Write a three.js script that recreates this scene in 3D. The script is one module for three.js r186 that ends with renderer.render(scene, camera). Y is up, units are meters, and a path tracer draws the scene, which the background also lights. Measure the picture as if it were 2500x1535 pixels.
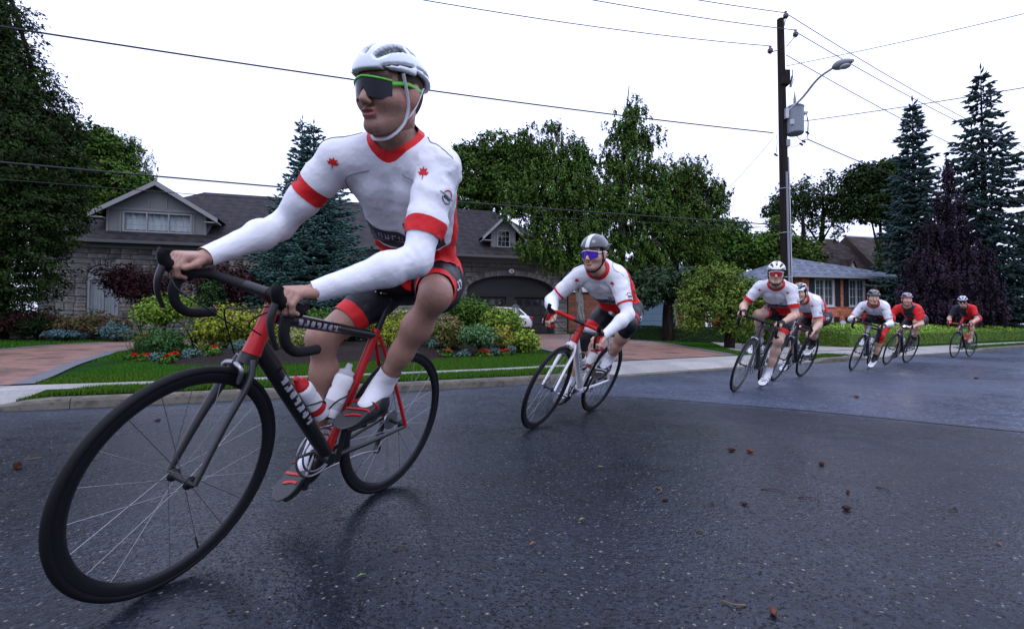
import * as THREE from 'three';
import { mergeVertices, mergeGeometries } from 'three/addons/utils/BufferGeometryUtils.js';
import { RoundedBoxGeometry } from 'three/addons/geometries/RoundedBoxGeometry.js';

// ---------- camera, sky, sun, exposure ----------
const scene = new THREE.Scene();
const FOCAL = 1250, EYE = 0.76, PITCH = Math.atan(32.5 / FOCAL);
const camera = new THREE.PerspectiveCamera(2 * Math.atan(767.5 / FOCAL) * 180 / Math.PI, 1024 / 628, 0.05, 2000);
camera.position.set(0, EYE, 0);
camera.rotation.set(PITCH, 0, 0);
const renderer = new THREE.WebGLRenderer({ antialias: true });
renderer.toneMapping = THREE.LinearToneMapping;
renderer.toneMappingExposure = 0.81;
renderer.shadowMap.enabled = true;
{ // overcast sky: cool white cloud, brighter overhead than at the horizon
  const w = 64, h = 32, d = new Float32Array(w * h * 4);
  for (let y = 0; y < h; y++) for (let x = 0; x < w; x++) {
    const el = ((y + 0.5) / h - 0.5) * Math.PI, s = Math.max(0, Math.sin(el));
    const k = el < 0 ? 0.5 : 1.34 + 0.95 * s, o = (y * w + x) * 4;
    d[o] = 0.92 * k; d[o + 1] = 1.0 * k; d[o + 2] = 1.4 * k; d[o + 3] = 1;
  }
  const t = new THREE.DataTexture(d, w, h, THREE.RGBAFormat, THREE.FloatType);
  t.mapping = THREE.EquirectangularReflectionMapping; t.magFilter = t.minFilter = THREE.LinearFilter; t.needsUpdate = true;
  scene.background = t; scene.environment = t;
}
const sun = new THREE.DirectionalLight(new THREE.Color(1, 0.97, 0.93), 1.0);
sun.position.set(6, 30, 9); sun.target.position.set(2, 0, -10);
sun.castShadow = true; sun.shadow.radius = 45; sun.shadow.mapSize.set(2048, 2048);
Object.assign(sun.shadow.camera, { left: -45, right: 45, top: 45, bottom: -45, near: 1, far: 120 });
scene.add(sun, sun.target);
// ---------- helpers ----------
function RNG(seed) { let a = seed >>> 0; const f = () => { a = (a + 0x6D2B79F5) | 0; let t = Math.imul(a ^ (a >>> 15), 1 | a); t = (t + Math.imul(t ^ (t >>> 7), 61 | t)) ^ t; return ((t ^ (t >>> 14)) >>> 0) / 4294967296; }; f.r = (a, b) => a + (b - a) * f(); f.g = () => f() + f() + f() - 1.5; f.i = n => Math.floor(f() * n); return f; }
const V = (x, y, z) => new THREE.Vector3(x, y, z);
const lerp = (a, b, t) => a + (b - a) * t, clamp = (x, a, b) => Math.min(b, Math.max(a, x));
const sstep = (a, b, x) => { const t = clamp((x - a) / (b - a), 0, 1); return t * t * (3 - 2 * t); };
const W = (X, D, h = 0) => V(X, h, -D);                         // X to the right, D metres ahead, h up
function at(px, py, D) { const u = (px - 1250) / FOCAL, v = (767.5 - py) / FOCAL, c = Math.cos(PITCH), s = Math.sin(PITCH), k = D / (c - v * s); return V(u * k, EYE + (s + v * c) * k, -D); }
// value noise
function hash3(x, y, z) { let h = Math.imul(x, 374761393) + Math.imul(y, 668265263) + Math.imul(z, 2147483647 - 1013904223); h = Math.imul(h ^ (h >>> 13), 1274126177); return ((h ^ (h >>> 16)) >>> 0) / 4294967296; }
function noise3(x, y, z) {
  const xi = Math.floor(x), yi = Math.floor(y), zi = Math.floor(z), f = t => t * t * (3 - 2 * t), u = f(x - xi), v = f(y - yi), w = f(z - zi);
  const L = (a, b, t) => a + (b - a) * t, H = (i, j, k) => hash3(xi + i, yi + j, zi + k);
  return L(L(L(H(0, 0, 0), H(1, 0, 0), u), L(H(0, 1, 0), H(1, 1, 0), u), v), L(L(H(0, 0, 1), H(1, 0, 1), u), L(H(0, 1, 1), H(1, 1, 1), u), v), w);
}
const fbm = (x, y, z = 0, o = 4) => { let s = 0, a = 0.5, n = 0; for (let i = 0; i < o; i++) { s += a * noise3(x, y, z + i * 7.3); n += a; a *= 0.5; x *= 2.03; y *= 2.03; z *= 2.03; } return s / n; };
function tnoise(u, v, P, seed = 0) { // tileable value noise, period P
  const x = u * P, y = v * P, xi = Math.floor(x), yi = Math.floor(y), f = t => t * t * (3 - 2 * t), a = f(x - xi), b = f(y - yi), m = i => ((i % P) + P) % P;
  return lerp(lerp(hash3(m(xi), m(yi), seed), hash3(m(xi + 1), m(yi), seed), a), lerp(hash3(m(xi), m(yi + 1), seed), hash3(m(xi + 1), m(yi + 1), seed), a), b);
}
const tfbm = (u, v, P, seed = 0, o = 4) => { let s = 0, a = 0.5, n = 0; for (let i = 0; i < o; i++) { s += a * tnoise(u, v, P, seed + i); n += a; a *= 0.5; P *= 2; } return s / n; };
function dataTex(n, fn, srgb = true, m = n) { // fn(u, v) -> [r, g, b] 0..1
  const d = new Uint8Array(n * m * 4);
  for (let y = 0; y < m; y++) for (let x = 0; x < n; x++) { const c = fn((x + 0.5) / n, (y + 0.5) / m), o = (y * n + x) * 4; d[o] = 255 * clamp(c[0], 0, 1); d[o + 1] = 255 * clamp(c[1], 0, 1); d[o + 2] = 255 * clamp(c[2], 0, 1); d[o + 3] = 255; }
  const t = new THREE.DataTexture(d, n, m); t.wrapS = t.wrapT = THREE.RepeatWrapping; t.magFilter = THREE.LinearFilter; t.minFilter = THREE.LinearMipmapLinearFilter; t.generateMipmaps = true;
  if (srgb) t.colorSpace = THREE.SRGBColorSpace; t.needsUpdate = true; return t;
}
const lin = (r, g, b) => new THREE.Color().setRGB(r, g, b);
const mat = (c, rough = 0.8, o = {}) => new THREE.MeshPhysicalMaterial({ color: Array.isArray(c) ? lin(...c) : c, roughness: rough, metalness: 0, specularIntensity: rough > 0.55 ? 0.3 : 0.6, ...o });
const phys = (c, rough = 0.5, o = {}) => new THREE.MeshPhysicalMaterial({ color: Array.isArray(c) ? lin(...c) : c, roughness: rough, metalness: 0, ...o });
// names
const taken = {};
function numbered(n) { if (!(n in taken)) { taken[n] = 0; return n; } return `${n}_${String(++taken[n]).padStart(3, '0')}`; }
function tag(o, label, category, group, kind) { o.userData.label = label; if (category) o.userData.category = category; if (group) o.userData.group = group; if (kind) o.userData.kind = kind; return o; }
function thing(name, label, category, pos = V(0, 0, 0), turn = 0, group) { const o = new THREE.Group(); o.name = numbered(name); o.position.copy(pos); o.rotation.y = turn; tag(o, label, category, group); scene.add(o); return o; }
const sh = m => { m.castShadow = m.receiveShadow = true; return m; };
function part(name, geo, m, parent, label) { const o = sh(new THREE.Mesh(geo, m)); o.name = parent ? name : numbered(name); if (label) o.userData.label = label; (parent || scene).add(o); return o; }
function group(name, parent) { const g = new THREE.Group(); g.name = name; parent.add(g); return g; }
// mesh builder
class MB {
  constructor(useColor = false) { this.p = []; this.n = []; this.u = []; this.c = []; this.i = []; this.k = useColor; }
  get count() { return this.p.length / 3; }
  add(geo, m4, col) {
    const b = this.count, P = geo.attributes.position, N = geo.attributes.normal, U = geo.attributes.uv, v = V(), nm = m4 ? new THREE.Matrix3().getNormalMatrix(m4) : null;
    for (let i = 0; i < P.count; i++) {
      v.fromBufferAttribute(P, i); if (m4) v.applyMatrix4(m4); this.p.push(v.x, v.y, v.z);
      v.fromBufferAttribute(N, i); if (m4) v.applyMatrix3(nm).normalize(); this.n.push(v.x, v.y, v.z);
      this.u.push(U ? U.getX(i) : 0, U ? U.getY(i) : 0); if (this.k) this.c.push(...(col || [1, 1, 1]));
    }
    if (geo.index) for (let i = 0; i < geo.index.count; i++) this.i.push(b + geo.index.getX(i)); else for (let i = 0; i < P.count; i++) this.i.push(b + i);
    return this;
  }
  tri(a, b, c, col, ua, ub, uc) {
    const k = this.count, n = V().subVectors(b, a).cross(V().subVectors(c, a)).normalize();
    [a, b, c].forEach((q, j) => { this.p.push(q.x, q.y, q.z); this.n.push(n.x, n.y, n.z); const w = [ua, ub, uc][j]; this.u.push(w ? w[0] : 0, w ? w[1] : 0); if (this.k) this.c.push(...(col || [1, 1, 1])); });
    this.i.push(k, k + 1, k + 2); return this;
  }
  quad(a, b, c, d, col, us) { // corners in order
    const k = this.count, n = V().subVectors(c, a).cross(V().subVectors(d, b)).normalize();
    const L1 = a.distanceTo(b), L2 = b.distanceTo(c), W4 = us || [[0, 0], [L1, 0], [L1, L2], [0, L2]];
    [a, b, c, d].forEach((q, j) => { this.p.push(q.x, q.y, q.z); this.n.push(n.x, n.y, n.z); this.u.push(...W4[j]); if (this.k) this.c.push(...(col || [1, 1, 1])); });
    this.i.push(k, k + 1, k + 2, k, k + 2, k + 3); return this;
  }
  box(x0, x1, y0, y1, z0, z1, col) {
    const q = (a, b, c, d) => this.quad(V(...a), V(...b), V(...c), V(...d), col);
    q([x0, y0, z1], [x1, y0, z1], [x1, y1, z1], [x0, y1, z1]); q([x1, y0, z0], [x0, y0, z0], [x0, y1, z0], [x1, y1, z0]);
    q([x1, y0, z1], [x1, y0, z0], [x1, y1, z0], [x1, y1, z1]); q([x0, y0, z0], [x0, y0, z1], [x0, y1, z1], [x0, y1, z0]);
    q([x0, y1, z1], [x1, y1, z1], [x1, y1, z0], [x0, y1, z0]); q([x0, y0, z0], [x1, y0, z0], [x1, y0, z1], [x0, y0, z1]); return this;
  }
  tube(pts, r, seg = 8, caps = true, col) { // pts Vector3[], r number | number[] | fn(t)->[ra, rb]
    const n = pts.length, rad = i => typeof r === 'function' ? r(i / (n - 1)) : Array.isArray(r) ? r[i] : r;
    let prev = null; const b0 = this.count;
    for (let i = 0; i < n; i++) {
      const t = V().subVectors(pts[Math.min(n - 1, i + 1)], pts[Math.max(0, i - 1)]).normalize();
      let e1 = prev ? prev.clone().addScaledVector(t, -prev.dot(t)) : (Math.abs(t.y) < 0.95 ? V(0, 1, 0) : V(1, 0, 0)).addScaledVector(t, -(Math.abs(t.y) < 0.95 ? t.y : t.x));
      e1.normalize(); prev = e1; const e2 = V().crossVectors(t, e1); let ra = rad(i), rb = ra; if (Array.isArray(ra)) [ra, rb] = ra;
      for (let j = 0; j <= seg; j++) { const a = j / seg * 2 * Math.PI, ca = Math.cos(a), sa = Math.sin(a); const d = e1.clone().multiplyScalar(ca * ra).addScaledVector(e2, sa * rb), nn = e1.clone().multiplyScalar(ca * rb).addScaledVector(e2, sa * ra).normalize();
        this.p.push(pts[i].x + d.x, pts[i].y + d.y, pts[i].z + d.z); this.n.push(nn.x, nn.y, nn.z); this.u.push(j / seg, i / (n - 1)); if (this.k) this.c.push(...(col || [1, 1, 1])); }
    }
    for (let i = 0; i < n - 1; i++) for (let j = 0; j < seg; j++) { const a = b0 + i * (seg + 1) + j, c = a + seg + 1; this.i.push(a, a + 1, c, a + 1, c + 1, c); }
    if (caps) for (const e of [0, n - 1]) { const k = this.count, t = V().subVectors(pts[e], pts[e ? n - 2 : 1]).normalize(); this.p.push(pts[e].x, pts[e].y, pts[e].z); this.n.push(t.x, t.y, t.z); this.u.push(0, 0); if (this.k) this.c.push(...(col || [1, 1, 1]));
      for (let j = 0; j <= seg; j++) { const s = b0 + e * (seg + 1) + j; this.p.push(this.p[s * 3], this.p[s * 3 + 1], this.p[s * 3 + 2]); this.n.push(t.x, t.y, t.z); this.u.push(0, 0); if (this.k) this.c.push(...(col || [1, 1, 1])); }
      for (let j = 0; j < seg; j++) e ? this.i.push(k, k + 1 + j, k + 2 + j) : this.i.push(k, k + 2 + j, k + 1 + j); }
    return this;
  }
  geo() {
    const g = new THREE.BufferGeometry(); g.setAttribute('position', new THREE.Float32BufferAttribute(this.p, 3)); g.setAttribute('normal', new THREE.Float32BufferAttribute(this.n, 3)); g.setAttribute('uv', new THREE.Float32BufferAttribute(this.u, 2));
    if (this.k) g.setAttribute('color', new THREE.Float32BufferAttribute(this.c, 3)); g.setIndex(this.i); return g;
  }
  build(name, m, parent, label) { return part(name, this.geo(), m, parent, label); }
}
const T4 = (x, y, z, rx = 0, ry = 0, rz = 0, sx = 1, sy = sx, sz = sx) => new THREE.Matrix4().compose(V(x, y, z), new THREE.Quaternion().setFromEuler(new THREE.Euler(rx, ry, rz)), V(sx, sy, sz));
const rbox = (w, h, d, r = 0.01, s = 1) => new RoundedBoxGeometry(w, h, d, s, r);
function tubeGeo(pts, r, seg = 8) { return new MB().tube(pts, r, seg).geo(); }
function curvePts(pts, n) { return new THREE.CatmullRomCurve3(pts).getPoints(n); }
function inPoly(x, y, P) { let c = false; for (let i = 0, j = P.length - 1; i < P.length; j = i++) if ((P[i][1] > y) !== (P[j][1] > y) && x < (P[j][0] - P[i][0]) * (y - P[i][1]) / (P[j][1] - P[i][1]) + P[i][0]) c = !c; return c; }
function canvasTex(w, h, draw) { const c = document.createElement('canvas'); c.width = w; c.height = h; draw(c.getContext('2d'), w, h); const t = new THREE.CanvasTexture(c); t.colorSpace = THREE.SRGBColorSpace; t.magFilter = THREE.LinearFilter; return t; }
// ---------- the setting ----------
// kerb line in plan (X right, D ahead)
const kerbCurve = new THREE.CatmullRomCurve3([[-60, -14.5], [-30, -4], [-12, 2.15], [-4.66, 4.66], [-3.67, 5.05], [-0.92, 6.33], [0.33, 6.98], [1.7, 7.86], [3.98, 9.31], [6.65, 11.05], [10.6, 13.6], [14.1, 15.85], [19, 19.1], [40, 32.6], [90, 65]].map(p => V(p[0], 0, p[1])), false, 'centripetal');
const KN = 900, KP = kerbCurve.getSpacedPoints(KN), KL = kerbCurve.getLength();
const kAt = s => { const f = clamp(s / KL * KN, 0, KN - 1e-6), i = Math.floor(f), p = KP[i], q = KP[i + 1], t = f - i, dx = q.x - p.x, dz = q.z - p.z, l = Math.hypot(dx, dz); return { X: lerp(p.x, q.x, t), D: lerp(p.z, q.z, t), tx: dx / l, td: dz / l }; };
const sOfX = X => { let i = 0; while (i < KN && KP[i + 1].x < X) i++; return (i + (X - KP[i].x) / (KP[i + 1].x - KP[i].x)) / KN * KL; };
function sq(X, D) { let bi = 0, bd = 1e9; for (let i = 0; i <= KN; i += 6) { const d = (KP[i].x - X) ** 2 + (KP[i].z - D) ** 2; if (d < bd) { bd = d; bi = i; } } for (let i = Math.max(0, bi - 6); i <= Math.min(KN, bi + 6); i++) { const d = (KP[i].x - X) ** 2 + (KP[i].z - D) ** 2; if (d < bd) { bd = d; bi = i; } } const k = kAt(bi / KN * KL), dx = X - k.X, dd = D - k.D; return { s: bi / KN * KL + dx * k.tx + dd * k.td, q: -dx * k.td + dd * k.tx }; }
const Q_V = 0.75, Q_S = 1.3;
const zone = X => X < -4.9 ? 0 : X < -4.35 ? sstep(-4.9, -4.35, X) : X < 1.25 ? 1 : X < 1.75 ? 1 - sstep(1.25, 1.75, X) : X < 6.45 ? 0 : X < 6.9 ? sstep(6.45, 6.9, X) : X < 8.1 ? 1 : X < 8.6 ? 1 - sstep(8.1, 8.6, X) : X < 14.9 ? 0 : X < 15.5 ? sstep(14.9, 15.5, X) : 1; // 1 = full kerb, 0 = dropped for a drive
const Hq = q => q < 0.15 ? 0.098 : q < Q_S ? lerp(0.1, 0.115, (q - 0.15) / (Q_S - 0.15)) : 0.115 + 0.0185 * (Math.min(q, 40) - Q_S);
const gh = (X, D) => { const { q } = sq(X, D); return q <= 0 ? 0 : Hq(q); };
const G = (X, D, dh = 0) => W(X, D, gh(X, D) + dh);
const off = (s, q, h) => { const k = kAt(s); return V(k.X - k.td * q, h, -(k.D + k.tx * q)); };
// where pixel ray (px, py) meets the ground
function onGround(px, py) { let lo = 0.5, hi = 120; for (let i = 0; i < 40; i++) { const m = (lo + hi) / 2, p = at(px, py, m); p.y > gh(p.x, m) ? lo = m : hi = m; } return at(px, py, lo); }
// --- materials ---
const rA = RNG(11);
const aggr = Array.from({ length: 26000 }, () => [rA(), rA(), 0.0008 + 0.0034 * rA() ** 5, rA(), rA() * 3.14, 0.5 + 0.5 * rA()]);
function stamp(n, list) { const a = new Float32Array(n * n), t = new Float32Array(n * n); for (const [u, v, r, k, an, as] of list) { const R = Math.ceil(r * n) + 1, cx = u * n, cy = v * n, ca = Math.cos(an), sa = Math.sin(an); for (let y = -R; y <= R; y++) for (let x = -R; x <= R; x++) { const X = Math.floor(cx) + x + 0.5 - cx, Y = Math.floor(cy) + y + 0.5 - cy, e = Math.hypot(X * ca + Y * sa, (Y * ca - X * sa) / as) / (r * n); if (e < 1) { const i = ((Math.floor(cy) + y + n) % n) * n + (Math.floor(cx) + x + n) % n; a[i] = Math.max(a[i], 1 - e * e); t[i] = k; } } } return [a, t]; }
const AN = 1024, [agA, agT] = stamp(AN, aggr), agAt = (A, u, v) => A[Math.min(AN - 1, Math.floor(v * AN)) * AN + Math.min(AN - 1, Math.floor(u * AN))];
const asphaltMap = dataTex(AN, (u, v) => { const a = agAt(agA, u, v), k = agAt(agT, u, v), n = tfbm(u, v, 128, 3, 2), m = tfbm(u, v, 8, 9, 3), g = 0.15 + 0.24 * n + 0.06 * (m - 0.5) + (a > 0.12 ? (k > 0.88 ? 0.5 : k > 0.66 ? 0.24 : k > 0.4 ? 0.03 : -0.11) * Math.min(1, a * 2.2) : 0); const wh = a > 0.12 && k > 0.88 ? 1 : 0; return [g * (1 + 0.25 * wh), g * (1 + 0.12 * wh), g * (1.06 - 0.16 * wh)]; });
const asphaltBump = dataTex(AN, (u, v) => { const b = 0.35 * tfbm(u, v, 128, 3, 2) + 0.2 * tfbm(u, v, 256, 5, 1) + 0.5 * agAt(agA, u, v); return [b, b, b]; }, false);
const asphaltRough = dataTex(512, (u, v) => { const w = tfbm(u, v, 3, 21, 5), f = tfbm(u, v, 64, 4, 2), r = 0.3 + 0.26 * sstep(0.4, 0.62, w) + 0.16 * (f - 0.5); return [r, r, r]; }, false);
for (const t of [asphaltMap, asphaltBump]) t.repeat.set(1 / 1.7, 1 / 1.7);
asphaltRough.repeat.set(1 / 7.3, 1 / 7.3);
const M = {};
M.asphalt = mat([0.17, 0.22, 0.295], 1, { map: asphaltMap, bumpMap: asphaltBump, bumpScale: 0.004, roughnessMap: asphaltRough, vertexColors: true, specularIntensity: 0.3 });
M.tar = mat([0.14, 0.155, 0.19], 0.42, { map: asphaltMap, bumpMap: asphaltBump, bumpScale: 0.003 });
const concMap = dataTex(512, (u, v) => { const n = tfbm(u, v, 6, 31, 5), f = tfbm(u, v, 128, 7, 2), g = 0.56 + 0.16 * (n - 0.5) + 0.12 * (f - 0.5); return [g, g * 0.985, g * 0.955]; });
concMap.repeat.set(0.4, 0.4);
const noiseBump = dataTex(256, (u, v) => { const b = tfbm(u, v, 24, 17, 4); return [b, b, b]; }, false);
M.concrete = [0.92, 0.84, 1.0].map(k => mat([k, k, k], 0.72, { map: concMap, bumpMap: noiseBump, bumpScale: 0.003 }));
const kerbMap = dataTex(512, (u, v) => { const n = tfbm(u, v, 8, 41, 5), st = tfbm(u, v, 20, 43, 3), g = 0.45 + 0.16 * (n - 0.5) - 0.07 * sstep(0.55, 0.75, st); return [g, g * 0.985, g * 0.94]; });
M.kerb = mat([0.66, 0.62, 0.56], 0.75, { map: kerbMap, bumpMap: noiseBump, bumpScale: 0.004 });
const driveMap = dataTex(1024, (u, v) => { const a = tfbm(u, v, 4, 51, 5), b = tfbm(u, v, 16, 53, 3), c = tfbm(u, v, 90, 57, 2), d = sstep(0.5, 0.68, a) * 0.5 + sstep(0.52, 0.7, b) * 0.3, l = 1 - 0.45 * d + 0.3 * (c - 0.5); return [0.62 * l, (0.46 + 0.03 * b) * l, 0.41 * l]; });
const driveBump = dataTex(512, (u, v) => { const b = 0.6 * tfbm(u, v, 10, 61, 4) + 0.4 * tfbm(u, v, 40, 63, 2); return [b, b, b]; }, false);
driveMap.repeat.set(1 / 3.1, 1 / 3.1); driveBump.repeat.set(1 / 1.9, 1 / 1.9);
M.drive = mat([0.58, 0.55, 0.55], 0.5, { map: driveMap, bumpMap: driveBump, bumpScale: 0.012 });
M.border = mat([0.1, 0.105, 0.118], 0.7, { bumpMap: noiseBump, bumpScale: 0.004 });
const turfMap = dataTex(512, (u, v) => { const n = tfbm(u, v, 128, 71, 2), m = tfbm(u, v, 7, 73, 4), g = 0.7 + 0.5 * (n - 0.5) + 0.35 * (m - 0.5); return [0.14 * g + 0.06 * (m - 0.4), 0.35 * g, 0.06 * g]; });
turfMap.repeat.set(0.5, 0.5);
M.turf = mat([0.6, 0.62, 0.6], 0.95, { specularIntensity: 0.08, map: turfMap, bumpMap: noiseBump, bumpScale: 0.02 });
const soilMap = dataTex(512, (u, v) => { const n = tfbm(u, v, 40, 81, 4), k = tfbm(u, v, 128, 83, 2), g = 0.15 + 0.16 * (n - 0.5) + (k > 0.74 ? 0.08 : 0); return [g * 1.15, g * 0.95, g * 0.85]; });
soilMap.repeat.set(0.8, 0.8);
M.soil = mat([0.4, 0.36, 0.34], 0.98, { map: soilMap, bumpMap: noiseBump, bumpScale: 0.03 });
const struct = (o, label) => { o.userData.kind = 'structure'; o.userData.label = label; return o; };
// --- far ground ---
struct(new MB().quad(V(-900, -0.06, 300), V(900, -0.06, 300), V(900, -0.06, -900), V(-900, -0.06, -900)).build('ground', M.turf), 'flat green ground running out to the horizon');
// --- road ---
{
  // older paving past the joint, paled further by painted sky sheen; newer dark paving here
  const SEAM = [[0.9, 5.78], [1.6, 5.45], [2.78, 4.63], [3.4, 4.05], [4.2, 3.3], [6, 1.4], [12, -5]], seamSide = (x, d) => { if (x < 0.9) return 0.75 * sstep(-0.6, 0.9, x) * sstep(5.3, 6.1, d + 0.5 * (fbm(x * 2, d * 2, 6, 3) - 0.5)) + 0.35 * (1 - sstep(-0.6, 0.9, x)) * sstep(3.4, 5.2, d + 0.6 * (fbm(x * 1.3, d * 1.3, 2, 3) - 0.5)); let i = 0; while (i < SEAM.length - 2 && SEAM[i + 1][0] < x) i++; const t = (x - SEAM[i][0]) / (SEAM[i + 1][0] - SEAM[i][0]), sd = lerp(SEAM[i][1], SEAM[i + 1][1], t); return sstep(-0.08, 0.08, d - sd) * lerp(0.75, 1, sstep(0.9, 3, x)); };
  const xs = [], ds = [], mb = new MB(true);
  for (let x = -90; x < -12; x += 6) xs.push(x); for (let x = -12; x < 26; x += x > 0 && x < 9 ? 0.15 : 0.3) xs.push(x); for (let x = 26; x <= 120; x += 6) xs.push(x);
  for (let d = -70; d < -1; d += 5) ds.push(d); for (let d = -1; d < 20; d += d > 1 && d < 7 ? 0.15 : 0.3) ds.push(d); for (let d = 20; d <= 70; d += 5) ds.push(d);
  const g = new THREE.BufferGeometry(), p = [], n = [], u = [], c = [], ix = [];
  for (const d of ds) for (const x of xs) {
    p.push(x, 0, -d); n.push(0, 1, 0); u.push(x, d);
    const oldSheen = seamSide(x, d), k = (1 + 2.9 * oldSheen) * (0.86 + 0.36 * (fbm(x * 0.5, d * 0.5, 3, 4) - 0.5) + 0.3 * (fbm(x * 1.7, d * 1.7, 9, 3) - 0.5) - 0.1 * sstep(0.52, 0.6, fbm(x * 0.35 + 5, d * 0.8, 4, 3))); c.push(k * (1 - 0.02 * oldSheen), k * (1 + 0.0 * oldSheen), k * (1 + 0.08 * oldSheen));  // older asphalt tone plus sky sheen painted into the vertex colour
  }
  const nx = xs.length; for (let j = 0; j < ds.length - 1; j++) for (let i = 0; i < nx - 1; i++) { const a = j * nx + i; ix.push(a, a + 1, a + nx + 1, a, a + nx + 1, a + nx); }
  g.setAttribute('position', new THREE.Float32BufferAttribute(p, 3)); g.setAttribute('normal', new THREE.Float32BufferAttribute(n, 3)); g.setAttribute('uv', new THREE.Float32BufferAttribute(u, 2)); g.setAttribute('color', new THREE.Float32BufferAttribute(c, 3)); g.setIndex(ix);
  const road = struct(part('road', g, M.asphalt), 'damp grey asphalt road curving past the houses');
  // the paving joint that runs across to the right edge, with its tar seal
  const seam = (pts, w0, w1, seed, name) => { const r = RNG(seed), P = curvePts(pts.map(q => V(q[0], 0.004, -q[1])), 70), b = new MB(); let pa, pb; P.forEach((q, i) => { const t = V().subVectors(P[Math.min(70, i + 1)], P[Math.max(0, i - 1)]).normalize(), nn = V(-t.z, 0, t.x), w = lerp(w0, w1, i / 70) * (0.6 + 0.8 * r()), a = q.clone().addScaledVector(nn, w * 0.3), c = q.clone().addScaledVector(nn, -w); if (pa) b.quad(pa, a, c, pb, null, [[pa.x, -pa.z], [a.x, -a.z], [c.x, -c.z], [pb.x, -pb.z]]); pa = a; pb = c; }); const g2 = b.geo(), N = g2.attributes.normal; for (let i = 0; i < N.count; i++) N.setXYZ(i, 0, 1, 0); part(name, g2, M.tar, road); };
  seam([[0.9, 5.78], [1.6, 5.45], [2.78, 4.63], [3.4, 4.05], [4.2, 3.3], [6, 1.4]], 0.01, 0.07, 5, 'tar_joint');
  seam([[6.4, 7.8], [7.6, 7.5], [9.2, 7.9], [11, 8.6]], 0.02, 0.02, 7, 'tar_joint');
}
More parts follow.
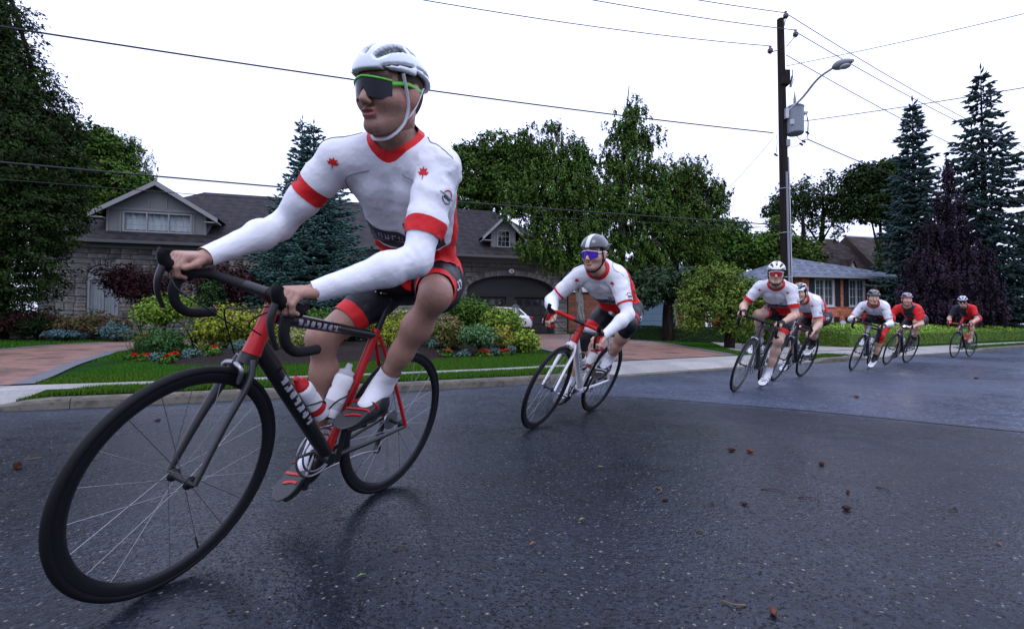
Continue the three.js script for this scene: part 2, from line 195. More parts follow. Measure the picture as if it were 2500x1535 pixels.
// --- kerb, verge, pavement, lawn ---
{
  const kerb = struct(new THREE.Group(), 'pale concrete kerb along the far side of the road'); kerb.name = 'kerb'; scene.add(kerb);
  const cuts = []; for (let s = sOfX(-14); s < sOfX(42); s += 2.6) cuts.push(s); cuts.push(sOfX(42));
  const s0 = sOfX(-0.02) - 0.003; for (let i = 0; i < cuts.length - 1; i++) {
    const a = cuts[i] + 0.004, b = cuts[i + 1] - 0.004, n = 14, mb = new MB();
    const prof = k => [[-0.006, -0.02], [0.0, 0.02 + 0.045 * k], [0.012, 0.022 + 0.066 * k], [0.034, 0.024 + 0.074 * k], [0.15, 0.026 + 0.075 * k], [0.152, -0.05]];
    for (let j = 0; j < n; j++) { const sa = lerp(a, b, j / n), sb = lerp(a, b, (j + 1) / n), ka = zone(kAt(sa).X), kb = zone(kAt(sb).X), pa = prof(ka), pb = prof(kb); for (let k = 0; k < 5; k++) mb.quad(off(sa, ...pa[k]), off(sb, ...pb[k]), off(sb, ...pb[k + 1]), off(sa, ...pa[k + 1]), null, [[sa, k * 0.06], [sb, k * 0.06], [sb, k * 0.06 + 0.06], [sa, k * 0.06 + 0.06]]); }
    for (const [sE, fl] of [[a, 1], [b, 0]]) { const p = prof(zone(kAt(sE).X)).map(v => off(sE, ...v)); for (let k = 1; k < 5; k++) fl ? mb.tri(p[0], p[k], p[k + 1]) : mb.tri(p[0], p[k + 1], p[k]); }
    const g = mergeVertices(mb.geo(), 1e-4); mb.build('kerb_stone', M.kerb, kerb);
  }
  // pavement slabs and dropped aprons
  const pav = struct(new THREE.Group(), 'light concrete pavement of long slabs behind the kerb'); pav.name = 'pavement'; scene.add(pav);
  const slab = (sa, sb, q0, q1, h0, h1, m, name, n = 5) => { const mb = new MB(), S = (s, q, h) => off(s, q, h); for (let j = 0; j < n; j++) { const a = lerp(sa, sb, j / n), b = lerp(sa, sb, (j + 1) / n); mb.quad(S(a, q0, h0), S(b, q0, h0), S(b, q1, h1), S(a, q1, h1), null, [[a, q0], [b, q0], [b, q1], [a, q1]]); mb.quad(S(a, q0, h0 - 0.06), S(b, q0, h0 - 0.06), S(b, q0, h0), S(a, q0, h0)); mb.quad(S(b, q1, h1 - 0.06), S(a, q1, h1 - 0.06), S(a, q1, h1), S(b, q1, h1)); } mb.quad(S(sa, q1, h1 - 0.06), S(sa, q0, h0 - 0.06), S(sa, q0, h0), S(sa, q1, h1)); mb.quad(S(sb, q0, h0 - 0.06), S(sb, q1, h1 - 0.06), S(sb, q1, h1), S(sb, q0, h0)); mb.build(name, m, pav); };
  let k = 0; for (let s = sOfX(-14) + 0.62; s < sOfX(42); s += 1.75) slab(s + 0.004, s + 1.742, Q_V, Q_S + (kAt(s + 0.8).X > 1.2 ? 0.16 : 0), 0.112, 0.118, M.concrete[(k++ * 7) % 3], 'paving_slab');
  for (const [x0, x1] of [[-13, -4.55], [1.45, 6.7], [8.3, 15.2]]) { const a = sOfX(x0), b = sOfX(x1), n = Math.max(1, Math.round((b - a) / 2.2)); for (let i = 0; i < n; i++) slab(lerp(a, b, i / n) + 0.004, lerp(a, b, (i + 1) / n) - 0.004, 0.154, Q_V - 0.004, 0.03, 0.11, M.concrete[(i + 1) % 3], 'apron_slab'); }
  // turf sheets
  const sheet = (name, q0, q1, qs, label) => { const ss = []; for (let s = 0; s < KL; s += (s > sOfX(-25) && s < sOfX(30)) ? 0.6 : 4) ss.push(s); ss.push(KL); const p = [], n = [], u = [], ix = []; for (const q of qs) for (const s of ss) { const v = off(s, q, Hq(q)); p.push(v.x, v.y, v.z); n.push(0, 1, 0); u.push(v.x, -v.z); } const m = ss.length; for (let j = 0; j < qs.length - 1; j++) for (let i = 0; i < m - 1; i++) { const a = j * m + i; ix.push(a, a + 1, a + m + 1, a, a + m + 1, a + m); } const g = new THREE.BufferGeometry(); g.setAttribute('position', new THREE.Float32BufferAttribute(p, 3)); g.setAttribute('normal', new THREE.Float32BufferAttribute(n, 3)); g.setAttribute('uv', new THREE.Float32BufferAttribute(u, 2)); g.setIndex(ix); return struct(part(name, g, M.turf), label); };
  // verge only where the kerb is raised
  { const mb = new MB(); for (const [x0, x1] of [[-4.62, 1.45], [6.7, 8.35], [15.1, 60]]) { const a = sOfX(x0), b = sOfX(x1), n = Math.ceil((b - a) / 0.4); for (let i = 0; i < n; i++) { const sa = lerp(a, b, i / n), sb = lerp(a, b, (i + 1) / n); mb.quad(off(sa, 0.153, 0.094 * zone(kAt(sa).X) + 0.016), off(sb, 0.153, 0.094 * zone(kAt(sb).X) + 0.016), off(sb, Q_V, 0.114), off(sa, Q_V, 0.114), null, [[sa, 0], [sb, 0], [sb, 0.6], [sa, 0.6]]); } } struct(mb.build('verge', M.turf), 'narrow grass verge between kerb and pavement'); }
  const qs = []; for (let q = Q_S; q < 12; q += 0.6) qs.push(q); for (let q = 12; q < 40; q += 2) qs.push(q); qs.push(40, 60, 90, 140); sheet('lawn', 0, 0, qs, 'mown green lawn rising gently to the houses');
}
// flat pieces laid over the lawn
function overlay(poly, dh, m, name, label, step = 0.8, mound = null) {
  const sh2 = new THREE.Shape(poly.map(p => new THREE.Vector2(...p))), tri = THREE.ShapeUtils.triangulateShape(sh2.getPoints(), []), P = sh2.getPoints(), mb = new MB(), v = (x, d) => V(x, Hq(sq(x, d).q) + dh + (mound ? mound(x, d) : 0), -d);
  const rec = (a, b, c, k) => { const ab = Math.hypot(a.x - b.x, a.y - b.y), bc = Math.hypot(b.x - c.x, b.y - c.y), ca = Math.hypot(c.x - a.x, c.y - a.y), mx = Math.max(ab, bc, ca); if (mx < step || k > 12) { const A = v(a.x, a.y), B = v(b.x, b.y), C = v(c.x, c.y); mb.tri(A, B, C, null, [a.x, a.y], [b.x, b.y], [c.x, c.y]); return; } const mid = (p, q) => ({ x: (p.x + q.x) / 2, y: (p.y + q.y) / 2 }); if (mx === ab) { const m2 = mid(a, b); rec(a, m2, c, k + 1); rec(m2, b, c, k + 1); } else if (mx === bc) { const m2 = mid(b, c); rec(a, b, m2, k + 1); rec(a, m2, c, k + 1); } else { const m2 = mid(c, a); rec(a, b, m2, k + 1); rec(b, c, m2, k + 1); } };
  for (const [i, j, k] of tri) { let a = P[i], b = P[j], c = P[k]; if ((b.x - a.x) * (c.y - a.y) - (b.y - a.y) * (c.x - a.x) < 0) [b, c] = [c, b]; rec(a, b, c, 0); }
  const g = mb.geo(); g.deleteAttribute('normal'); const g2 = mergeVertices(g, 1e-4); g2.computeVertexNormals(); return struct(part(name, g2, m), label);
}
const smooth = (pts, n = 8) => new THREE.SplineCurve(pts.map(p => new THREE.Vector2(...p))).getPoints(pts.length * n).map(p => [p.x, p.y]);
const sb = X => { const k = kAt(sOfX(X)); return [k.X - k.td * (Q_S + 0.003), k.D + k.tx * (Q_S + 0.003)]; };
const sbr = X => { const k = kAt(sOfX(X)); return [k.X - k.td * (Q_S + 0.163), k.D + k.tx * (Q_S + 0.163)]; };
const islandEdge = smooth([sb(-4.95), [-5.85, 6.55], [-6.9, 8.2], [-7.96, 10.1], [-8.7, 11.6], [-8.7, 13.6], [-7, 15.6], [-4, 16.6], [-1, 16.3], [0.35, 15.2], [0.62, 14.2], [0.95, 12.4], [1.35, 10.4], sb(1.95)]);
const rightEdge = smooth([sbr(6.0), [5.25, 12.6], [5.3, 14.4], [5.4, 18.6], [5.0, 22.4], [4.1, 28.4]]);
const leftBack = smooth([[-2.9, 27.4], [-4.6, 23.5], [-8.5, 20], [-11.9, 17.2], [-12.2, 13.7], [-11.6, 11.2], [-11.4, 8], sb(-11)]);
const sbRow = (x0, x1, f) => Array.from({ length: 13 }, (_, i) => f(lerp(x0, x1, i / 12)));
const DRIVE = [...sbRow(-11, -4.95, sb), ...islandEdge.slice(1, -1), ...sbRow(1.95, 6.0, sbr), ...rightEdge.slice(1), ...leftBack.slice(0, -1)];
overlay(DRIVE, 0.012, M.drive, 'driveway', 'pinkish stamped driveway looping behind the flower bed');
{ const strip = (pts, side, name, label) => { const mb = new MB(); for (let i = 0; i < pts.length - 1; i++) { const f = j => { const a = pts[Math.max(0, j - 1)], b = pts[Math.min(pts.length - 1, j + 1)], l = Math.hypot(b[0] - a[0], b[1] - a[1]); return [pts[j][0] - (b[1] - a[1]) / l * 0.2 * side, pts[j][1] + (b[0] - a[0]) / l * 0.2 * side]; }; const p = pts[i], q = pts[i + 1], p2 = f(i), q2 = f(i + 1); const Q = (c, h) => G(c[0], c[1], h); side > 0 ? mb.quad(Q(p, 0.02), Q(q, 0.02), Q(q2, 0.02), Q(p2, 0.02)) : mb.quad(Q(p2, 0.02), Q(q2, 0.02), Q(q, 0.02), Q(p, 0.02)); } struct(mb.build(name, M.border), label); };
  strip(islandEdge, 1, 'drive_border', 'dark grey paver border along the flower bed lawn'); strip(rightEdge, 1, 'drive_border', 'dark grey paver border along the hedge lawn'); strip(leftBack, 1, 'drive_border', 'dark grey paver border along the house lawn'); }
// neighbour's concrete drive
const DRIVE3 = [...sbRow(6.9, 13.5, sbr), [9.6, 18], [9.2, 19.2], [7.6, 19.6], [7.0, 17.5], [6.0, 14]];
overlay(DRIVE3, 0.01, M.concrete[0], 'concrete_drive', 'pale concrete drive beside the clipped hedges');
// flower bed with a mounded soil surface
const BED = smooth([[-6.3, 9.0], [-5.6, 8.15], [-4.4, 8.2], [-3, 8.75], [-1.4, 9.75], [-0.3, 11.1], [0.35, 12.6], [0.2, 14.2], [-1, 15.3], [-4, 15.6], [-6.6, 14.6], [-7.7, 12.8], [-7.2, 10.6], [-6.3, 9.0]], 5).slice(0, -1);
const bedMound = (x, d) => { let m = 1e9; for (const p of BED) m = Math.min(m, Math.hypot(p[0] - x, p[1] - d)); return 0.16 * sstep(0, 1.3, m) + 0.03 * (fbm(x * 3, d * 3, 1, 2) - 0.5); };
overlay(BED, 0.02, M.soil, 'flower_bed_soil', 'dark mulched soil of the island flower bed', 0.35, bedMound);
const bedH = (x, d) => gh(x, d) + (inPoly(x, d, BED) ? 0.02 + bedMound(x, d) : 0);
// house-side bed
const BED2 = smooth([[-21.5, 16.6], [-17, 17.1], [-13.2, 18.6], [-11.5, 20], [-13, 24.4], [-20, 22.2], [-23, 20], [-21.5, 16.6]], 4).slice(0, -1);
overlay(BED2, 0.03, M.soil, 'planting_strip', 'dark soil strip under the stone house wall', 1.2);
// --- grass blades ---
{
  const r = RNG(77), spots = [], inside = (x, d) => inPoly(x, d, DRIVE) || inPoly(x, d, BED) || inPoly(x, d, BED2) || inPoly(x, d, DRIVE3);
  const put = (n, sA, sB, q0, q1, tall) => { for (let i = 0; i < n; i++) { const s = r.r(sA, sB), q = r.r(q0, q1), p = off(s, q, 0); if (q > Q_S && inside(p.x, -p.z)) continue; const z = q < Q_V ? zone(p.x) : 1; if (q < Q_V && z < 0.3) continue; p.y = q < Q_V ? 0.094 * z + 0.014 : Hq(q); spots.push([p, tall * r.r(0.6, 1.25)]); } };
  put(24000, sOfX(-4.6), sOfX(1.5), 0.16, 0.74, 1.1); put(2200, sOfX(15.2), sOfX(28), 0.16, 0.74, 1.2); put(900, sOfX(6.7), sOfX(8.2), 0.17, 0.74, 1);
  put(48000, sOfX(-5), sOfX(2.6), 1.31, 5.2, 0.9); put(16000, sOfX(-8), sOfX(0), 4.6, 10, 1.0); put(9000, sOfX(-14), sOfX(-4), 8, 17, 1.3); put(9000, sOfX(5.2), sOfX(10), 1.5, 9, 1.1);
  const b = new MB(true); for (let k = 0; k < 4; k++) { const a = k * 1.7, w = 0.0045, h = 0.03 + 0.008 * (k % 3), lx = Math.cos(a) * 0.012, lz = Math.sin(a) * 0.02, cx = Math.cos(a + 2) * 0.012, cz = Math.sin(a + 2) * 0.012, t = 0.9 + 0.1 * (k % 2); b.tri(V(cx - Math.sin(a) * w, 0, cz + Math.cos(a) * w), V(cx + Math.sin(a) * w, 0, cz - Math.cos(a) * w), V(cx + lx, h, cz + lz), [t, t, t]); }
  const im = new THREE.InstancedMesh(b.geo(), mat([0.85, 0.9, 0.8], 0.85, { specularIntensity: 0.1, side: THREE.DoubleSide, vertexColors: true }), spots.length); im.name = 'grass_blades'; tag(im, 'short blades of mown grass on verge and lawns', 'grass', null, 'stuff'); sh(im);
  const c = new THREE.Color(); spots.forEach(([p, s], i) => { im.setMatrixAt(i, T4(p.x, p.y, p.z, r.g() * 0.2, r() * 6.28, r.g() * 0.2, s, s * r.r(0.8, 1.2), s)); const k = r.r(0.75, 1.25), y = fbm(p.x * 0.8, p.z * 0.8, 0, 3); im.setColorAt(i, c.setRGB((0.045 + 0.045 * (y - 0.4)) * k, 0.125 * k, 0.014 * k)); }); scene.add(im);
}
// ---------- houses ----------
const box = (parent, name, x0, x1, y0, y1, z0, z1, m, label) => new MB().box(x0, x1, y0, y1, z0, z1).build(name, m, parent, label);
const shingleTex = (r, g, b, seed, n = 8) => { const t = dataTex(512, (u, v) => { const row = Math.floor(v * n), f = v * n - row, o = (row % 2) * 0.5 + hash3(row, 3, seed) * 0.3, cell = Math.floor(((u + o / 6) % 1) * 6), k = 0.72 + 0.5 * hash3(cell, row, seed) + 0.3 * (tfbm(u, v, 32, seed, 3) - 0.5) - (f < 0.12 ? 0.32 : 0); return [r * k, g * k, b * k]; }); return t; };
const shingleBump = dataTex(256, (u, v) => { const n = 8, f = v * n - Math.floor(v * n), b = 0.75 - 0.5 * f + (f < 0.1 ? -0.25 : 0) + 0.1 * tfbm(u, v, 32, 4, 2); return [b, b, b]; }, false);
const roofMat = (r, g, b, seed, w = 1.6, h = 1.15) => { const t = shingleTex(r, g, b, seed); t.repeat.set(1 / w, 1 / h); const s = shingleBump.clone(); s.repeat.set(1 / w, 1 / h); s.needsUpdate = true; return mat([1, 1, 1], 0.8, { map: t, bumpMap: s, bumpScale: 0.015, side: THREE.DoubleSide }); };
M.roofA = roofMat(0.16, 0.148, 0.16, 3); M.roofB = roofMat(0.36, 0.385, 0.44, 5, 1.6, 1.15); M.roofC = roofMat(0.25, 0.21, 0.2, 8, 2.2, 1.5); M.roofD = roofMat(0.42, 0.44, 0.47, 12);
const brickTex = (seed, base) => { const t = dataTex(512, (u, v) => { const row = Math.floor(v * 12), f = v * 12 - row, o = (row % 2) * 0.5, x = u * 6 + o, cell = Math.floor(x) % 6, fx = x - Math.floor(x), k = 0.8 + 0.4 * hash3(cell, row, seed) + 0.3 * (tfbm(u, v, 32, seed, 2) - 0.5); return (f < 0.14 || fx < 0.05) ? [0.5, 0.46, 0.42] : [base[0] * k, base[1] * k, base[2] * k]; }); t.repeat.set(1 / 1.29, 1 / 0.9); return t; };
const brickBump = dataTex(256, (u, v) => { const row = Math.floor(v * 12), f = v * 12 - row, x = u * 6 + (row % 2) * 0.5, fx = x - Math.floor(x), b = (f < 0.14 || fx < 0.05) ? 0.2 : 0.8; return [b, b, b]; }, false); brickBump.repeat.set(1 / 1.29, 1 / 0.9);
M.brick = mat([1, 1, 1], 0.85, { map: brickTex(5, [0.95, 0.52, 0.4]), bumpMap: brickBump, bumpScale: 0.008 });
M.brick2 = mat([1, 1, 1], 0.85, { map: brickTex(9, [0.5, 0.3, 0.23]), bumpMap: brickBump, bumpScale: 0.008 });
M.trimGrey = mat([0.17, 0.178, 0.178], 0.6); M.trimPanel = mat([0.15, 0.157, 0.157], 0.65); M.frame = mat([0.25, 0.255, 0.255], 0.6); M.white = mat([0.72, 0.73, 0.74], 0.5); M.gutter = mat([0.09, 0.085, 0.085], 0.45);
M.plaster = mat([0.5, 0.48, 0.45], 0.9); M.garage = mat([0.028, 0.026, 0.028], 0.5); M.garage2 = mat([0.022, 0.02, 0.022], 0.5); M.glass = phys([0.9, 0.95, 0.95], 0.03, { transmission: 1, thickness: 0, ior: 1.5 });
M.curtain = mat([0.3, 0.33, 0.33], 0.9, { side: THREE.DoubleSide }); M.mortar = mat([0.1, 0.093, 0.086], 0.95); M.shutter = mat([0.035, 0.045, 0.06], 0.5); M.black = mat([0.015, 0.015, 0.016], 0.5);
const stoneBump = dataTex(256, (u, v) => { const b = 0.7 * tfbm(u, v, 6, 91, 5) + 0.3 * tfbm(u, v, 40, 92, 2); return [b, b, b]; }, false);
const stoneMap = dataTex(256, (u, v) => { const g = 0.78 + 0.4 * (tfbm(u, v, 5, 95, 5) - 0.5); return [g, g, g]; });
const STONE = [[0.34, 0.32, 0.29], [0.26, 0.25, 0.235], [0.39, 0.365, 0.33], [0.2, 0.19, 0.178], [0.31, 0.285, 0.25], [0.29, 0.28, 0.27]].map(c => mat(c, 0.9, { map: stoneMap, bumpMap: stoneBump, bumpScale: 0.03 }));
function stoneGeo(seed) { const r = RNG(seed), mb = new MB(), b = 0.045, j = () => r.r(-0.02, 0.02); const f = [[-0.5 + b + j(), -0.5 + b * 2 + j()], [0.5 - b + j(), -0.5 + b * 2 + j()], [0.5 - b + j(), 0.5 - b * 2 + j()], [-0.5 + b + j(), 0.5 - b * 2 + j()]].map(p => V(p[0], p[1], 1 + r.r(-0.3, 0.25))); const o = [[-0.5, -0.5], [0.5, -0.5], [0.5, 0.5], [-0.5, 0.5]], e = o.map(p => V(p[0], p[1], 0.45)), k = o.map(p => V(p[0], p[1], -0.4)); const U = q => [q.x + 0.5, q.y + 0.5];
  mb.tri(f[0], f[1], f[2], null, U(f[0]), U(f[1]), U(f[2])); mb.tri(f[0], f[2], f[3], null, U(f[0]), U(f[2]), U(f[3])); for (let i = 0; i < 4; i++) { const n = (i + 1) % 4; mb.quad(e[i], e[n], f[n], f[i], null, [U(e[i]), U(e[n]), U(f[n]), U(f[i])]); mb.quad(k[i], k[n], e[n], e[i], null, [U(e[i]), U(e[n]), U(e[n]), U(e[i])]); } return mb.geo(); }
const SG = [1, 2, 3, 4, 5, 6].map(stoneGeo);
// courses of squared stones on a wall plane; holes: list of y -> [u0, u1] | null
function stoneCourses(u0, u1, y0, y1, holes, seed) {
  const r = RNG(seed), out = []; let y = y0;
  while (y < y1 - 0.05) { let h = r.r(0.18, 0.36); if (y + h > y1 - 0.1) h = y1 - y; let segs = [[u0, u1]]; for (const H of holes) { const a = H(y + 0.01), b = H(y + h - 0.01), c = a && b ? [Math.min(a[0], b[0]), Math.max(a[1], b[1])] : a || b; if (c) segs = segs.flatMap(([p, q]) => c[1] <= p || c[0] >= q ? [[p, q]] : [[p, c[0]], [c[1], q]].filter(s => s[1] - s[0] > 0.06)); }
    for (const [p, q] of segs) { let u = p; while (u < q - 0.01) { let w = r.r(0.34, 0.95); if (q - u - w < 0.25) w = q - u; if (h > 0.28 && r() < 0.35) { const hh = h * r.r(0.4, 0.6); out.push([u, u + w, y, y + hh], [u, u + w, y + hh, y + h]); } else out.push([u, u + w, y, y + h]); u += w; } } y += h; }
  return out;
}
function placeStones(list, limit, parent, seed) { // list of [w, h, Matrix4 at its centre]
  const r = RNG(seed); list.sort((a, b) => (b[3] || 0) - (a[3] || 0) || b[0] * b[1] - a[0] * a[1]); const rest = new MB();
  list.forEach(([w, h, m4], i) => { const g = SG[r.i(6)], mm = m4.clone().multiply(T4(0, 0, 0, 0, 0, 0, w - 0.014, h - 0.014, r.r(0.03, 0.055))); if (i < limit) { const s = part('stone', g, STONE[r.i(6)], parent); s.applyMatrix4(mm); } else rest.add(g, mm); });
  if (rest.count) { const s = rest.build('stones', STONE[0], parent); s.userData.kind = 'stuff'; }
}
// window unit in local wall coordinates: opening x0..x1, y0..y1 on plane z (outward +z)
function windowUnit(parent, x0, x1, y0, y1, z, o = {}) {
  const w = group('window', parent), f = o.f || 0.07, fm = o.frame || M.frame, mb = new MB(); const d0 = z - 0.1, d1 = z + (o.proud ?? 0.02);
  mb.box(x0, x0 + f, y0, y1, d0, d1).box(x1 - f, x1, y0, y1, d0, d1).box(x0 + f, x1 - f, y0, y0 + f, d0, d1).box(x0 + f, x1 - f, y1 - f, y1, d0, d1); mb.build('frame', fm, w);
  const n = o.lights || 1, iw = (x1 - x0 - 2 * f) / n;
  for (let i = 0; i < n; i++) { const a = x0 + f + i * iw, b = a + iw, zz = z - 0.04; if (i) box(w, 'mullion', a - f * 0.4, a + f * 0.4, y0 + f, y1 - f, d0, d1 - 0.004, fm);
    new MB().quad(V(a + 0.005, y0 + f, zz), V(b - 0.005, y0 + f, zz), V(b - 0.005, y1 - f, zz), V(a + 0.005, y1 - f, zz)).build('pane', M.glass, w);
    const m = new MB(), t = o.bar || 0.012, [cx, cy] = o.grid || [2, 4]; for (let k = 1; k < cx; k++) { const x = lerp(a, b, k / cx); m.box(x - t, x + t, y0 + f, y1 - f, zz + 0.003, zz + 0.018); } for (let k = 1; k < cy; k++) { const y = lerp(y0 + f, y1 - f, k / cy); m.box(a + 0.01, b - 0.01, y - t, y + t, zz + 0.004, zz + 0.016); } if (m.count) m.build('glazing_bars', o.barMat || fm, w); }
  if (o.curtain) { const c = new MB(), N = 28; for (let i = 0; i < N; i++) { const zf = k => z - 0.2 + 0.02 * Math.sin(k * 2.1), xa = lerp(x0, x1, i / N), xb = lerp(x0, x1, (i + 1) / N); c.quad(V(xa, y0, zf(i)), V(xb, y0, zf(i + 1)), V(xb, y1, zf(i + 1)), V(xa, y1, zf(i))); } c.build('curtain', o.curtain, w); }
  if (o.sill) box(w, 'sill', x0 - 0.05, x1 + 0.05, y0 - 0.07, y0 - 0.002, z - 0.05, z + 0.08, o.sillMat || fm);
  return w;
}
const archHole = (c, hw, yb, ys, ya) => y => y < yb || y > ya ? null : y <= ys ? [c - hw, c + hw] : (() => { const k = (y - ys) / (ya - ys), x = hw * Math.sqrt(Math.max(0, 1 - k * k)); return [c - x, c + x]; })();
function archShape(c, hw, yb, ys, ya, P = THREE.Path) { const s = new P(); s.moveTo(c - hw, yb); s.lineTo(c + hw, yb); s.lineTo(c + hw, ys); s.absellipse(c, ys, hw, ya - ys, 0, Math.PI, false, 0); s.lineTo(c - hw, yb); return s; }
const rectPath = (x0, x1, y0, y1) => { const s = new THREE.Path(); s.moveTo(x0, y0); s.lineTo(x1, y0); s.lineTo(x1, y1); s.lineTo(x0, y1); s.lineTo(x0, y0); return s; };
function slabWall(parent, name, x0, x1, y0, y1, z, thick, holes, m) { const s = new THREE.Shape(); s.moveTo(x0, y0); s.lineTo(x1, y0); s.lineTo(x1, y1); s.lineTo(x0, y1); s.lineTo(x0, y0); s.holes = holes; const g = new THREE.ExtrudeGeometry(s, { depth: thick, bevelEnabled: false, curveSegments: 14 }); g.translate(0, 0, z - thick); return part(name, g, m, parent); }
function roofPlane(mb, pts) { // pts: eave left, eave right, top right, top left (or 3 points); uv in metres, v up the slope
  const [a, b] = pts, e = V().subVectors(b, a).normalize(), n = V().subVectors(b, a).cross(V().subVectors(pts[pts.length - 1], a)).normalize(), up = V().crossVectors(n, e), U = p => { const d = V().subVectors(p, a); return [d.dot(e), d.dot(up)]; };
  pts.length === 4 ? mb.quad(...pts, null, pts.map(U)) : mb.tri(...pts, null, ...pts.map(U));
}
function gableDormer(parent, x0, x1, zF, yb, yt, ya, depth, over, win) {
  const d = group('dormer', parent), cx = (x0 + x1) / 2, zB = zF - depth;
  const s = new THREE.Shape(); s.moveTo(x0, yb); s.lineTo(x1, yb); s.lineTo(x1, yt); s.lineTo(cx, ya - 0.12); s.lineTo(x0, yt); s.lineTo(x0, yb); s.holes = [rectPath(win.x0, win.x1, win.y0, win.y1)];
  const g = new THREE.ExtrudeGeometry(s, { depth: 0.12, bevelEnabled: false }); g.translate(0, 0, zF - 0.12); part('wall', g, M.trimPanel, d);
  const ck = new MB(); ck.box(x0, x0 + 0.1, yb, yt, zB, zF - 0.122).box(x1 - 0.1, x1, yb, yt, zB, zF - 0.122); ck.build('cheek', M.trimGrey, d);
  box(d, 'interior', x0 + 0.2, x1 - 0.2, yb, yt - 0.05, zF - 1.2, zF - 1.15, M.plaster);
  const sl = (ya - yt) / (cx - x0), o = over, r = new MB(), th = 0.07, yo = yt - sl * o; const L = (x, y, z) => V(x, y, z), zf = zF + o * 0.75;
  for (const k of [-1, 1]) { const xe = cx + k * (cx - x0 + o), pts = k < 0 ? [L(xe, yo, zB), L(xe, yo, zf), L(cx, ya, zf), L(cx, ya, zB)] : [L(xe, yo, zf), L(xe, yo, zB), L(cx, ya, zB), L(cx, ya, zf)]; roofPlane(r, pts); }
  r.build('roof', M.roofA, d);
  const bg = new MB(); for (const k of [-1, 1]) { const xe = cx + k * (cx - x0 + o), q = (x, y) => V(x, y, 0), w = win.barge || 0.24; const P = [q(xe, yo - 0.02), q(cx, ya - 0.02), q(cx, ya - w), q(xe - k * 0, yo - w)]; if (k > 0) P.reverse(); const f = P.map(p => V(p.x, p.y, zf - 0.005)), b2 = P.map(p => V(p.x, p.y, zf - 0.06)); bg.quad(f[3], f[2], f[1], f[0]); bg.quad(b2[0], b2[1], b2[2], b2[3]); for (let i = 0; i < 4; i++) bg.quad(f[i], f[(i + 1) % 4], b2[(i + 1) % 4], b2[i]);
    const xw = k < 0 ? [xe, x0 - 0.002] : [x1 + 0.002, xe]; bg.box(xw[0], xw[1], yo - w, yo - w + 0.05, zF - 0.3, zf - 0.062); }
  bg.build('bargeboard', M.frame, d); const tr = new MB(), z = zF; for (const t of win.trims || []) tr.box(t[0], t[1], t[2], t[3], z + 0.002, z + 0.035); if (tr.count) tr.build('trim', M.trimGrey, d);
  return d;
}
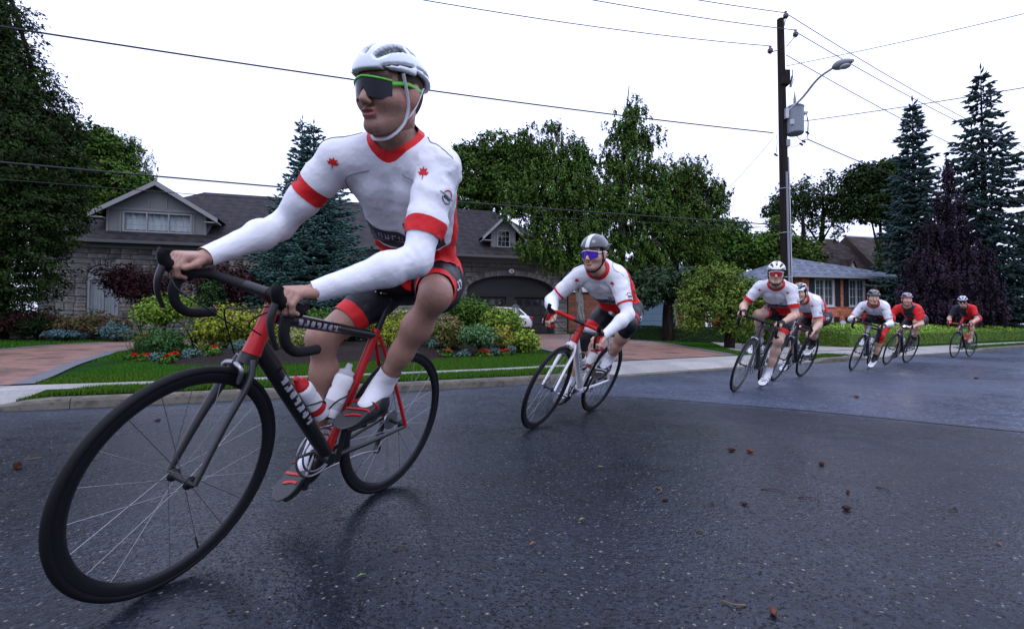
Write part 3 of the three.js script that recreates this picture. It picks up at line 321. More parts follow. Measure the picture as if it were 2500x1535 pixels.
// --- the stone house ---
{
  const O = W(-20.8, 22.4, 0.45), TURN = Math.atan2(0.279, 0.96), H = thing('stone_house', 'grey stone house with dark hipped roof and two gabled dormers', 'house', O, TURN);
  const EV = 4.25, RG = 8.0, z0 = 0, zg = -0.35, zc = 1.25, stones = [];
  const w1 = [2.4, 0.6, 0.85, 2.66, 3.15], w2 = [6.55, 0.6, 0.85, 2.66, 3.15], ga = [21.75, 2.55, -0.3, 2.4, 3.24];
  const wall = group('wall', H);
  slabWall(wall, 'backing', 0.02, 7.75, -0.4, EV, z0 - 0.03, 0.3, [archShape(...w1), archShape(...w2)], M.mortar);
  slabWall(wall, 'backing', 17.7, 25.1, -0.4, EV, zg - 0.03, 0.3, [archShape(...ga)], M.mortar);
  slabWall(wall, 'backing', 7.78, 17.7, -0.4, EV, zc - 0.03, 0.3, [], M.mortar);
  const side = new MB(); side.box(0, 0.3, -0.4, EV, -10.6, z0 - 0.34).box(24.8, 25.08, -0.4, EV, -10.6, zg - 0.34).box(7.76, 8.0, -0.4, EV, z0 - 0.3, zc - 0.06).box(17.4, 17.68, -0.4, EV, zg - 0.3, zc - 0.34).box(0.3, 24.8, -0.4, EV, -10.6, -10.3); side.build('backing', M.mortar, wall);
  box(wall, 'interior', 0.5, 24.6, -0.3, EV - 0.1, -1.6, -1.5, M.plaster);
  const push = (L, z, pr) => L.forEach(([a, b, c, d]) => stones.push([b - a, d - c, T4((a + b) / 2, (c + d) / 2, z), pr + (b - a) * (d - c)]));
  push(stoneCourses(0, 7.72, -0.3, EV - 0.32, [archHole(w1[0], w1[1] + 0.02, w1[2] - 0.05, w1[3], w1[4] + 0.3), archHole(w2[0], w2[1] + 0.02, w2[2] - 0.05, w2[3], w2[4] + 0.3)], 21), z0 - 0.03, 1);
  push(stoneCourses(17.72, 25.1, -0.3, EV - 0.32, [archHole(ga[0], ga[1] + 0.02, -1, ga[3], ga[4] + 0.34)], 23), zg - 0.03, 1);
  push(stoneCourses(7.78, 17.66, -0.3, EV - 0.32, [], 25), zc - 0.03, 0);
  stoneCourses(0, 10, -0.3, EV - 0.32, [], 27).forEach(([a, b, c, d]) => stones.push([b - a, d - c, T4(0.0, (c + d) / 2, -(a + b) / 2 - 0.05, 0, -Math.PI / 2, 0), 0.2]));
  for (const [hwo, q, z, n] of [[w1, 0.28, z0, 11], [w2, 0.28, z0, 11], [ga, 0.32, zg, 23]]) { const [c, hw, , ys, ya] = hwo, e = ya - ys; for (let i = 0; i < n; i++) { const t = Math.PI * (i + 0.5) / n, ca = Math.cos(t), sa = Math.sin(t), px = c + (hw + q / 2) * ca, py = ys + (e + q / 2) * sa, len = Math.PI / n * Math.sqrt((hw * sa) ** 2 + (e * ca) ** 2) * 1.06, nx = ca / hw, ny = sa / e; stones.push([len, q, T4(px, py, z - 0.022, 0, 0, Math.atan2(ny, nx) - Math.PI / 2), 2]); } }
  placeStones(stones, 300, wall, 29);
  // eaves
  for (const [a, b, z] of [[-0.05, 7.74, z0], [7.72, 17.75, zc], [17.72, 25.15, zg]]) { box(H, 'frieze', a, b, EV - 0.32, EV - 0.02, z - 0.2, z + 0.07, M.trimGrey); }
  // roof
  const rf = new MB(), e0 = EV, zB = -11, R0 = V(5, RG, -5.3), R1 = V(21.9, RG, -5.3), A = V(-0.5, e0, 0.5), B = V(25.6, e0, 0.5), C = V(25.6, e0, zB), D = V(-0.5, e0, zB);
  roofPlane(rf, [A, B, R1, R0]); roofPlane(rf, [B, C, R1]); roofPlane(rf, [C, D, R0, R1]); roofPlane(rf, [D, A, R0]);
  { const a = V(7.4, e0, zc + 0.45), b = V(18, e0, zc + 0.45), c = V(11.5, RG - 0.6, -4.4), d = V(13.9, RG - 0.6, -4.4); roofPlane(rf, [a, b, d, c]); roofPlane(rf, [b, V(18, e0, -1), d]); roofPlane(rf, [V(7.4, e0, -1), a, c]); }
  const roof = rf.build('roof', M.roofA, H);
  const gt = new MB(); gt.box(-0.5, 7.38, e0 - 0.14, e0 - 0.004, 0.42, 0.56).box(18.02, 25.62, e0 - 0.14, e0 - 0.004, 0.42, 0.56).box(7.3, 18.1, e0 - 0.14, e0 - 0.004, zc + 0.38, zc + 0.52).box(-0.56, -0.44, e0 - 0.14, e0 - 0.004, zB, 0.42).box(25.54, 25.66, e0 - 0.14, e0 - 0.004, zB, 0.42); gt.build('gutter', M.gutter, roof);
  const sf = new MB(); sf.box(-0.45, 7.3, e0 - 0.05, e0 - 0.01, 0.06, 0.42).box(18.1, 25.55, e0 - 0.05, e0 - 0.01, zg, 0.42).box(7.4, 18, e0 - 0.05, e0 - 0.01, zc, zc + 0.38); sf.build('soffit', M.trimGrey, H);
  // arched windows
  for (const [c, hw, yb, ys, ya] of [w1, w2]) { const yt = 2.56, w = windowUnit(H, c - hw, c + hw, yb, yt, z0 - 0.06, { lights: 2, grid: [2, 5], f: 0.08, curtain: M.curtain, bar: 0.009 }); const s = archShape(c, hw - 0.01, yt + 0.01, ys, ya - 0.01, THREE.Shape), g = new THREE.ExtrudeGeometry(s, { depth: 0.1, bevelEnabled: false, curveSegments: 14 }); g.translate(0, 0, z0 - 0.17); part('arched_panel', g, M.trimPanel, w); const s2 = archShape(c, hw, yt + 0.01, ys, ya, THREE.Shape); s2.holes = [archShape(c, hw - 0.08, yt + 0.09, ys, ya - 0.08)]; const g2 = new THREE.ExtrudeGeometry(s2, { depth: 0.08, bevelEnabled: false, curveSegments: 14 }); g2.translate(0, 0, z0 - 0.13); part('arched_frame', g2, M.frame, w); box(w, 'arched_mullion', c - 0.03, c + 0.03, yt + 0.09, ya - 0.09, z0 - 0.069, z0 - 0.05, M.frame); }
  // dormers
  { const x0 = 2.35, x1 = 6.45, zF = -0.3, d = gableDormer(H, x0, x1, zF, 4.55, 5.88, 7.15, 4.6, 0.55, { x0: 3.0, x1: 5.82, y0: 4.76, y1: 5.72, barge: 0.24, trims: [[x0 + 0.02, x1 - 0.02, 4.56, 4.7], [x0 + 0.02, x1 - 0.02, 5.76, 5.88], [4.0, 4.07, 5.9, 6.42], [4.72, 4.79, 5.9, 6.42], [x0 + 0.02, x0 + 0.1, 4.72, 5.74], [2.88, 2.96, 4.72, 5.74], [5.86, 5.94, 4.72, 5.74], [x1 - 0.1, x1 - 0.02, 4.72, 5.74]] }); windowUnit(d, 3.0, 5.82, 4.76, 5.72, zF, { lights: 3, grid: [3, 3], f: 0.07, curtain: mat([0.5, 0.52, 0.56], 0.8), bar: 0.008 }); }
  { const x0 = 20.55, x1 = 22.0, zF = -0.45, d = gableDormer(H, x0, x1, zF, 4.62, 5.9, 6.62, 3.6, 0.55, { x0: 20.92, x1: 21.68, y0: 4.85, y1: 5.8, barge: 0.22, trims: [[x0 + 0.01, x1 - 0.01, 4.62, 4.74], [x0 + 0.01, x0 + 0.26, 4.76, 5.85], [x1 - 0.26, x1 - 0.01, 4.76, 5.85]] }); windowUnit(d, 20.92, 21.68, 4.85, 5.8, zF, { grid: [3, 3], f: 0.05, bar: 0.01 }); }
  // garage: arched panel, header, two doors
  const gz = zg - 0.3, dr = group('garage_front', H); { const s = archShape(ga[0], ga[1] - 0.01, 2.2, ga[3], ga[4] - 0.02, THREE.Shape), g = new THREE.ExtrudeGeometry(s, { depth: 0.08, bevelEnabled: false, curveSegments: 20 }); g.translate(0, 0, gz - 0.06); part('arched_panel', g, M.garage, dr); box(dr, 'header', ga[0] - 2.54, ga[0] + 2.54, 2.06, 2.2, gz - 0.05, gz + 0.06, M.garage2); for (const x of [-2.45, 0, 2.45]) box(dr, 'post', ga[0] + x - (x ? 0.1 : 0.26), ga[0] + x + (x ? 0.1 : 0.26), -0.3, 2.058, gz - 0.05, gz + 0.05, M.garage); }
  for (const k of [-1, 1]) { const dx = ga[0] + k * 1.305, d = group('garage_door', H); box(d, 'panel_base', dx - 1.04, dx + 1.04, -0.3, 2.05, gz - 0.1, gz - 0.05, M.garage2); for (let r = 0; r < 4; r++) for (let c = 0; c < 4; c++) { const xa = dx - 1.0 + c * 0.5, ya = -0.05 + r * 0.52; if (r < 3) part('panel', rbox(0.42, 0.42, 0.03, 0.012), M.garage, d).position.set(xa + 0.25, ya + 0.26, gz - 0.042); else { box(d, 'glazing_frame', xa + 0.05, xa + 0.45, ya + 0.05, ya + 0.44, gz - 0.05, gz - 0.035, M.garage); new MB().quad(V(xa + 0.09, ya + 0.09, gz - 0.03), V(xa + 0.41, ya + 0.09, gz - 0.03), V(xa + 0.41, ya + 0.4, gz - 0.03), V(xa + 0.09, ya + 0.4, gz - 0.03)).build('pane', phys([0.02, 0.02, 0.022], 0.05), d); } } }
  // number plate
  const np = thing('house_number_plate', 'oval white number plate reading 36 over the garage arch', 'number plate', H.localToWorld(V(21.72, 3.5, zg + 0.04)), TURN);
  { const e = (rx, ry, d) => { const s = new THREE.Shape(); s.absellipse(0, 0, rx, ry, 0, Math.PI * 2); return new THREE.ExtrudeGeometry(s, { depth: d, bevelEnabled: false, curveSegments: 24 }); }; part('rim', e(0.2, 0.15, 0.02), M.black, np); const g = e(0.17, 0.12, 0.026); const p = g.attributes.position, u = g.attributes.uv; for (let i = 0; i < p.count; i++) u.setXY(i, p.getX(i) / 0.34 + 0.5, p.getY(i) / 0.24 + 0.5); part('face', g, mat([1, 1, 1], 0.4, { map: canvasTex(256, 180, (c, w, h) => { c.fillStyle = '#dfe3e0'; c.fillRect(0, 0, w, h); c.fillStyle = '#1c2430'; c.font = 'italic bold 120px serif'; c.textAlign = 'center'; c.textBaseline = 'middle'; c.fillText('36', w / 2, h / 2 + 6); }) }), np); }
  // lantern on the garage pier
  const ln = thing('wall_lantern', 'black wall lantern on the stone pier right of the garage', 'lantern', H.localToWorld(V(24.72, 2.85, zg + 0.03)), TURN);
  part('bracket', tubeGeo([V(0, 0.25, 0), V(0, 0.42, 0.05), V(0, 0.4, 0.18), V(0, 0.3, 0.2)], 0.018, 6), M.black, ln); part('cap', new THREE.ConeGeometry(0.13, 0.14, 6).translate(0, 0.27, 0.2), M.black, ln); part('glass_body', new THREE.CylinderGeometry(0.1, 0.07, 0.26, 6).translate(0, 0.07, 0.2), phys([0.05, 0.05, 0.05], 0.2), ln); part('finial', new THREE.SphereGeometry(0.04, 8, 6).translate(0, -0.09, 0.2), M.black, ln); part('back_plate', rbox(0.12, 0.3, 0.03, 0.01).translate(0, 0.2, 0), M.black, ln);
  scene.updateMatrixWorld(true);
}
// --- red brick house with the low grey hipped roof ---
{
  const TURN = Math.atan2(0.217, 0.976), H = thing('brick_house', 'red brick house with low grey hipped roof and dark shutters', 'house', W(18.0, 31.7, 0.5), TURN), Wd = 5.9, Dp = 9.4, EV = 3.5;
  const wins = [[0.95, 2.4, 1.62, 3.34], [3.5, 4.75, 1.62, 3.34], [1.15, 2.3, 0.15, 0.95], [3.6, 4.7, 0.15, 0.95]];
  slabWall(H, 'front_wall', 0, Wd, -0.4, EV, 0, 0.25, wins.map(w => rectPath(...w)), M.brick);
  new MB().box(0, 0.25, -0.4, EV, -Dp, -0.252).box(Wd - 0.25, Wd, -0.4, EV, -Dp, -0.252).box(0.25, Wd - 0.25, -0.4, EV, -Dp, -Dp + 0.25).build('side_wall', M.brick, H);
  box(H, 'interior', 0.3, Wd - 0.3, -0.3, EV, -1.8, -1.7, M.plaster);
  wins.forEach(([a, b, c, d], i) => { const w = windowUnit(H, a, b, c, d, -0.03, { frame: M.white, lights: i < 2 ? 2 : 1, grid: i < 2 ? [2, 3] : [3, 2], f: 0.08, sill: true, bar: 0.012, curtain: i < 2 ? mat([0.16, 0.18, 0.19], 0.9, { side: THREE.DoubleSide }) : null }); });
  for (const [a, b, c, d] of wins) for (const x of [a - 0.42, b + 0.04]) { const s = group('shutter', H); box(s, 'frame', x, x + 0.38, c, d, 0.004, 0.04, M.shutter); const n = Math.floor((d - c) / 0.11); const sl = new MB(); for (let k = 0; k < n; k++) sl.box(x + 0.05, x + 0.33, c + 0.06 + k * 0.108, c + 0.06 + k * 0.108 + 0.06, 0.041, 0.055); sl.build('louvres', M.shutter, s); }
  const r = new MB(), o = 1.05, fo = 0.62, A = V(-o, EV, fo), B = V(Wd + o + 1.1, EV, fo), C = V(Wd + o + 1.1, EV, -Dp - o), D = V(-o, EV, -Dp - o), P = V(3.0, EV + 1.75, -4.2), Q = V(3.6, EV + 1.75, -5.4);
  roofPlane(r, [A, B, P]); roofPlane(r, [B, C, Q, P]); roofPlane(r, [C, D, Q]); roofPlane(r, [D, A, P, Q]); const roof = r.build('roof', M.roofB, H);
  new MB().box(-o, Wd + o + 1.1, EV - 0.16, EV - 0.004, fo - 0.04, fo + 0.02).box(-o - 0.02, -o + 0.04, EV - 0.16, EV - 0.004, -Dp - o, fo - 0.042).build('fascia', mat([0.3, 0.33, 0.36], 0.5), roof);
  box(H, 'soffit', -o + 0.05, Wd + o + 0.5, EV - 0.05, EV - 0.01, -Dp, fo - 0.05, mat([0.5, 0.5, 0.5], 0.7));
}
// --- steep brown roofed house behind it ---
{
  const H = thing('tudor_house', 'tall house with steep brown shingled roof behind the brick house', 'house', W(30.2, 49, 0.7), 0.25); const EV = 5.4;
  new MB().box(0, 9, -0.3, EV, -9, 0).build('wall', mat([0.4, 0.36, 0.3], 0.9), H);
  const r = new MB(), A = V(-0.4, EV, 0.4), B = V(5.2, EV, 0.4), C = V(9.4, EV, 0.4), P = V(3.1, EV + 3.9, -3.2), Q = V(4.3, EV + 3.9, -3.2), Dd = V(-0.4, EV, -9.4), E = V(9.4, EV, -9.4), S = V(4.3, EV + 3.9, -6);
  roofPlane(r, [A, C, Q, P]); roofPlane(r, [C, E, S, Q]); roofPlane(r, [E, Dd, S]); r.quad(Dd, A, P, S); const roof = r.build('roof', M.roofC, H);
  { const g = group('gable', H), s = new THREE.Shape(); s.moveTo(1.6, EV - 0.6); s.lineTo(3.4, EV - 0.6); s.lineTo(2.5, EV + 1.0); const ge = new THREE.ExtrudeGeometry(s, { depth: 0.2, bevelEnabled: false }); ge.translate(0, 0, 0.4); part('gable_wall', ge, mat([0.42, 0.38, 0.31], 0.9), g); const b = new MB(); b.tube([V(1.35, EV - 0.75, 0.7), V(2.5, EV + 1.25, 0.7)], 0.09, 4).tube([V(3.65, EV - 0.75, 0.7), V(2.5, EV + 1.25, 0.7)], 0.09, 4); b.build('bargeboard', mat([0.1, 0.075, 0.06], 0.8), g); const gr = new MB(); roofPlane(gr, [V(1.3, EV - 0.7, -2.5), V(1.3, EV - 0.7, 0.72), V(2.5, EV + 1.3, 0.72), V(2.5, EV + 1.3, -2.5)]); roofPlane(gr, [V(3.7, EV - 0.7, 0.72), V(3.7, EV - 0.7, -2.5), V(2.5, EV + 1.3, -2.5), V(2.5, EV + 1.3, 0.72)]); gr.build('gable_roof', M.roofC, g); }
  const H2 = new MB(), z = -3; roofPlane(H2, [V(5.0, EV + 0.4, 1), V(14, EV + 0.4, 1), V(14, EV + 4.2, -3), V(5.6, EV + 4.2, -3)]); roofPlane(H2, [V(14, EV + 0.4, -8), V(5, EV + 0.4, -8), V(5.6, EV + 4.2, -3), V(14, EV + 4.2, -3)]); H2.tri(V(5.0, EV + 0.4, -8), V(5.0, EV + 0.4, 1), V(5.6, EV + 4.2, -3)); H2.build('wing_roof', M.roofC, H); box(H, 'ridge_flashing', 5.6, 14, EV + 4.19, EV + 4.3, -3.08, -2.92, mat([0.42, 0.44, 0.46], 0.35, { metalness: 0.6 })); box(H, 'wing_wall', 5.4, 13.8, -0.3, EV + 0.38, -7.8, 0.6, mat([0.4, 0.36, 0.3], 0.9)); box(H, 'chimney_pot', 1.2, 1.5, EV + 2.4, EV + 3.3, -1.9, -1.6, mat([0.4, 0.2, 0.14], 0.8));
}
// --- neighbour: white gable over brick, blue garage door, grey roof, brick chimney ---
{
  const H = thing('neighbour_house', 'brick house with white gable and blue garage door behind birches', 'house', W(3.7, 33.5, 0.55), 0.18);
  new MB().box(0, 3.6, -0.4, 2.55, -8, 0).build('front_wall', M.brick2, H);
  { const s = new THREE.Shape(); s.moveTo(-0.25, 2.56); s.lineTo(3.85, 2.56); s.lineTo(3.85, 3.0); s.lineTo(1.8, 4.9); s.lineTo(-0.25, 3.0); const g = new THREE.ExtrudeGeometry(s, { depth: 0.15, bevelEnabled: false }); part('gable', g, M.white, H); const b = new MB(); for (let i = 0; i < 9; i++) { const y = 2.66 + i * 0.24, w = Math.min(2.0, (4.9 - y) / 1.9 * 2.05) - 0.12; if (w > 0.1) b.box(1.8 - w, 1.8 + w, y, y + 0.025, 0.151, 0.165); } b.build('siding_laps', mat([0.6, 0.61, 0.62], 0.6), H); }
  const r = new MB(); roofPlane(r, [V(-0.5, 2.85, -9), V(-0.5, 2.85, 0.35), V(1.8, 5.05, 0.35), V(1.8, 5.05, -9)]); roofPlane(r, [V(4.1, 2.85, 0.35), V(4.1, 2.85, -9), V(1.8, 5.05, -9), V(1.8, 5.05, 0.35)]); roofPlane(r, [V(3.7, 2.75, -0.1), V(10.4, 2.75, -0.1), V(10.4, 5.3, -4.5), V(3.7, 5.3, -4.5)]); roofPlane(r, [V(10.4, 2.75, -9), V(3.7, 2.75, -9), V(3.7, 5.3, -4.5), V(10.4, 5.3, -4.5)]); r.build('roof', M.roofD, H);
  new MB().box(3.6, 4.3, -0.4, 2.7, -8, -0.5).box(7.95, 10.1, -0.4, 2.7, -8, -0.5).box(4.3, 7.95, 2.15, 2.7, -8, -0.5).build('side_wall', M.brick2, H);
  new MB().box(4.3, 4.42, -0.3, 2.15, -0.55, -0.46).box(7.75, 7.95, -0.3, 2.15, -0.55, -0.46).box(4.42, 7.75, 2.03, 2.15, -0.55, -0.46).box(8.45, 8.53, -0.3, 2.7, -0.498, -0.42).build('trim', M.white, H);
  const d = group('garage_door', H), bl = mat([0.09, 0.15, 0.2], 0.5), bl2 = mat([0.1, 0.165, 0.215], 0.5); box(d, 'door_leaf', 4.42, 7.75, -0.3, 2.03, -0.66, -0.6, bl2); for (let rr = 0; rr < 5; rr++) for (let c = 0; c < 4; c++) part('panel', rbox(0.74, 0.4, 0.03, 0.012), bl, d).position.set(4.84 + c * 0.83, -0.05 + rr * 0.46, -0.596);
  const c = group('chimney', H); box(c, 'stack', 8.3, 9.2, 3.5, 6.0, -5.2, -4.5, M.brick); box(c, 'crown', 8.2, 9.3, 6.0, 6.15, -5.3, -4.4, M.brick2);
}
// ---------- trees, shrubs, hedges ----------
class Leaves { // merged leaf faces with vertex colours
  constructor(cap) { this.p = new Float32Array(cap * 12); this.n = new Float32Array(cap * 12); this.c = new Float32Array(cap * 12); this.k = 0; this.cap = cap; }
  leaf(x, y, z, nx, ny, nz, dx, dy, dz, L, Wd, r, g, b) { // centre line from (x,y,z) along d, face normal n
    if (this.k >= this.cap) return; const o = this.k++ * 12, sx = dy * nz - dz * ny, sy = dz * nx - dx * nz, sz = dx * ny - dy * nx, f = 0.16 * L, m = 0.45 * L;
    const P = this.p, N = this.n, C = this.c, h = Wd / 2;
    P[o] = x; P[o + 1] = y; P[o + 2] = z; P[o + 3] = x + dx * m + sx * h + nx * f; P[o + 4] = y + dy * m + sy * h + ny * f; P[o + 5] = z + dz * m + sz * h + nz * f;
    P[o + 6] = x + dx * L; P[o + 7] = y + dy * L; P[o + 8] = z + dz * L; P[o + 9] = x + dx * m - sx * h + nx * f; P[o + 10] = y + dy * m - sy * h + ny * f; P[o + 11] = z + dz * m - sz * h + nz * f;
    for (let i = 0; i < 12; i += 3) { N[o + i] = nx; N[o + i + 1] = ny; N[o + i + 2] = nz; C[o + i] = r; C[o + i + 1] = g; C[o + i + 2] = b; }
  }
  geo() { const k = this.k, g = new THREE.BufferGeometry(), ix = new Uint32Array(k * 6); for (let i = 0; i < k; i++) { const a = i * 4, o = i * 6; ix[o] = a; ix[o + 1] = a + 1; ix[o + 2] = a + 2; ix[o + 3] = a; ix[o + 4] = a + 2; ix[o + 5] = a + 3; } g.setAttribute('position', new THREE.BufferAttribute(this.p.slice(0, k * 12), 3)); g.setAttribute('normal', new THREE.BufferAttribute(this.n.slice(0, k * 12), 3)); g.setAttribute('color', new THREE.BufferAttribute(this.c.slice(0, k * 12), 3)); g.setIndex(new THREE.BufferAttribute(ix, 1)); return g; }
}
M.leaf = phys([1, 1, 1], 0.75, { vertexColors: true, side: THREE.DoubleSide, specularIntensity: 0.18 }); M.needle = phys([1, 1, 1], 0.85, { vertexColors: true, side: THREE.DoubleSide, specularIntensity: 0.15 });
const barkMap = dataTex(256, (u, v) => { const g = 0.55 + 0.5 * (tfbm(u, v * 0.3, 24, 101, 3) - 0.5) + 0.3 * (tfbm(u, v, 8, 103, 3) - 0.5); return [g, g * 0.95, g * 0.9]; });
M.bark = mat([0.12, 0.1, 0.085], 0.95, { map: barkMap, bumpMap: noiseBump, bumpScale: 0.03 }); M.barkDark = mat([0.05, 0.042, 0.04], 0.95, { map: barkMap });
const birchMap = dataTex(256, (u, v) => { const a = tfbm(u, v, 4, 111, 3), s = tnoise(u * 0.5, v, 64, 113) * 0.6 + tnoise(u, v, 16, 117) * 0.4, g = 0.66 + 0.2 * (a - 0.5) - (s > 0.66 ? 0.45 : 0); return [g, g * 0.98, g * 0.94]; });
M.birch = mat([0.62, 0.62, 0.6], 0.8, { map: birchMap });
const nrm = (x, y, z) => { const l = Math.hypot(x, y, z) || 1; return [x / l, y / l, z / l]; };
// o: blobs [[x,y,z,rx,ry,rz],...], n clumps, per leaves, size, cr clump radius, cols, hang (strand length), shell
function crownGeo(o, seed) {
  const r = RNG(seed), L = new Leaves(o.n * o.per), wts = o.blobs.map(b => (b[3] * b[5] + b[3] * b[4] + b[4] * b[5]) ), tot = wts.reduce((a, b) => a + b, 0), tw = o.aspect || 0.55, up = o.up ?? 0.5, sh0 = o.shell ?? 0.45;
  for (let i = 0; i < o.n; i++) {
    let t = r() * tot, bi = 0; while (bi < wts.length - 1 && (t -= wts[bi]) > 0) bi++; const B = o.blobs[bi];
    let ux, uy, uz, q; do { ux = r.r(-1, 1); uy = r.r(-1, 1); uz = r.r(-1, 1); q = ux * ux + uy * uy + uz * uz; } while (q > 1 || q < 0.01); q = Math.sqrt(q); ux /= q; uy /= q; uz /= q;
    const lump = 1 + (o.lump ?? 0.25) * (fbm(ux * 2.2 + bi * 3, uy * 2.2, uz * 2.2 + seed, 2) - 0.5) * 2, rad = (1 - sh0 * r() ** 1.6) * lump, cx = B[0] + ux * B[3] * rad, cy = B[1] + uy * B[4] * rad, cz = B[2] + uz * B[5] * rad;
    if (o.floor !== undefined && cy < o.floor) continue; if (o.gap && fbm(cx * o.gap + 7, cy * o.gap, cz * o.gap, 2) < (o.gapT ?? 0.4)) continue;
    const k = r(), c0 = o.cols[r.i(o.cols.length)], tone = r.r(0.8, 1.2), S = o.hang ? o.hang * r.r(0.35, 1) : 0, sxx = r.g() * 0.12, szz = r.g() * 0.12;
    for (let j = 0; j < o.per; j++) {
      let x, y, z; if (S) { const f = j / o.per; x = cx + sxx * f * S + r.g() * 0.05; y = cy - f * S; z = cz + szz * f * S + r.g() * 0.05; } else { x = cx + r.g() * o.cr * 1.2; y = cy + r.g() * o.cr * (o.flat ?? 0.8); z = cz + r.g() * o.cr * 1.2; }
      if (o.floor !== undefined && y < o.floor) continue;
      const N = nrm(ux * 0.55 + r.g() * 0.9, up + uy * 0.4 + r.g() * 0.8, uz * 0.55 + r.g() * 0.9); let D = S ? nrm(r.g() * 0.7, -1, r.g() * 0.7) : nrm(ux * 0.6 + r.g(), -0.25 + (o.rise ?? 0) + r.g() * 0.6, uz * 0.6 + r.g()); const dt = D[0] * N[0] + D[1] * N[1] + D[2] * N[2]; D = nrm(D[0] - dt * N[0], D[1] - dt * N[1], D[2] - dt * N[2]);
      const s = o.size * r.r(0.65, 1.3), v = tone * r.r(0.85, 1.15); L.leaf(x, y, z, ...N, ...D, s, s * tw, c0[0] * v, c0[1] * v, c0[2] * v);
    }
  }
  return L.geo();
}
function leafTree(name, label, cat, base, o, seed, grp) {
  const t = thing(name, label, cat, base, 0, grp), r = RNG(seed + 500);
  if (o.trunk) { const bm = o.bark || M.bark, mb = new MB(), T = o.trunk.map(p => V(p[0], p[1], p[2])), R = o.trunk.map(p => p[3]); const P = curvePts(T, 14), n = P.length - 1; mb.tube(P, f => { const x = f * (R.length - 1), i = Math.min(R.length - 2, Math.floor(x)); return lerp(R[i], R[i + 1], x - i); }, 9); const tk = mb.build('trunk', bm, t);
    const lb = new MB(); for (const B of o.blobs) { const f = r.r(0.4, 0.85), a = P[Math.floor(f * n)], e = V(B[0], B[1], B[2]), m = a.clone().lerp(e, 0.5).add(V(r.g() * 0.3, 0.25 + r.g() * 0.2, r.g() * 0.3)); const r0 = lerp(R[0], R[R.length - 1], f) * 0.6; lb.tube(curvePts([a, m, e], 6), q => lerp(r0, 0.02, q), 6, false); for (let k = 0; k < (o.twigs ?? 6); k++) { const th = r() * 6.28, ph = r.r(-0.5, 1.2), s = e.clone().lerp(a, r.r(0, 0.45)), q = V(B[0] + Math.cos(th) * Math.cos(ph) * B[3] * 0.85, B[1] + Math.sin(ph) * B[4] * 0.85, B[2] + Math.sin(th) * Math.cos(ph) * B[5] * 0.85), mm = s.clone().lerp(q, 0.5).add(V(0, 0.15, 0)); lb.tube(curvePts([s, mm, q], 4), w => lerp(r0 * 0.4, 0.008, w), 5, false); } } lb.build('limbs', bm, t).userData.kind = 'stuff'; }
  const cr = part('crown', crownGeo(o, seed), o.mat || M.leaf, t); return t;
}
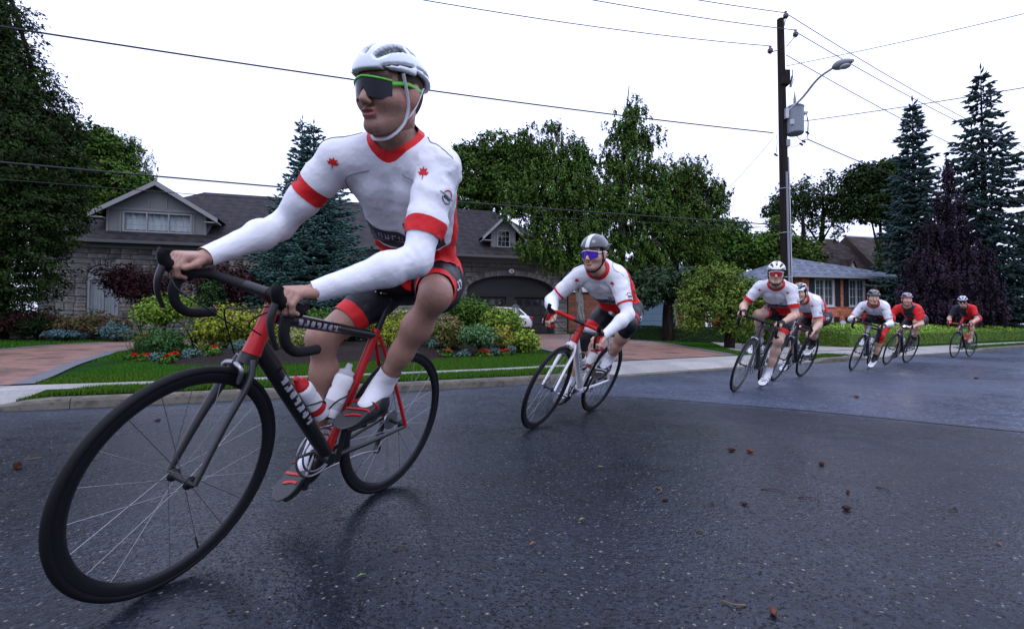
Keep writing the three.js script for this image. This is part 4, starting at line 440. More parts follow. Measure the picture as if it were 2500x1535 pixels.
// conifer built of whorled branches carrying short shoots
function spruce(name, label, base, o, seed, grp) {
  const t = thing(name, label, 'tree', base, 0, grp), r = RNG(seed), H = o.h, trunk = new MB(); trunk.tube([V(0, -0.1, 0), V(0, H * 0.5, 0), V(0, H, 0)], [o.tr || 0.12, (o.tr || 0.12) * 0.55, 0.012], 7); trunk.build('trunk', M.barkDark, t);
  const cap = o.cap || 26000, p = new Float32Array(cap * 18), c = new Float32Array(cap * 18); let k = 0; const br = new MB();
  const shoot = (a, d, L, w, col) => { if (k >= cap) return; const u = nrm(d[1], -d[0], d[2] * 0.3 + 0.01), dt = u[0] * d[0] + u[1] * d[1] + u[2] * d[2], e1 = nrm(u[0] - dt * d[0], u[1] - dt * d[1], u[2] - dt * d[2]), e2 = [d[1] * e1[2] - d[2] * e1[1], d[2] * e1[0] - d[0] * e1[2], d[0] * e1[1] - d[1] * e1[0]], o6 = k++ * 18, m = 0.4; const set = (i, x, y, z) => { p[o6 + i * 3] = x; p[o6 + i * 3 + 1] = y; p[o6 + i * 3 + 2] = z; c[o6 + i * 3] = col[0]; c[o6 + i * 3 + 1] = col[1]; c[o6 + i * 3 + 2] = col[2]; };
    set(0, a[0], a[1], a[2]); set(1, a[0] + d[0] * L, a[1] + d[1] * L, a[2] + d[2] * L); for (let i = 0; i < 4; i++) { const an = i * Math.PI / 2, ca = Math.cos(an) * w, sa = Math.sin(an) * w * 0.7; set(2 + i, a[0] + d[0] * L * m + e1[0] * ca + e2[0] * sa, a[1] + d[1] * L * m + e1[1] * ca + e2[1] * sa, a[2] + d[2] * L * m + e1[2] * ca + e2[2] * sa); } };
  const lv = o.levels, Rm = o.r;
  for (let i = 0; i < lv; i++) { const f = (i + r() * 0.5) / lv, y = lerp(o.y0 || 0.2, H * 0.985, f), len0 = Math.max(0.12, Rm * Math.pow(1 - f, o.pow || 0.85)) * (o.irr ? 1 - o.irr * r() * (i % 3 ? 1 : 0.3) : 1), nb = Math.max(4, Math.round((o.nb || 8) * (0.5 + 0.5 * (1 - f)))), ph = r() * 6.28;
    for (let b = 0; b < nb; b++) { const an = ph + b / nb * 6.28 + r.g() * 0.2, len = len0 * r.r(0.72, 1.12), ca = Math.cos(an), sa = Math.sin(an), dr = (o.droop ?? 0.25) * len, rise = f > 0.8 ? 0.5 * len * (f - 0.8) * 5 : 0; const P = q => [ca * len * q, y - dr * Math.sin(q * Math.PI * 0.62) + rise * q + (o.tip ?? 0.08) * len * q * q, sa * len * q];
      const st = o.step || 0.13, ns = Math.max(2, Math.ceil(len / st)); br.tube([V(...P(0)), V(...P(0.5)), V(...P(1))], [0.012 + 0.012 * len, 0.008 + 0.006 * len, 0.004], 4, false);
      for (let s = 1; s <= ns; s++) { const q = s / ns, a = P(q), tn = r.r(0.75, 1.2), sd = (o.tw || 0.42) * len * (0.25 + 0.75 * (1 - q)) + 0.08; for (const side of [-1, 1]) { const ang = an + side * r.r(0.6, 1.1), dl = Math.min(sd, o.twMax || 0.55) * r.r(0.5, 1.1), m = Math.max(1, Math.round(dl / (o.sl * 0.8))); for (let z = 0; z < m; z++) { const g = (z + 0.3 * r()) / m * dl, a2 = [a[0] + Math.cos(ang) * g, a[1] - (o.hang || 0.15) * g + r.g() * 0.02, a[2] + Math.sin(ang) * g], d = nrm(Math.cos(ang + r.g() * 0.7), r.g() * 0.35 - (o.hang || 0.15) * 0.6 + (o.lift ?? 0.15), Math.sin(ang + r.g() * 0.7)), cc = o.cols[r.i(o.cols.length)], v = tn * r.r(0.8, 1.2); shoot(a2, d, o.sl * r.r(0.8, 1.3), o.sw * r.r(0.8, 1.25), [cc[0] * v, cc[1] * v, cc[2] * v]); } }
        const d = nrm(ca + r.g() * 0.3, 0.15 + r.g() * 0.3, sa + r.g() * 0.3), cc = o.cols[0]; shoot(a, d, o.sl * 1.2, o.sw, [cc[0] * tn, cc[1] * tn, cc[2] * tn]); } } }
  for (let i = 0; i < 8; i++) { const y = H * (1 - 0.015 * i), an = r() * 6.28; shoot([0, y, 0], i ? nrm(Math.cos(an) * 0.6, 0.7, Math.sin(an) * 0.6) : [0, 1, 0], o.sl * 1.5, o.sw * 0.8, o.cols[0]); }
  br.build('branches', M.barkDark, t).userData.kind = 'stuff';
  const ix = new Uint32Array(k * 24), F = [0, 2, 3, 0, 3, 4, 0, 4, 5, 0, 5, 2, 1, 3, 2, 1, 4, 3, 1, 5, 4, 1, 2, 5]; for (let i = 0; i < k; i++) for (let j = 0; j < 24; j++) ix[i * 24 + j] = i * 6 + F[j]; const g = new THREE.BufferGeometry(); g.setAttribute('position', new THREE.BufferAttribute(p.slice(0, k * 18), 3)); g.setAttribute('color', new THREE.BufferAttribute(c.slice(0, k * 18), 3)); g.setIndex(new THREE.BufferAttribute(ix, 1)); g.computeVertexNormals(); part('crown', g, M.needle, t); return t;
}
const rel = (base, list) => list.map(([px, py, D, rx, ry, rz]) => { const p = at(px, py, D); return [p.x - base.x, p.y - base.y, p.z - base.z, rx, ry ?? rx, rz ?? rx]; });
const GREEN = { dark: [[0.022, 0.045, 0.012], [0.03, 0.055, 0.014], [0.018, 0.034, 0.01]], mid: [[0.045, 0.105, 0.014], [0.065, 0.13, 0.018], [0.035, 0.08, 0.012]], bright: [[0.1, 0.17, 0.03], [0.08, 0.14, 0.025], [0.12, 0.19, 0.04]], lime: [[0.16, 0.24, 0.03], [0.2, 0.27, 0.04], [0.12, 0.2, 0.03]], birch: [[0.05, 0.105, 0.018], [0.068, 0.128, 0.022], [0.038, 0.085, 0.014], [0.08, 0.14, 0.024]], purple: [[0.02, 0.012, 0.019], [0.028, 0.016, 0.027], [0.016, 0.01, 0.014]], plum: [[0.034, 0.012, 0.015], [0.024, 0.01, 0.013], [0.045, 0.016, 0.017]] };
// big dark cedar at the left edge
{ const b = G(-16.6, 16.2), o = { trunk: [[0, -0.2, 0, 0.5], [0.1, 5, 0, 0.4], [0, 11, 0, 0.18], [0.1, 14, 0, 0.05]], bark: M.barkDark, blobs: rel(b, [[40, 660, 16, 1.3, 1.5], [-60, 640, 16, 2, 2], [60, 520, 16, 1.6, 1.6], [-40, 480, 16, 2.2, 2], [120, 420, 16.2, 1.1, 1.5], [20, 380, 16, 1.9, 1.9], [110, 300, 16.2, 0.95, 1.1], [0, 250, 16, 1.7, 1.4], [-80, 300, 16, 2, 2], [50, 190, 16, 0.9, 0.8], [-40, 150, 16, 1.2, 1], [20, 60, 16, 0.75, 1.0], [-70, 30, 16, 1.2, 1.4], [130, 520, 16, 0.7, 0.7]]), n: 6200, per: 15, size: 0.135, cr: 0.19, aspect: 0.36, cols: [[0.02, 0.04, 0.01], [0.026, 0.05, 0.012], [0.018, 0.032, 0.01], [0.032, 0.06, 0.014], [0.022, 0.042, 0.011]], flat: 0.5, up: 0.3, lump: 0.4, floor: 0.1 }; leafTree('cedar_tree', 'tall dark cedar at the left edge beside the stone house', 'tree', b, o, 1); }
{ const b = G(-29.5, 37), o = { trunk: [[0, -0.2, 0, 0.35], [0.2, 6, 0, 0.28], [0.4, 12, 0, 0.08]], blobs: rel(b, [[230, 450, 36, 2.4, 2.6], [190, 380, 36, 2, 2.2], [270, 380, 37, 1.7, 1.8], [300, 450, 36, 2, 1.6], [150, 500, 36, 2.2, 2], [220, 520, 36, 2.4, 1.5], [240, 340, 37, 1, 0.8]]), n: 2300, per: 14, size: 0.26, cr: 0.32, cols: [...GREEN.mid, [0.08, 0.13, 0.025]], lump: 0.45, flat: 0.5 }; leafTree('locust_tree', 'rounded bright green tree behind the stone house roof', 'tree', b, o, 2); }
{ const b = G(-30.5, 42), o = { trunk: [[0, -0.2, 0, 0.3], [0.2, 7, 0, 0.2], [0.4, 12.5, 0, 0.06]], blobs: rel(b, [[335, 400, 42, 1.2, 1.5], [350, 440, 42, 0.9, 1.2], [310, 350, 42, 1.1, 0.9]]), n: 420, per: 11, size: 0.2, cr: 0.3, cols: [[0.11, 0.15, 0.08], [0.09, 0.13, 0.06]], hang: 0.9, aspect: 0.35, lump: 0.5 }; leafTree('willow_tree', 'thin pale willow showing past the bright green tree', 'tree', b, o, 3); }
// blue spruces in the front garden
const SPR = [[0.045, 0.1, 0.09], [0.06, 0.125, 0.115], [0.034, 0.075, 0.066], [0.04, 0.08, 0.06]];
{ const b = G(-6.3, 16.1); spruce('blue_spruce', 'broad blue spruce behind the flower bed with a double tip', b, { h: at(815, 305, 16.1).y - b.y, r: 2.5, levels: 36, nb: 12, sl: 0.16, sw: 0.036, cols: SPR, droop: 0.16, pow: 0.8, cap: 46000, lift: 0.25, tip: 0.15 }, 11); }
{ const b = G(-7.0, 16.9); spruce('blue_spruce', 'slim blue spruce whose single tip shows beside the broad one', b, { h: at(737, 293, 16.9).y - b.y, r: 1.8, levels: 34, nb: 10, sl: 0.15, sw: 0.028, cols: SPR, droop: 0.14, pow: 0.95, cap: 26000, lift: 0.3, tip: 0.2 }, 12); }
// birches and the tree behind the garage
{ const b = G(-1.2, 40), o = { trunk: [[0, -0.2, 0, 0.4], [0.1, 6, 0, 0.3], [0, 12, 0, 0.1]], blobs: rel(b, [[1160, 420, 38, 1.9, 2], [1210, 370, 38, 1.7, 1.5], [1150, 480, 38, 2, 1.5], [1240, 450, 38, 2, 2], [1130, 380, 38.5, 1, 0.9], [1280, 400, 38, 1.7, 1.6]]), n: 1700, per: 14, size: 0.27, cr: 0.34, cols: [...GREEN.mid, [0.07, 0.11, 0.03]], lump: 0.4, flat: 0.5 }; leafTree('ash_tree', 'leafy green tree rising behind the garage roof', 'tree', b, o, 21); }
{ const b = G(2.8, 20.5), o = { trunk: [[0.05, -0.2, 0, 0.17], [-0.15, 2.2, 0, 0.14], [-0.55, 4.2, 0, 0.1], [-0.8, 8.4, 0, 0.03]], bark: M.birch, blobs: rel(b, [[1370, 460, 20, 1.3, 1.3], [1300, 440, 20, 1.1, 1.2], [1430, 450, 20, 1.1, 1.2], [1340, 370, 20, 0.95, 0.8], [1410, 380, 20, 0.8, 0.9], [1290, 330, 20, 0.6, 0.5], [1330, 530, 19.6, 0.9, 0.9], [1390, 560, 20, 1.0, 0.9], [1440, 560, 20, 0.9, 0.9], [1350, 310, 20, 0.45, 0.5], [1255, 480, 20, 0.8, 0.9], [1300, 590, 19.6, 0.7, 0.6], [1420, 630, 20, 0.9, 0.5], [1360, 620, 19.8, 0.7, 0.5]]), n: 3300, per: 16, size: 0.11, cr: 0.2, cols: GREEN.birch, hang: 0.5, aspect: 0.62, lump: 0.7, shell: 0.7, gap: 1.1, gapT: 0.33 }; leafTree('birch_tree', 'weeping birch hanging over the right end of the garage', 'tree', b, o, 22, 'birches'); }
{ const b = G(5.0, 22), o = { trunk: [[-0.2, -0.2, 0, 0.19], [-0.25, 4, 0, 0.15], [-0.2, 8, 0, 0.08], [0.1, 11, 0, 0.02]], bark: M.birch, blobs: rel(b, [[1545, 265, 22, 0.6, 0.65], [1520, 310, 22, 0.8, 0.7], [1565, 340, 22, 0.9, 0.8], [1500, 390, 22, 0.9, 1], [1570, 420, 22, 1.3, 1.1], [1530, 500, 22, 1.4, 1.2], [1480, 480, 22, 0.9, 1], [1600, 520, 22, 1.3, 1.2], [1520, 590, 22, 1.2, 1], [1450, 560, 22, 0.8, 0.8], [1590, 610, 22, 1.1, 0.8], [1490, 640, 22, 0.9, 0.5], [1550, 660, 22, 0.8, 0.4]]), n: 3400, per: 15, size: 0.115, cr: 0.2, cols: GREEN.birch, hang: 0.42, aspect: 0.62, lump: 0.8, shell: 0.75, gap: 1.1, gapT: 0.35 }; leafTree('birch_tree', 'tallest birch with pale trunk and pointed airy top', 'tree', b, o, 23, 'birches'); }
{ const b = G(8.2, 24.5), o = { trunk: [[-0.5, -0.2, 0, 0.2], [-0.3, 4, 0, 0.16], [0.2, 7, 0, 0.1], [0.5, 8.5, 0, 0.04]], bark: M.birch, blobs: rel(b, [[1640, 440, 24, 1.2, 1.1], [1690, 470, 24, 1.3, 1.1], [1730, 500, 24, 0.85, 0.8], [1650, 540, 24, 1.5, 1.2], [1710, 560, 24, 1.1, 0.9], [1610, 600, 24, 1.2, 0.9], [1670, 610, 24, 1.2, 0.7], [1620, 660, 23.5, 0.8, 0.5], [1745, 470, 24, 0.7, 0.8], [1690, 420, 24, 0.9, 0.7], [1725, 620, 24, 0.8, 0.6], [1580, 650, 23.5, 0.8, 0.5]]), n: 3000, per: 15, size: 0.12, cr: 0.2, cols: [...GREEN.birch, [0.09, 0.11, 0.03]], hang: 0.42, aspect: 0.62, lump: 0.65, shell: 0.7, gap: 1.1, gapT: 0.3 }; leafTree('birch_tree', 'spreading birch nearest the utility pole', 'tree', b, o, 24, 'birches'); }
// weeping mulberry, leafy bush
{ const b = G(6.25, 20.5), o = { trunk: [[0, -0.2, 0, 0.24], [0.02, 1.2, 0, 0.22], [0.1, 1.9, 0, 0.2], [0.05, 2.3, 0, 0.12]], bark: M.barkDark, blobs: rel(b, [[1600, 690, 20.3, 1.0, 0.62], [1570, 715, 20, 0.75, 0.45], [1655, 690, 20.3, 0.9, 0.6], [1560, 735, 20, 0.5, 0.28], [1690, 700, 20.5, 0.7, 0.5]]), n: 900, per: 10, size: 0.16, cr: 0.18, cols: [[0.03, 0.055, 0.028], [0.04, 0.07, 0.035]], aspect: 0.75, flat: 0.6, shell: 0.6 }; leafTree('mulberry_tree', 'low dark umbrella shaped tree in front of the blue garage door', 'tree', b, o, 25); }
{ const b = G(6.45, 15.2), o = { trunk: [[0, -0.1, 0, 0.16], [0.02, 0.5, 0, 0.15], [-0.1, 1.2, 0, 0.1], [0, 1.9, 0, 0.04]], bark: M.barkDark, blobs: rel(b, [[1720, 700, 15.2, 0.7, 0.55], [1780, 690, 15.2, 0.6, 0.5], [1700, 750, 15.1, 0.62, 0.5], [1770, 750, 15, 0.8, 0.6], [1830, 720, 15.3, 0.6, 0.5], [1745, 665, 15.2, 0.5, 0.25], [1690, 790, 15.1, 0.35, 0.25], [1800, 790, 15.1, 0.6, 0.4], [1850, 760, 15.4, 0.5, 0.5]]), n: 1500, per: 11, size: 0.085, cr: 0.13, cols: [[0.1, 0.16, 0.025], [0.13, 0.19, 0.03], [0.075, 0.12, 0.02]], aspect: 0.6, lump: 0.35, shell: 0.6, floor: 0.3 }; leafTree('leafy_bush', 'big bright green bush beside the pink driveway', 'bush', b, o, 26); }
{ const b = G(8.6, 17.5), o = { blobs: rel(b, [[1860, 800, 17, 0.6, 0.45], [1830, 815, 17, 0.5, 0.35], [1900, 800, 17.5, 0.5, 0.5]]), n: 420, per: 10, size: 0.08, cr: 0.13, cols: GREEN.mid, floor: 0 }; leafTree('low_bush', 'small green bush at the foot of the utility pole', 'bush', b, o, 27); }
// far trees on the right
const farTree = (label, name, X, D, blobs, n, cols, seed, extra = {}) => { const b = G(X, D), o = { trunk: [[0, -0.2, 0, 0.35], [0.1, 5, 0, 0.28], [0, 10, 0, 0.1]], bark: M.barkDark, blobs: rel(b, blobs), n, per: 12, size: 0.3, cr: 0.4, cols, lump: 0.45, flat: 0.55, ...extra }; leafTree(name, label, 'tree', b, o, seed, 'trees behind the houses'); };
farTree('mid green tree left of the pole behind the bushes', 'maple_tree', 17, 42, [[1730, 600, 42, 1.7, 1.5], [1780, 570, 42, 1.5, 1.2], [1800, 620, 42, 1.9, 1.3], [1740, 560, 43, 1, 0.8], [1840, 600, 42, 1.4, 1.2], [1740, 650, 42, 1.8, 1]], 1300, GREEN.mid, 31);
farTree('bright green tree just right of the pole above the grey roof', 'maple_tree', 24, 42, [[1900, 590, 42, 1.2, 1.1], [1950, 610, 42, 1.4, 1], [1880, 640, 42, 1.2, 1], [1980, 630, 42, 0.9, 0.6], [1905, 545, 42, 0.7, 0.6]], 800, [[0.07, 0.12, 0.02], [0.09, 0.145, 0.03], [0.055, 0.1, 0.02]], 32);
farTree('dark open crowned oak with sky showing between its limbs', 'oak_tree', 29, 48, [[1960, 480, 48, 2.2, 1.5], [2030, 460, 48, 2.1, 1.4], [2060, 510, 48, 2, 1.8], [1930, 520, 48, 1.5, 1.2], [2010, 560, 48, 1.8, 1.6], [1890, 510, 48, 0.9, 0.9]], 1150, GREEN.dark, 33, { gap: 0.5, gapT: 0.46, trunk: [[0, -0.2, 0, 0.4], [-0.6, 6, 0, 0.34], [0.2, 9, 0, 0.22], [0.4, 13, 0, 0.06]], twigs: 10 });
farTree('dense dark tree between the oak and the first tall spruce', 'oak_tree', 34, 47, [[2110, 440, 47, 1.6, 1.5], [2160, 430, 47, 1.8, 1.5], [2130, 500, 47, 2, 1.8], [2190, 500, 47, 1.8, 1.8], [2180, 410, 47, 1, 0.8]], 1350, GREEN.dark, 34);
// tall spruces and the purple weeping beech
const SPF = [[0.036, 0.065, 0.06], [0.045, 0.08, 0.078], [0.028, 0.05, 0.044], [0.022, 0.038, 0.03]];
{ const b = G(23.9, 30.2); spruce('tall_spruce', 'narrow tall spruce with a ragged top left of the purple beech', b, { h: at(2238, 250, 30.2).y - b.y, r: 2.75, levels: 46, nb: 10, sl: 0.35, sw: 0.09, cols: SPF, droop: 0.3, pow: 0.7, cap: 30000, irr: 0.5, step: 0.23, lift: 0.05, hang: 0.3, tr: 0.22 }, 41); }
{ const b = G(28.4, 30.6); spruce('tall_spruce', 'tallest spruce at the right edge with drooping layered branches', b, { h: at(2405, 172, 30.6).y - b.y, r: 4.4, levels: 40, nb: 9, sl: 0.35, sw: 0.09, cols: SPF, droop: 0.34, pow: 0.74, cap: 38000, irr: 0.35, step: 0.25, lift: 0.0, hang: 0.4, tr: 0.26 }, 42); }
{ const b = G(31.6, 30.2); spruce('tall_spruce', 'lower blue green spruce filling the right edge of the picture', b, { h: 8.6, r: 3.0, levels: 26, nb: 9, sl: 0.35, sw: 0.09, cols: [[0.055, 0.1, 0.098], [0.045, 0.08, 0.075]], droop: 0.3, pow: 0.7, cap: 16000, step: 0.25, lift: 0.05, hang: 0.35, tr: 0.2 }, 43); }
{ const b = G(22.4, 26.3), o = { trunk: [[0, -0.2, 0, 0.22], [0, 3.5, 0, 0.18], [0.15, 7, 0, 0.08], [0.1, 9.6, 0, 0.02]], bark: M.barkDark, blobs: rel(b, [[2315, 415, 26.3, 0.34, 0.7], [2320, 490, 26.3, 0.7, 0.85], [2310, 560, 26.3, 1.2, 1.0], [2345, 620, 26, 1.25, 1.0], [2270, 640, 26, 1.15, 1.0], [2310, 680, 25.6, 1.6, 1.0], [2375, 690, 25.9, 1.15, 1.0], [2240, 710, 25.9, 0.95, 0.8], [2410, 740, 26, 1.0, 0.6], [2300, 740, 25.6, 1.7, 0.6], [2230, 745, 25.9, 0.9, 0.5]]), n: 2800, per: 18, size: 0.125, cr: 0.18, cols: [...GREEN.purple, [0.036, 0.026, 0.046]], hang: 1.1, aspect: 0.65, lump: 0.35, shell: 0.6, floor: 0.05 }; leafTree('weeping_beech', 'purple black weeping beech behind the clipped hedge', 'tree', b, o, 44); }
for (const [px, top, D, r, l, s] of [[2150, 578, 35, 0.55, 'left of the three columnar cedars beside the brick house', 51], [2180, 585, 36, 0.5, 'middle one of the three columnar cedars beside the brick house', 52], [2203, 565, 34.5, 0.55, 'columnar cedar touching the ragged spruce, rightmost of three', 53]]) { const q = at(px, 780, D), b = G(q.x, D), h = at(px, top, D).y - b.y, n = 7, o = { trunk: [[0, -0.1, 0, 0.08], [0, h * 0.5, 0, 0.05], [0, h * 0.95, 0, 0.01]], bark: M.barkDark, twigs: 2, blobs: Array.from({ length: n }, (_, i) => [0, h * (i + 0.5) / n, 0, r * Math.pow(1 - i / n, 0.6) + 0.05, h / n * 0.85, r * Math.pow(1 - i / n, 0.6) + 0.05]), n: 520, per: 10, size: 0.14, cr: 0.1, cols: [[0.03, 0.065, 0.018], [0.04, 0.08, 0.02]], rise: 0.9, lump: 0.15, aspect: 0.35 }; leafTree('columnar_cedar', l, 'tree', b, o, s, 'columnar cedars'); }
// --- hedges: a twiggy core with leaves standing out of it ---
function hedge(name, label, pts, w, h, o, seed, grp) { const tilt = o.tilt || 0; // pts: [[X,D],...] centre line
  const c = pts[0], base = G(c[0], c[1]), t = thing(name, label, 'hedge', base, 0, grp), r = RNG(seed), core = new MB(), L = new Leaves(o.n);
  const P = pts.map(p => G(p[0], p[1]).sub(base)); let tot = 0; const seg = []; for (let i = 0; i < P.length - 1; i++) { const l = P[i].distanceTo(P[i + 1]); seg.push(l); tot += l; }
  const w2 = w / 2 - 0.05; for (let i = 0; i < P.length - 1; i++) { const a = P[i], b = P[i + 1], d = V().subVectors(b, a).setY(0).normalize(), n = V(-d.z, 0, d.x), q = (p, s, y) => p.clone().addScaledVector(n, s * w2).add(V(0, y > 0 ? y - tilt * s * w2 : y, 0)), y1 = h - 0.06; core.quad(q(a, 1, -0.1), q(b, 1, -0.1), q(b, 1, y1), q(a, 1, y1)); core.quad(q(b, -1, -0.1), q(a, -1, -0.1), q(a, -1, y1), q(b, -1, y1)); core.quad(q(a, 1, y1), q(b, 1, y1), q(b, -1, y1), q(a, -1, y1)); if (!i) core.quad(q(a, -1, -0.1), q(a, 1, -0.1), q(a, 1, y1), q(a, -1, y1)); if (i === P.length - 2) core.quad(q(b, 1, -0.1), q(b, -1, -0.1), q(b, -1, y1), q(b, 1, y1)); }
  core.build('core', mat(o.cols[0], 0.95), t);
  for (let k = 0; k < o.n; k++) { let x = r() * tot, i = 0; while (i < seg.length - 1 && x > seg[i]) { x -= seg[i]; i++; } const a = P[i], b = P[i + 1], d = V().subVectors(b, a).setY(0).normalize(), n = V(-d.z, 0, d.x), p = a.clone().lerp(b, x / seg[i]); const f = r() * (w + 2 * h); let nx, y, s; const rough = 0.025 * r.g() + 0.05 * (fbm(p.x * 2, p.z * 2, k % 3, 2) - 0.5); if (f < h) { s = w / 2 + rough; y = f; nx = [n.x, 0.25, n.z]; } else if (f < h + w) { s = (f - h) - w / 2; y = h + rough - tilt * s; nx = [0, 1, 0]; } else { s = -w / 2 - rough; y = f - h - w; nx = [-n.x, 0.25, -n.z]; } if (k % 12 === 0) { p.copy(r() < 0.5 ? P[0] : P[P.length - 1]); s = r.r(-0.5, 0.5) * w; y = r() * h; const e = p.equals(P[0]) ? -1 : 1, dd = e < 0 ? V().subVectors(P[1], P[0]) : V().subVectors(P[P.length - 1], P[P.length - 2]); dd.setY(0).normalize(); nx = [dd.x * e, 0.2, dd.z * e]; p.addScaledVector(dd, e * 0.02); n.set(-dd.z, 0, dd.x); }
    const top = nx[1] > 0.9, N = nrm(nx[0] + r.g() * 0.6, nx[1] + r.g() * 0.6 + 0.2, nx[2] + r.g() * 0.6); let D = nrm(nx[0] * 0.6 + r.g(), 0.3 + r.g() * 0.6, nx[2] * 0.6 + r.g()); const dt = D[0] * N[0] + D[1] * N[1] + D[2] * N[2]; D = nrm(D[0] - dt * N[0], D[1] - dt * N[1], D[2] - dt * N[2]); const cc = (top && o.litTop ? o.litTop : o.cols)[r.i((top && o.litTop ? o.litTop : o.cols).length)], v = r.r(0.75, 1.25), sz = o.size * r.r(0.7, 1.25); L.leaf(p.x + n.x * s, p.y + y, p.z + n.z * s, ...N, ...D, sz, sz * 0.55, cc[0] * v, cc[1] * v, cc[2] * v); }  // top leaves use a paler set: light from above painted into leaf colour
  part('foliage', L.geo(), M.leaf, t); return t;
}
const hedgeLine = (q, x0, x1, n) => Array.from({ length: n + 1 }, (_, i) => { const p = off(lerp(sOfX(x0), sOfX(x1), i / n), q, 0); return [p.x, -p.z]; });
hedge('clipped_hedge', 'long low hedge with bright clipped top along the pavement', hedgeLine(3.1, 11.9, 40, 14), 1.9, 0.6, { tilt: 0.16, n: 34000, size: 0.07, cols: [[0.085, 0.15, 0.024], [0.065, 0.115, 0.02], [0.11, 0.18, 0.03]], litTop: [[0.27, 0.42, 0.06], [0.3, 0.46, 0.07], [0.22, 0.36, 0.05]] }, 61);
hedge('clipped_hedge', 'short hedge in shade below the brick house windows', [[13.2, 21.5], [15.4, 23.2], [18, 24.8]], 0.9, 0.75, { n: 6000, size: 0.08, cols: [[0.06, 0.095, 0.02], [0.08, 0.12, 0.025]], litTop: [[0.12, 0.18, 0.03], [0.14, 0.2, 0.035]] }, 62);
hedge('low_hedge', 'dark low hedge in front of the blue garage door', [[4.7, 22], [6.5, 21], [8.4, 19.2], [8.9, 17.8]], 0.9, 0.55, { n: 9000, size: 0.07, cols: [[0.028, 0.055, 0.018], [0.035, 0.065, 0.02]] }, 63);
hedge('tall_hedge', 'dark hedge at the left edge behind the lawn', [[-24, 17.4], [-20, 18.2], [-18.2, 18.7]], 1.0, 0.9, { n: 6000, size: 0.09, cols: GREEN.dark }, 64);
// --- garden shrubs ---
function shrub(name, label, px, py, D, rx, ry, o, seed, grp) { // px, py: middle of the plant, D metres ahead
  const c = at(px, py, D), b = W(c.x, D, bedH(c.x, D)), h = c.y - b.y, lobes = o.lobes || 4, r = RNG(seed * 13), blobs = [[0, Math.max(h, ry * 0.5), 0, rx * 0.8, ry * 0.85, rx * 0.8]]; for (let i = 0; i < lobes; i++) { const a = r() * 6.28; blobs.push([Math.cos(a) * rx * 0.5, Math.max(ry * 0.35, h + r.r(-0.5, 0.35) * ry), Math.sin(a) * rx * 0.5, rx * r.r(0.4, 0.6), ry * r.r(0.4, 0.6), rx * r.r(0.4, 0.6)]); }
  const t = thing(name, label, o.cat || 'shrub', b, 0, grp), st = new MB(); for (let i = 0; i < 7; i++) { const B = blobs[i % blobs.length], e = V(B[0] + r.g() * rx * 0.4, B[1] + r.r(0, 0.4) * ry, B[2] + r.g() * rx * 0.4); st.tube(curvePts([V(r.g() * 0.06, -0.02, r.g() * 0.06), V(e.x * 0.4, e.y * 0.55, e.z * 0.4), e], 5), f => lerp(0.012, 0.004, f), 5, false); } st.build('stem', M.barkDark, t);
  part('foliage', crownGeo({ blobs, floor: 0.0, lump: 0.3, shell: 0.6, ...o }, seed), M.leaf, t);
  if (o.bloom) { const L = new Leaves(o.bloom.n * 12); for (let i = 0; i < o.bloom.n; i++) { const B = blobs[r.i(blobs.length)], th = r() * 6.28, ph = r.r(-0.1, 1.4), x = B[0] + Math.cos(th) * Math.cos(ph) * B[3], y = B[1] + Math.sin(ph) * B[4] * 1.02, z = B[2] + Math.sin(th) * Math.cos(ph) * B[5], c0 = o.bloom.cols[r.i(o.bloom.cols.length)]; for (let k = 0; k < 12; k++) { const s = o.bloom.s, N = nrm(r.g(), 0.8 + r.g() * 0.5, r.g()), D = nrm(N[1], -N[0], r.g() * 0.4), v = r.r(0.8, 1.2); L.leaf(x + r.g() * s, y + r.g() * s * 0.5, z + r.g() * s, ...N, ...D, s, s * 0.8, c0[0] * v, c0[1] * v, c0[2] * v); } } part('blossom', L.geo(), M.leaf, t); }
  return t;
}
const PINK = [[0.45, 0.2, 0.2], [0.5, 0.27, 0.25], [0.38, 0.16, 0.17]], GOLD = [[0.2, 0.24, 0.025], [0.26, 0.28, 0.03], [0.13, 0.18, 0.02]];
shrub('japanese_maple', 'dark purple maple spreading across the stone wall', 345, 690, 18.5, 1.35, 0.8, { n: 900, per: 9, size: 0.14, cr: 0.22, cols: GREEN.plum, lobes: 14, lump: 0.9, gap: 1.6, gapT: 0.42, aspect: 0.3, cat: 'tree' }, 71);
shrub('plum_bush', 'dark purple bush in front of the second arched window', 565, 690, 15.5, 0.95, 0.8, { n: 900, per: 8, size: 0.1, cr: 0.16, cols: GREEN.plum, lobes: 10, lump: 0.8 }, 72);
shrub('yew_bush', 'dark green cone shaped bush beside the purple bush', 515, 725, 14.6, 0.42, 0.62, { n: 420, per: 9, size: 0.08, cr: 0.08, cols: [[0.02, 0.05, 0.015], [0.028, 0.065, 0.018]], rise: 0.6 }, 73);
shrub('lime_shrub', 'bright lime green shrub with young upright shoots', 405, 758, 12.2, 0.74, 0.42, { n: 460, per: 9, size: 0.085, cr: 0.13, cols: [[0.13, 0.22, 0.025], [0.17, 0.27, 0.035], [0.1, 0.17, 0.02]], rise: 0.4, lobes: 6 }, 74);
shrub('spirea', 'golden spirea with pale pink flower heads, largest in the bed', 572, 798, 10.6, 0.78, 0.5, { n: 800, per: 9, size: 0.065, cr: 0.1, cols: GOLD, bloom: { n: 60, s: 0.035, cols: PINK }, lobes: 6 }, 75);
shrub('spirea', 'golden pink spirea partly behind the first rider, next to largest', 655, 798, 10.9, 0.55, 0.48, { n: 480, per: 9, size: 0.06, cr: 0.1, cols: GOLD, bloom: { n: 40, s: 0.035, cols: PINK } }, 76);
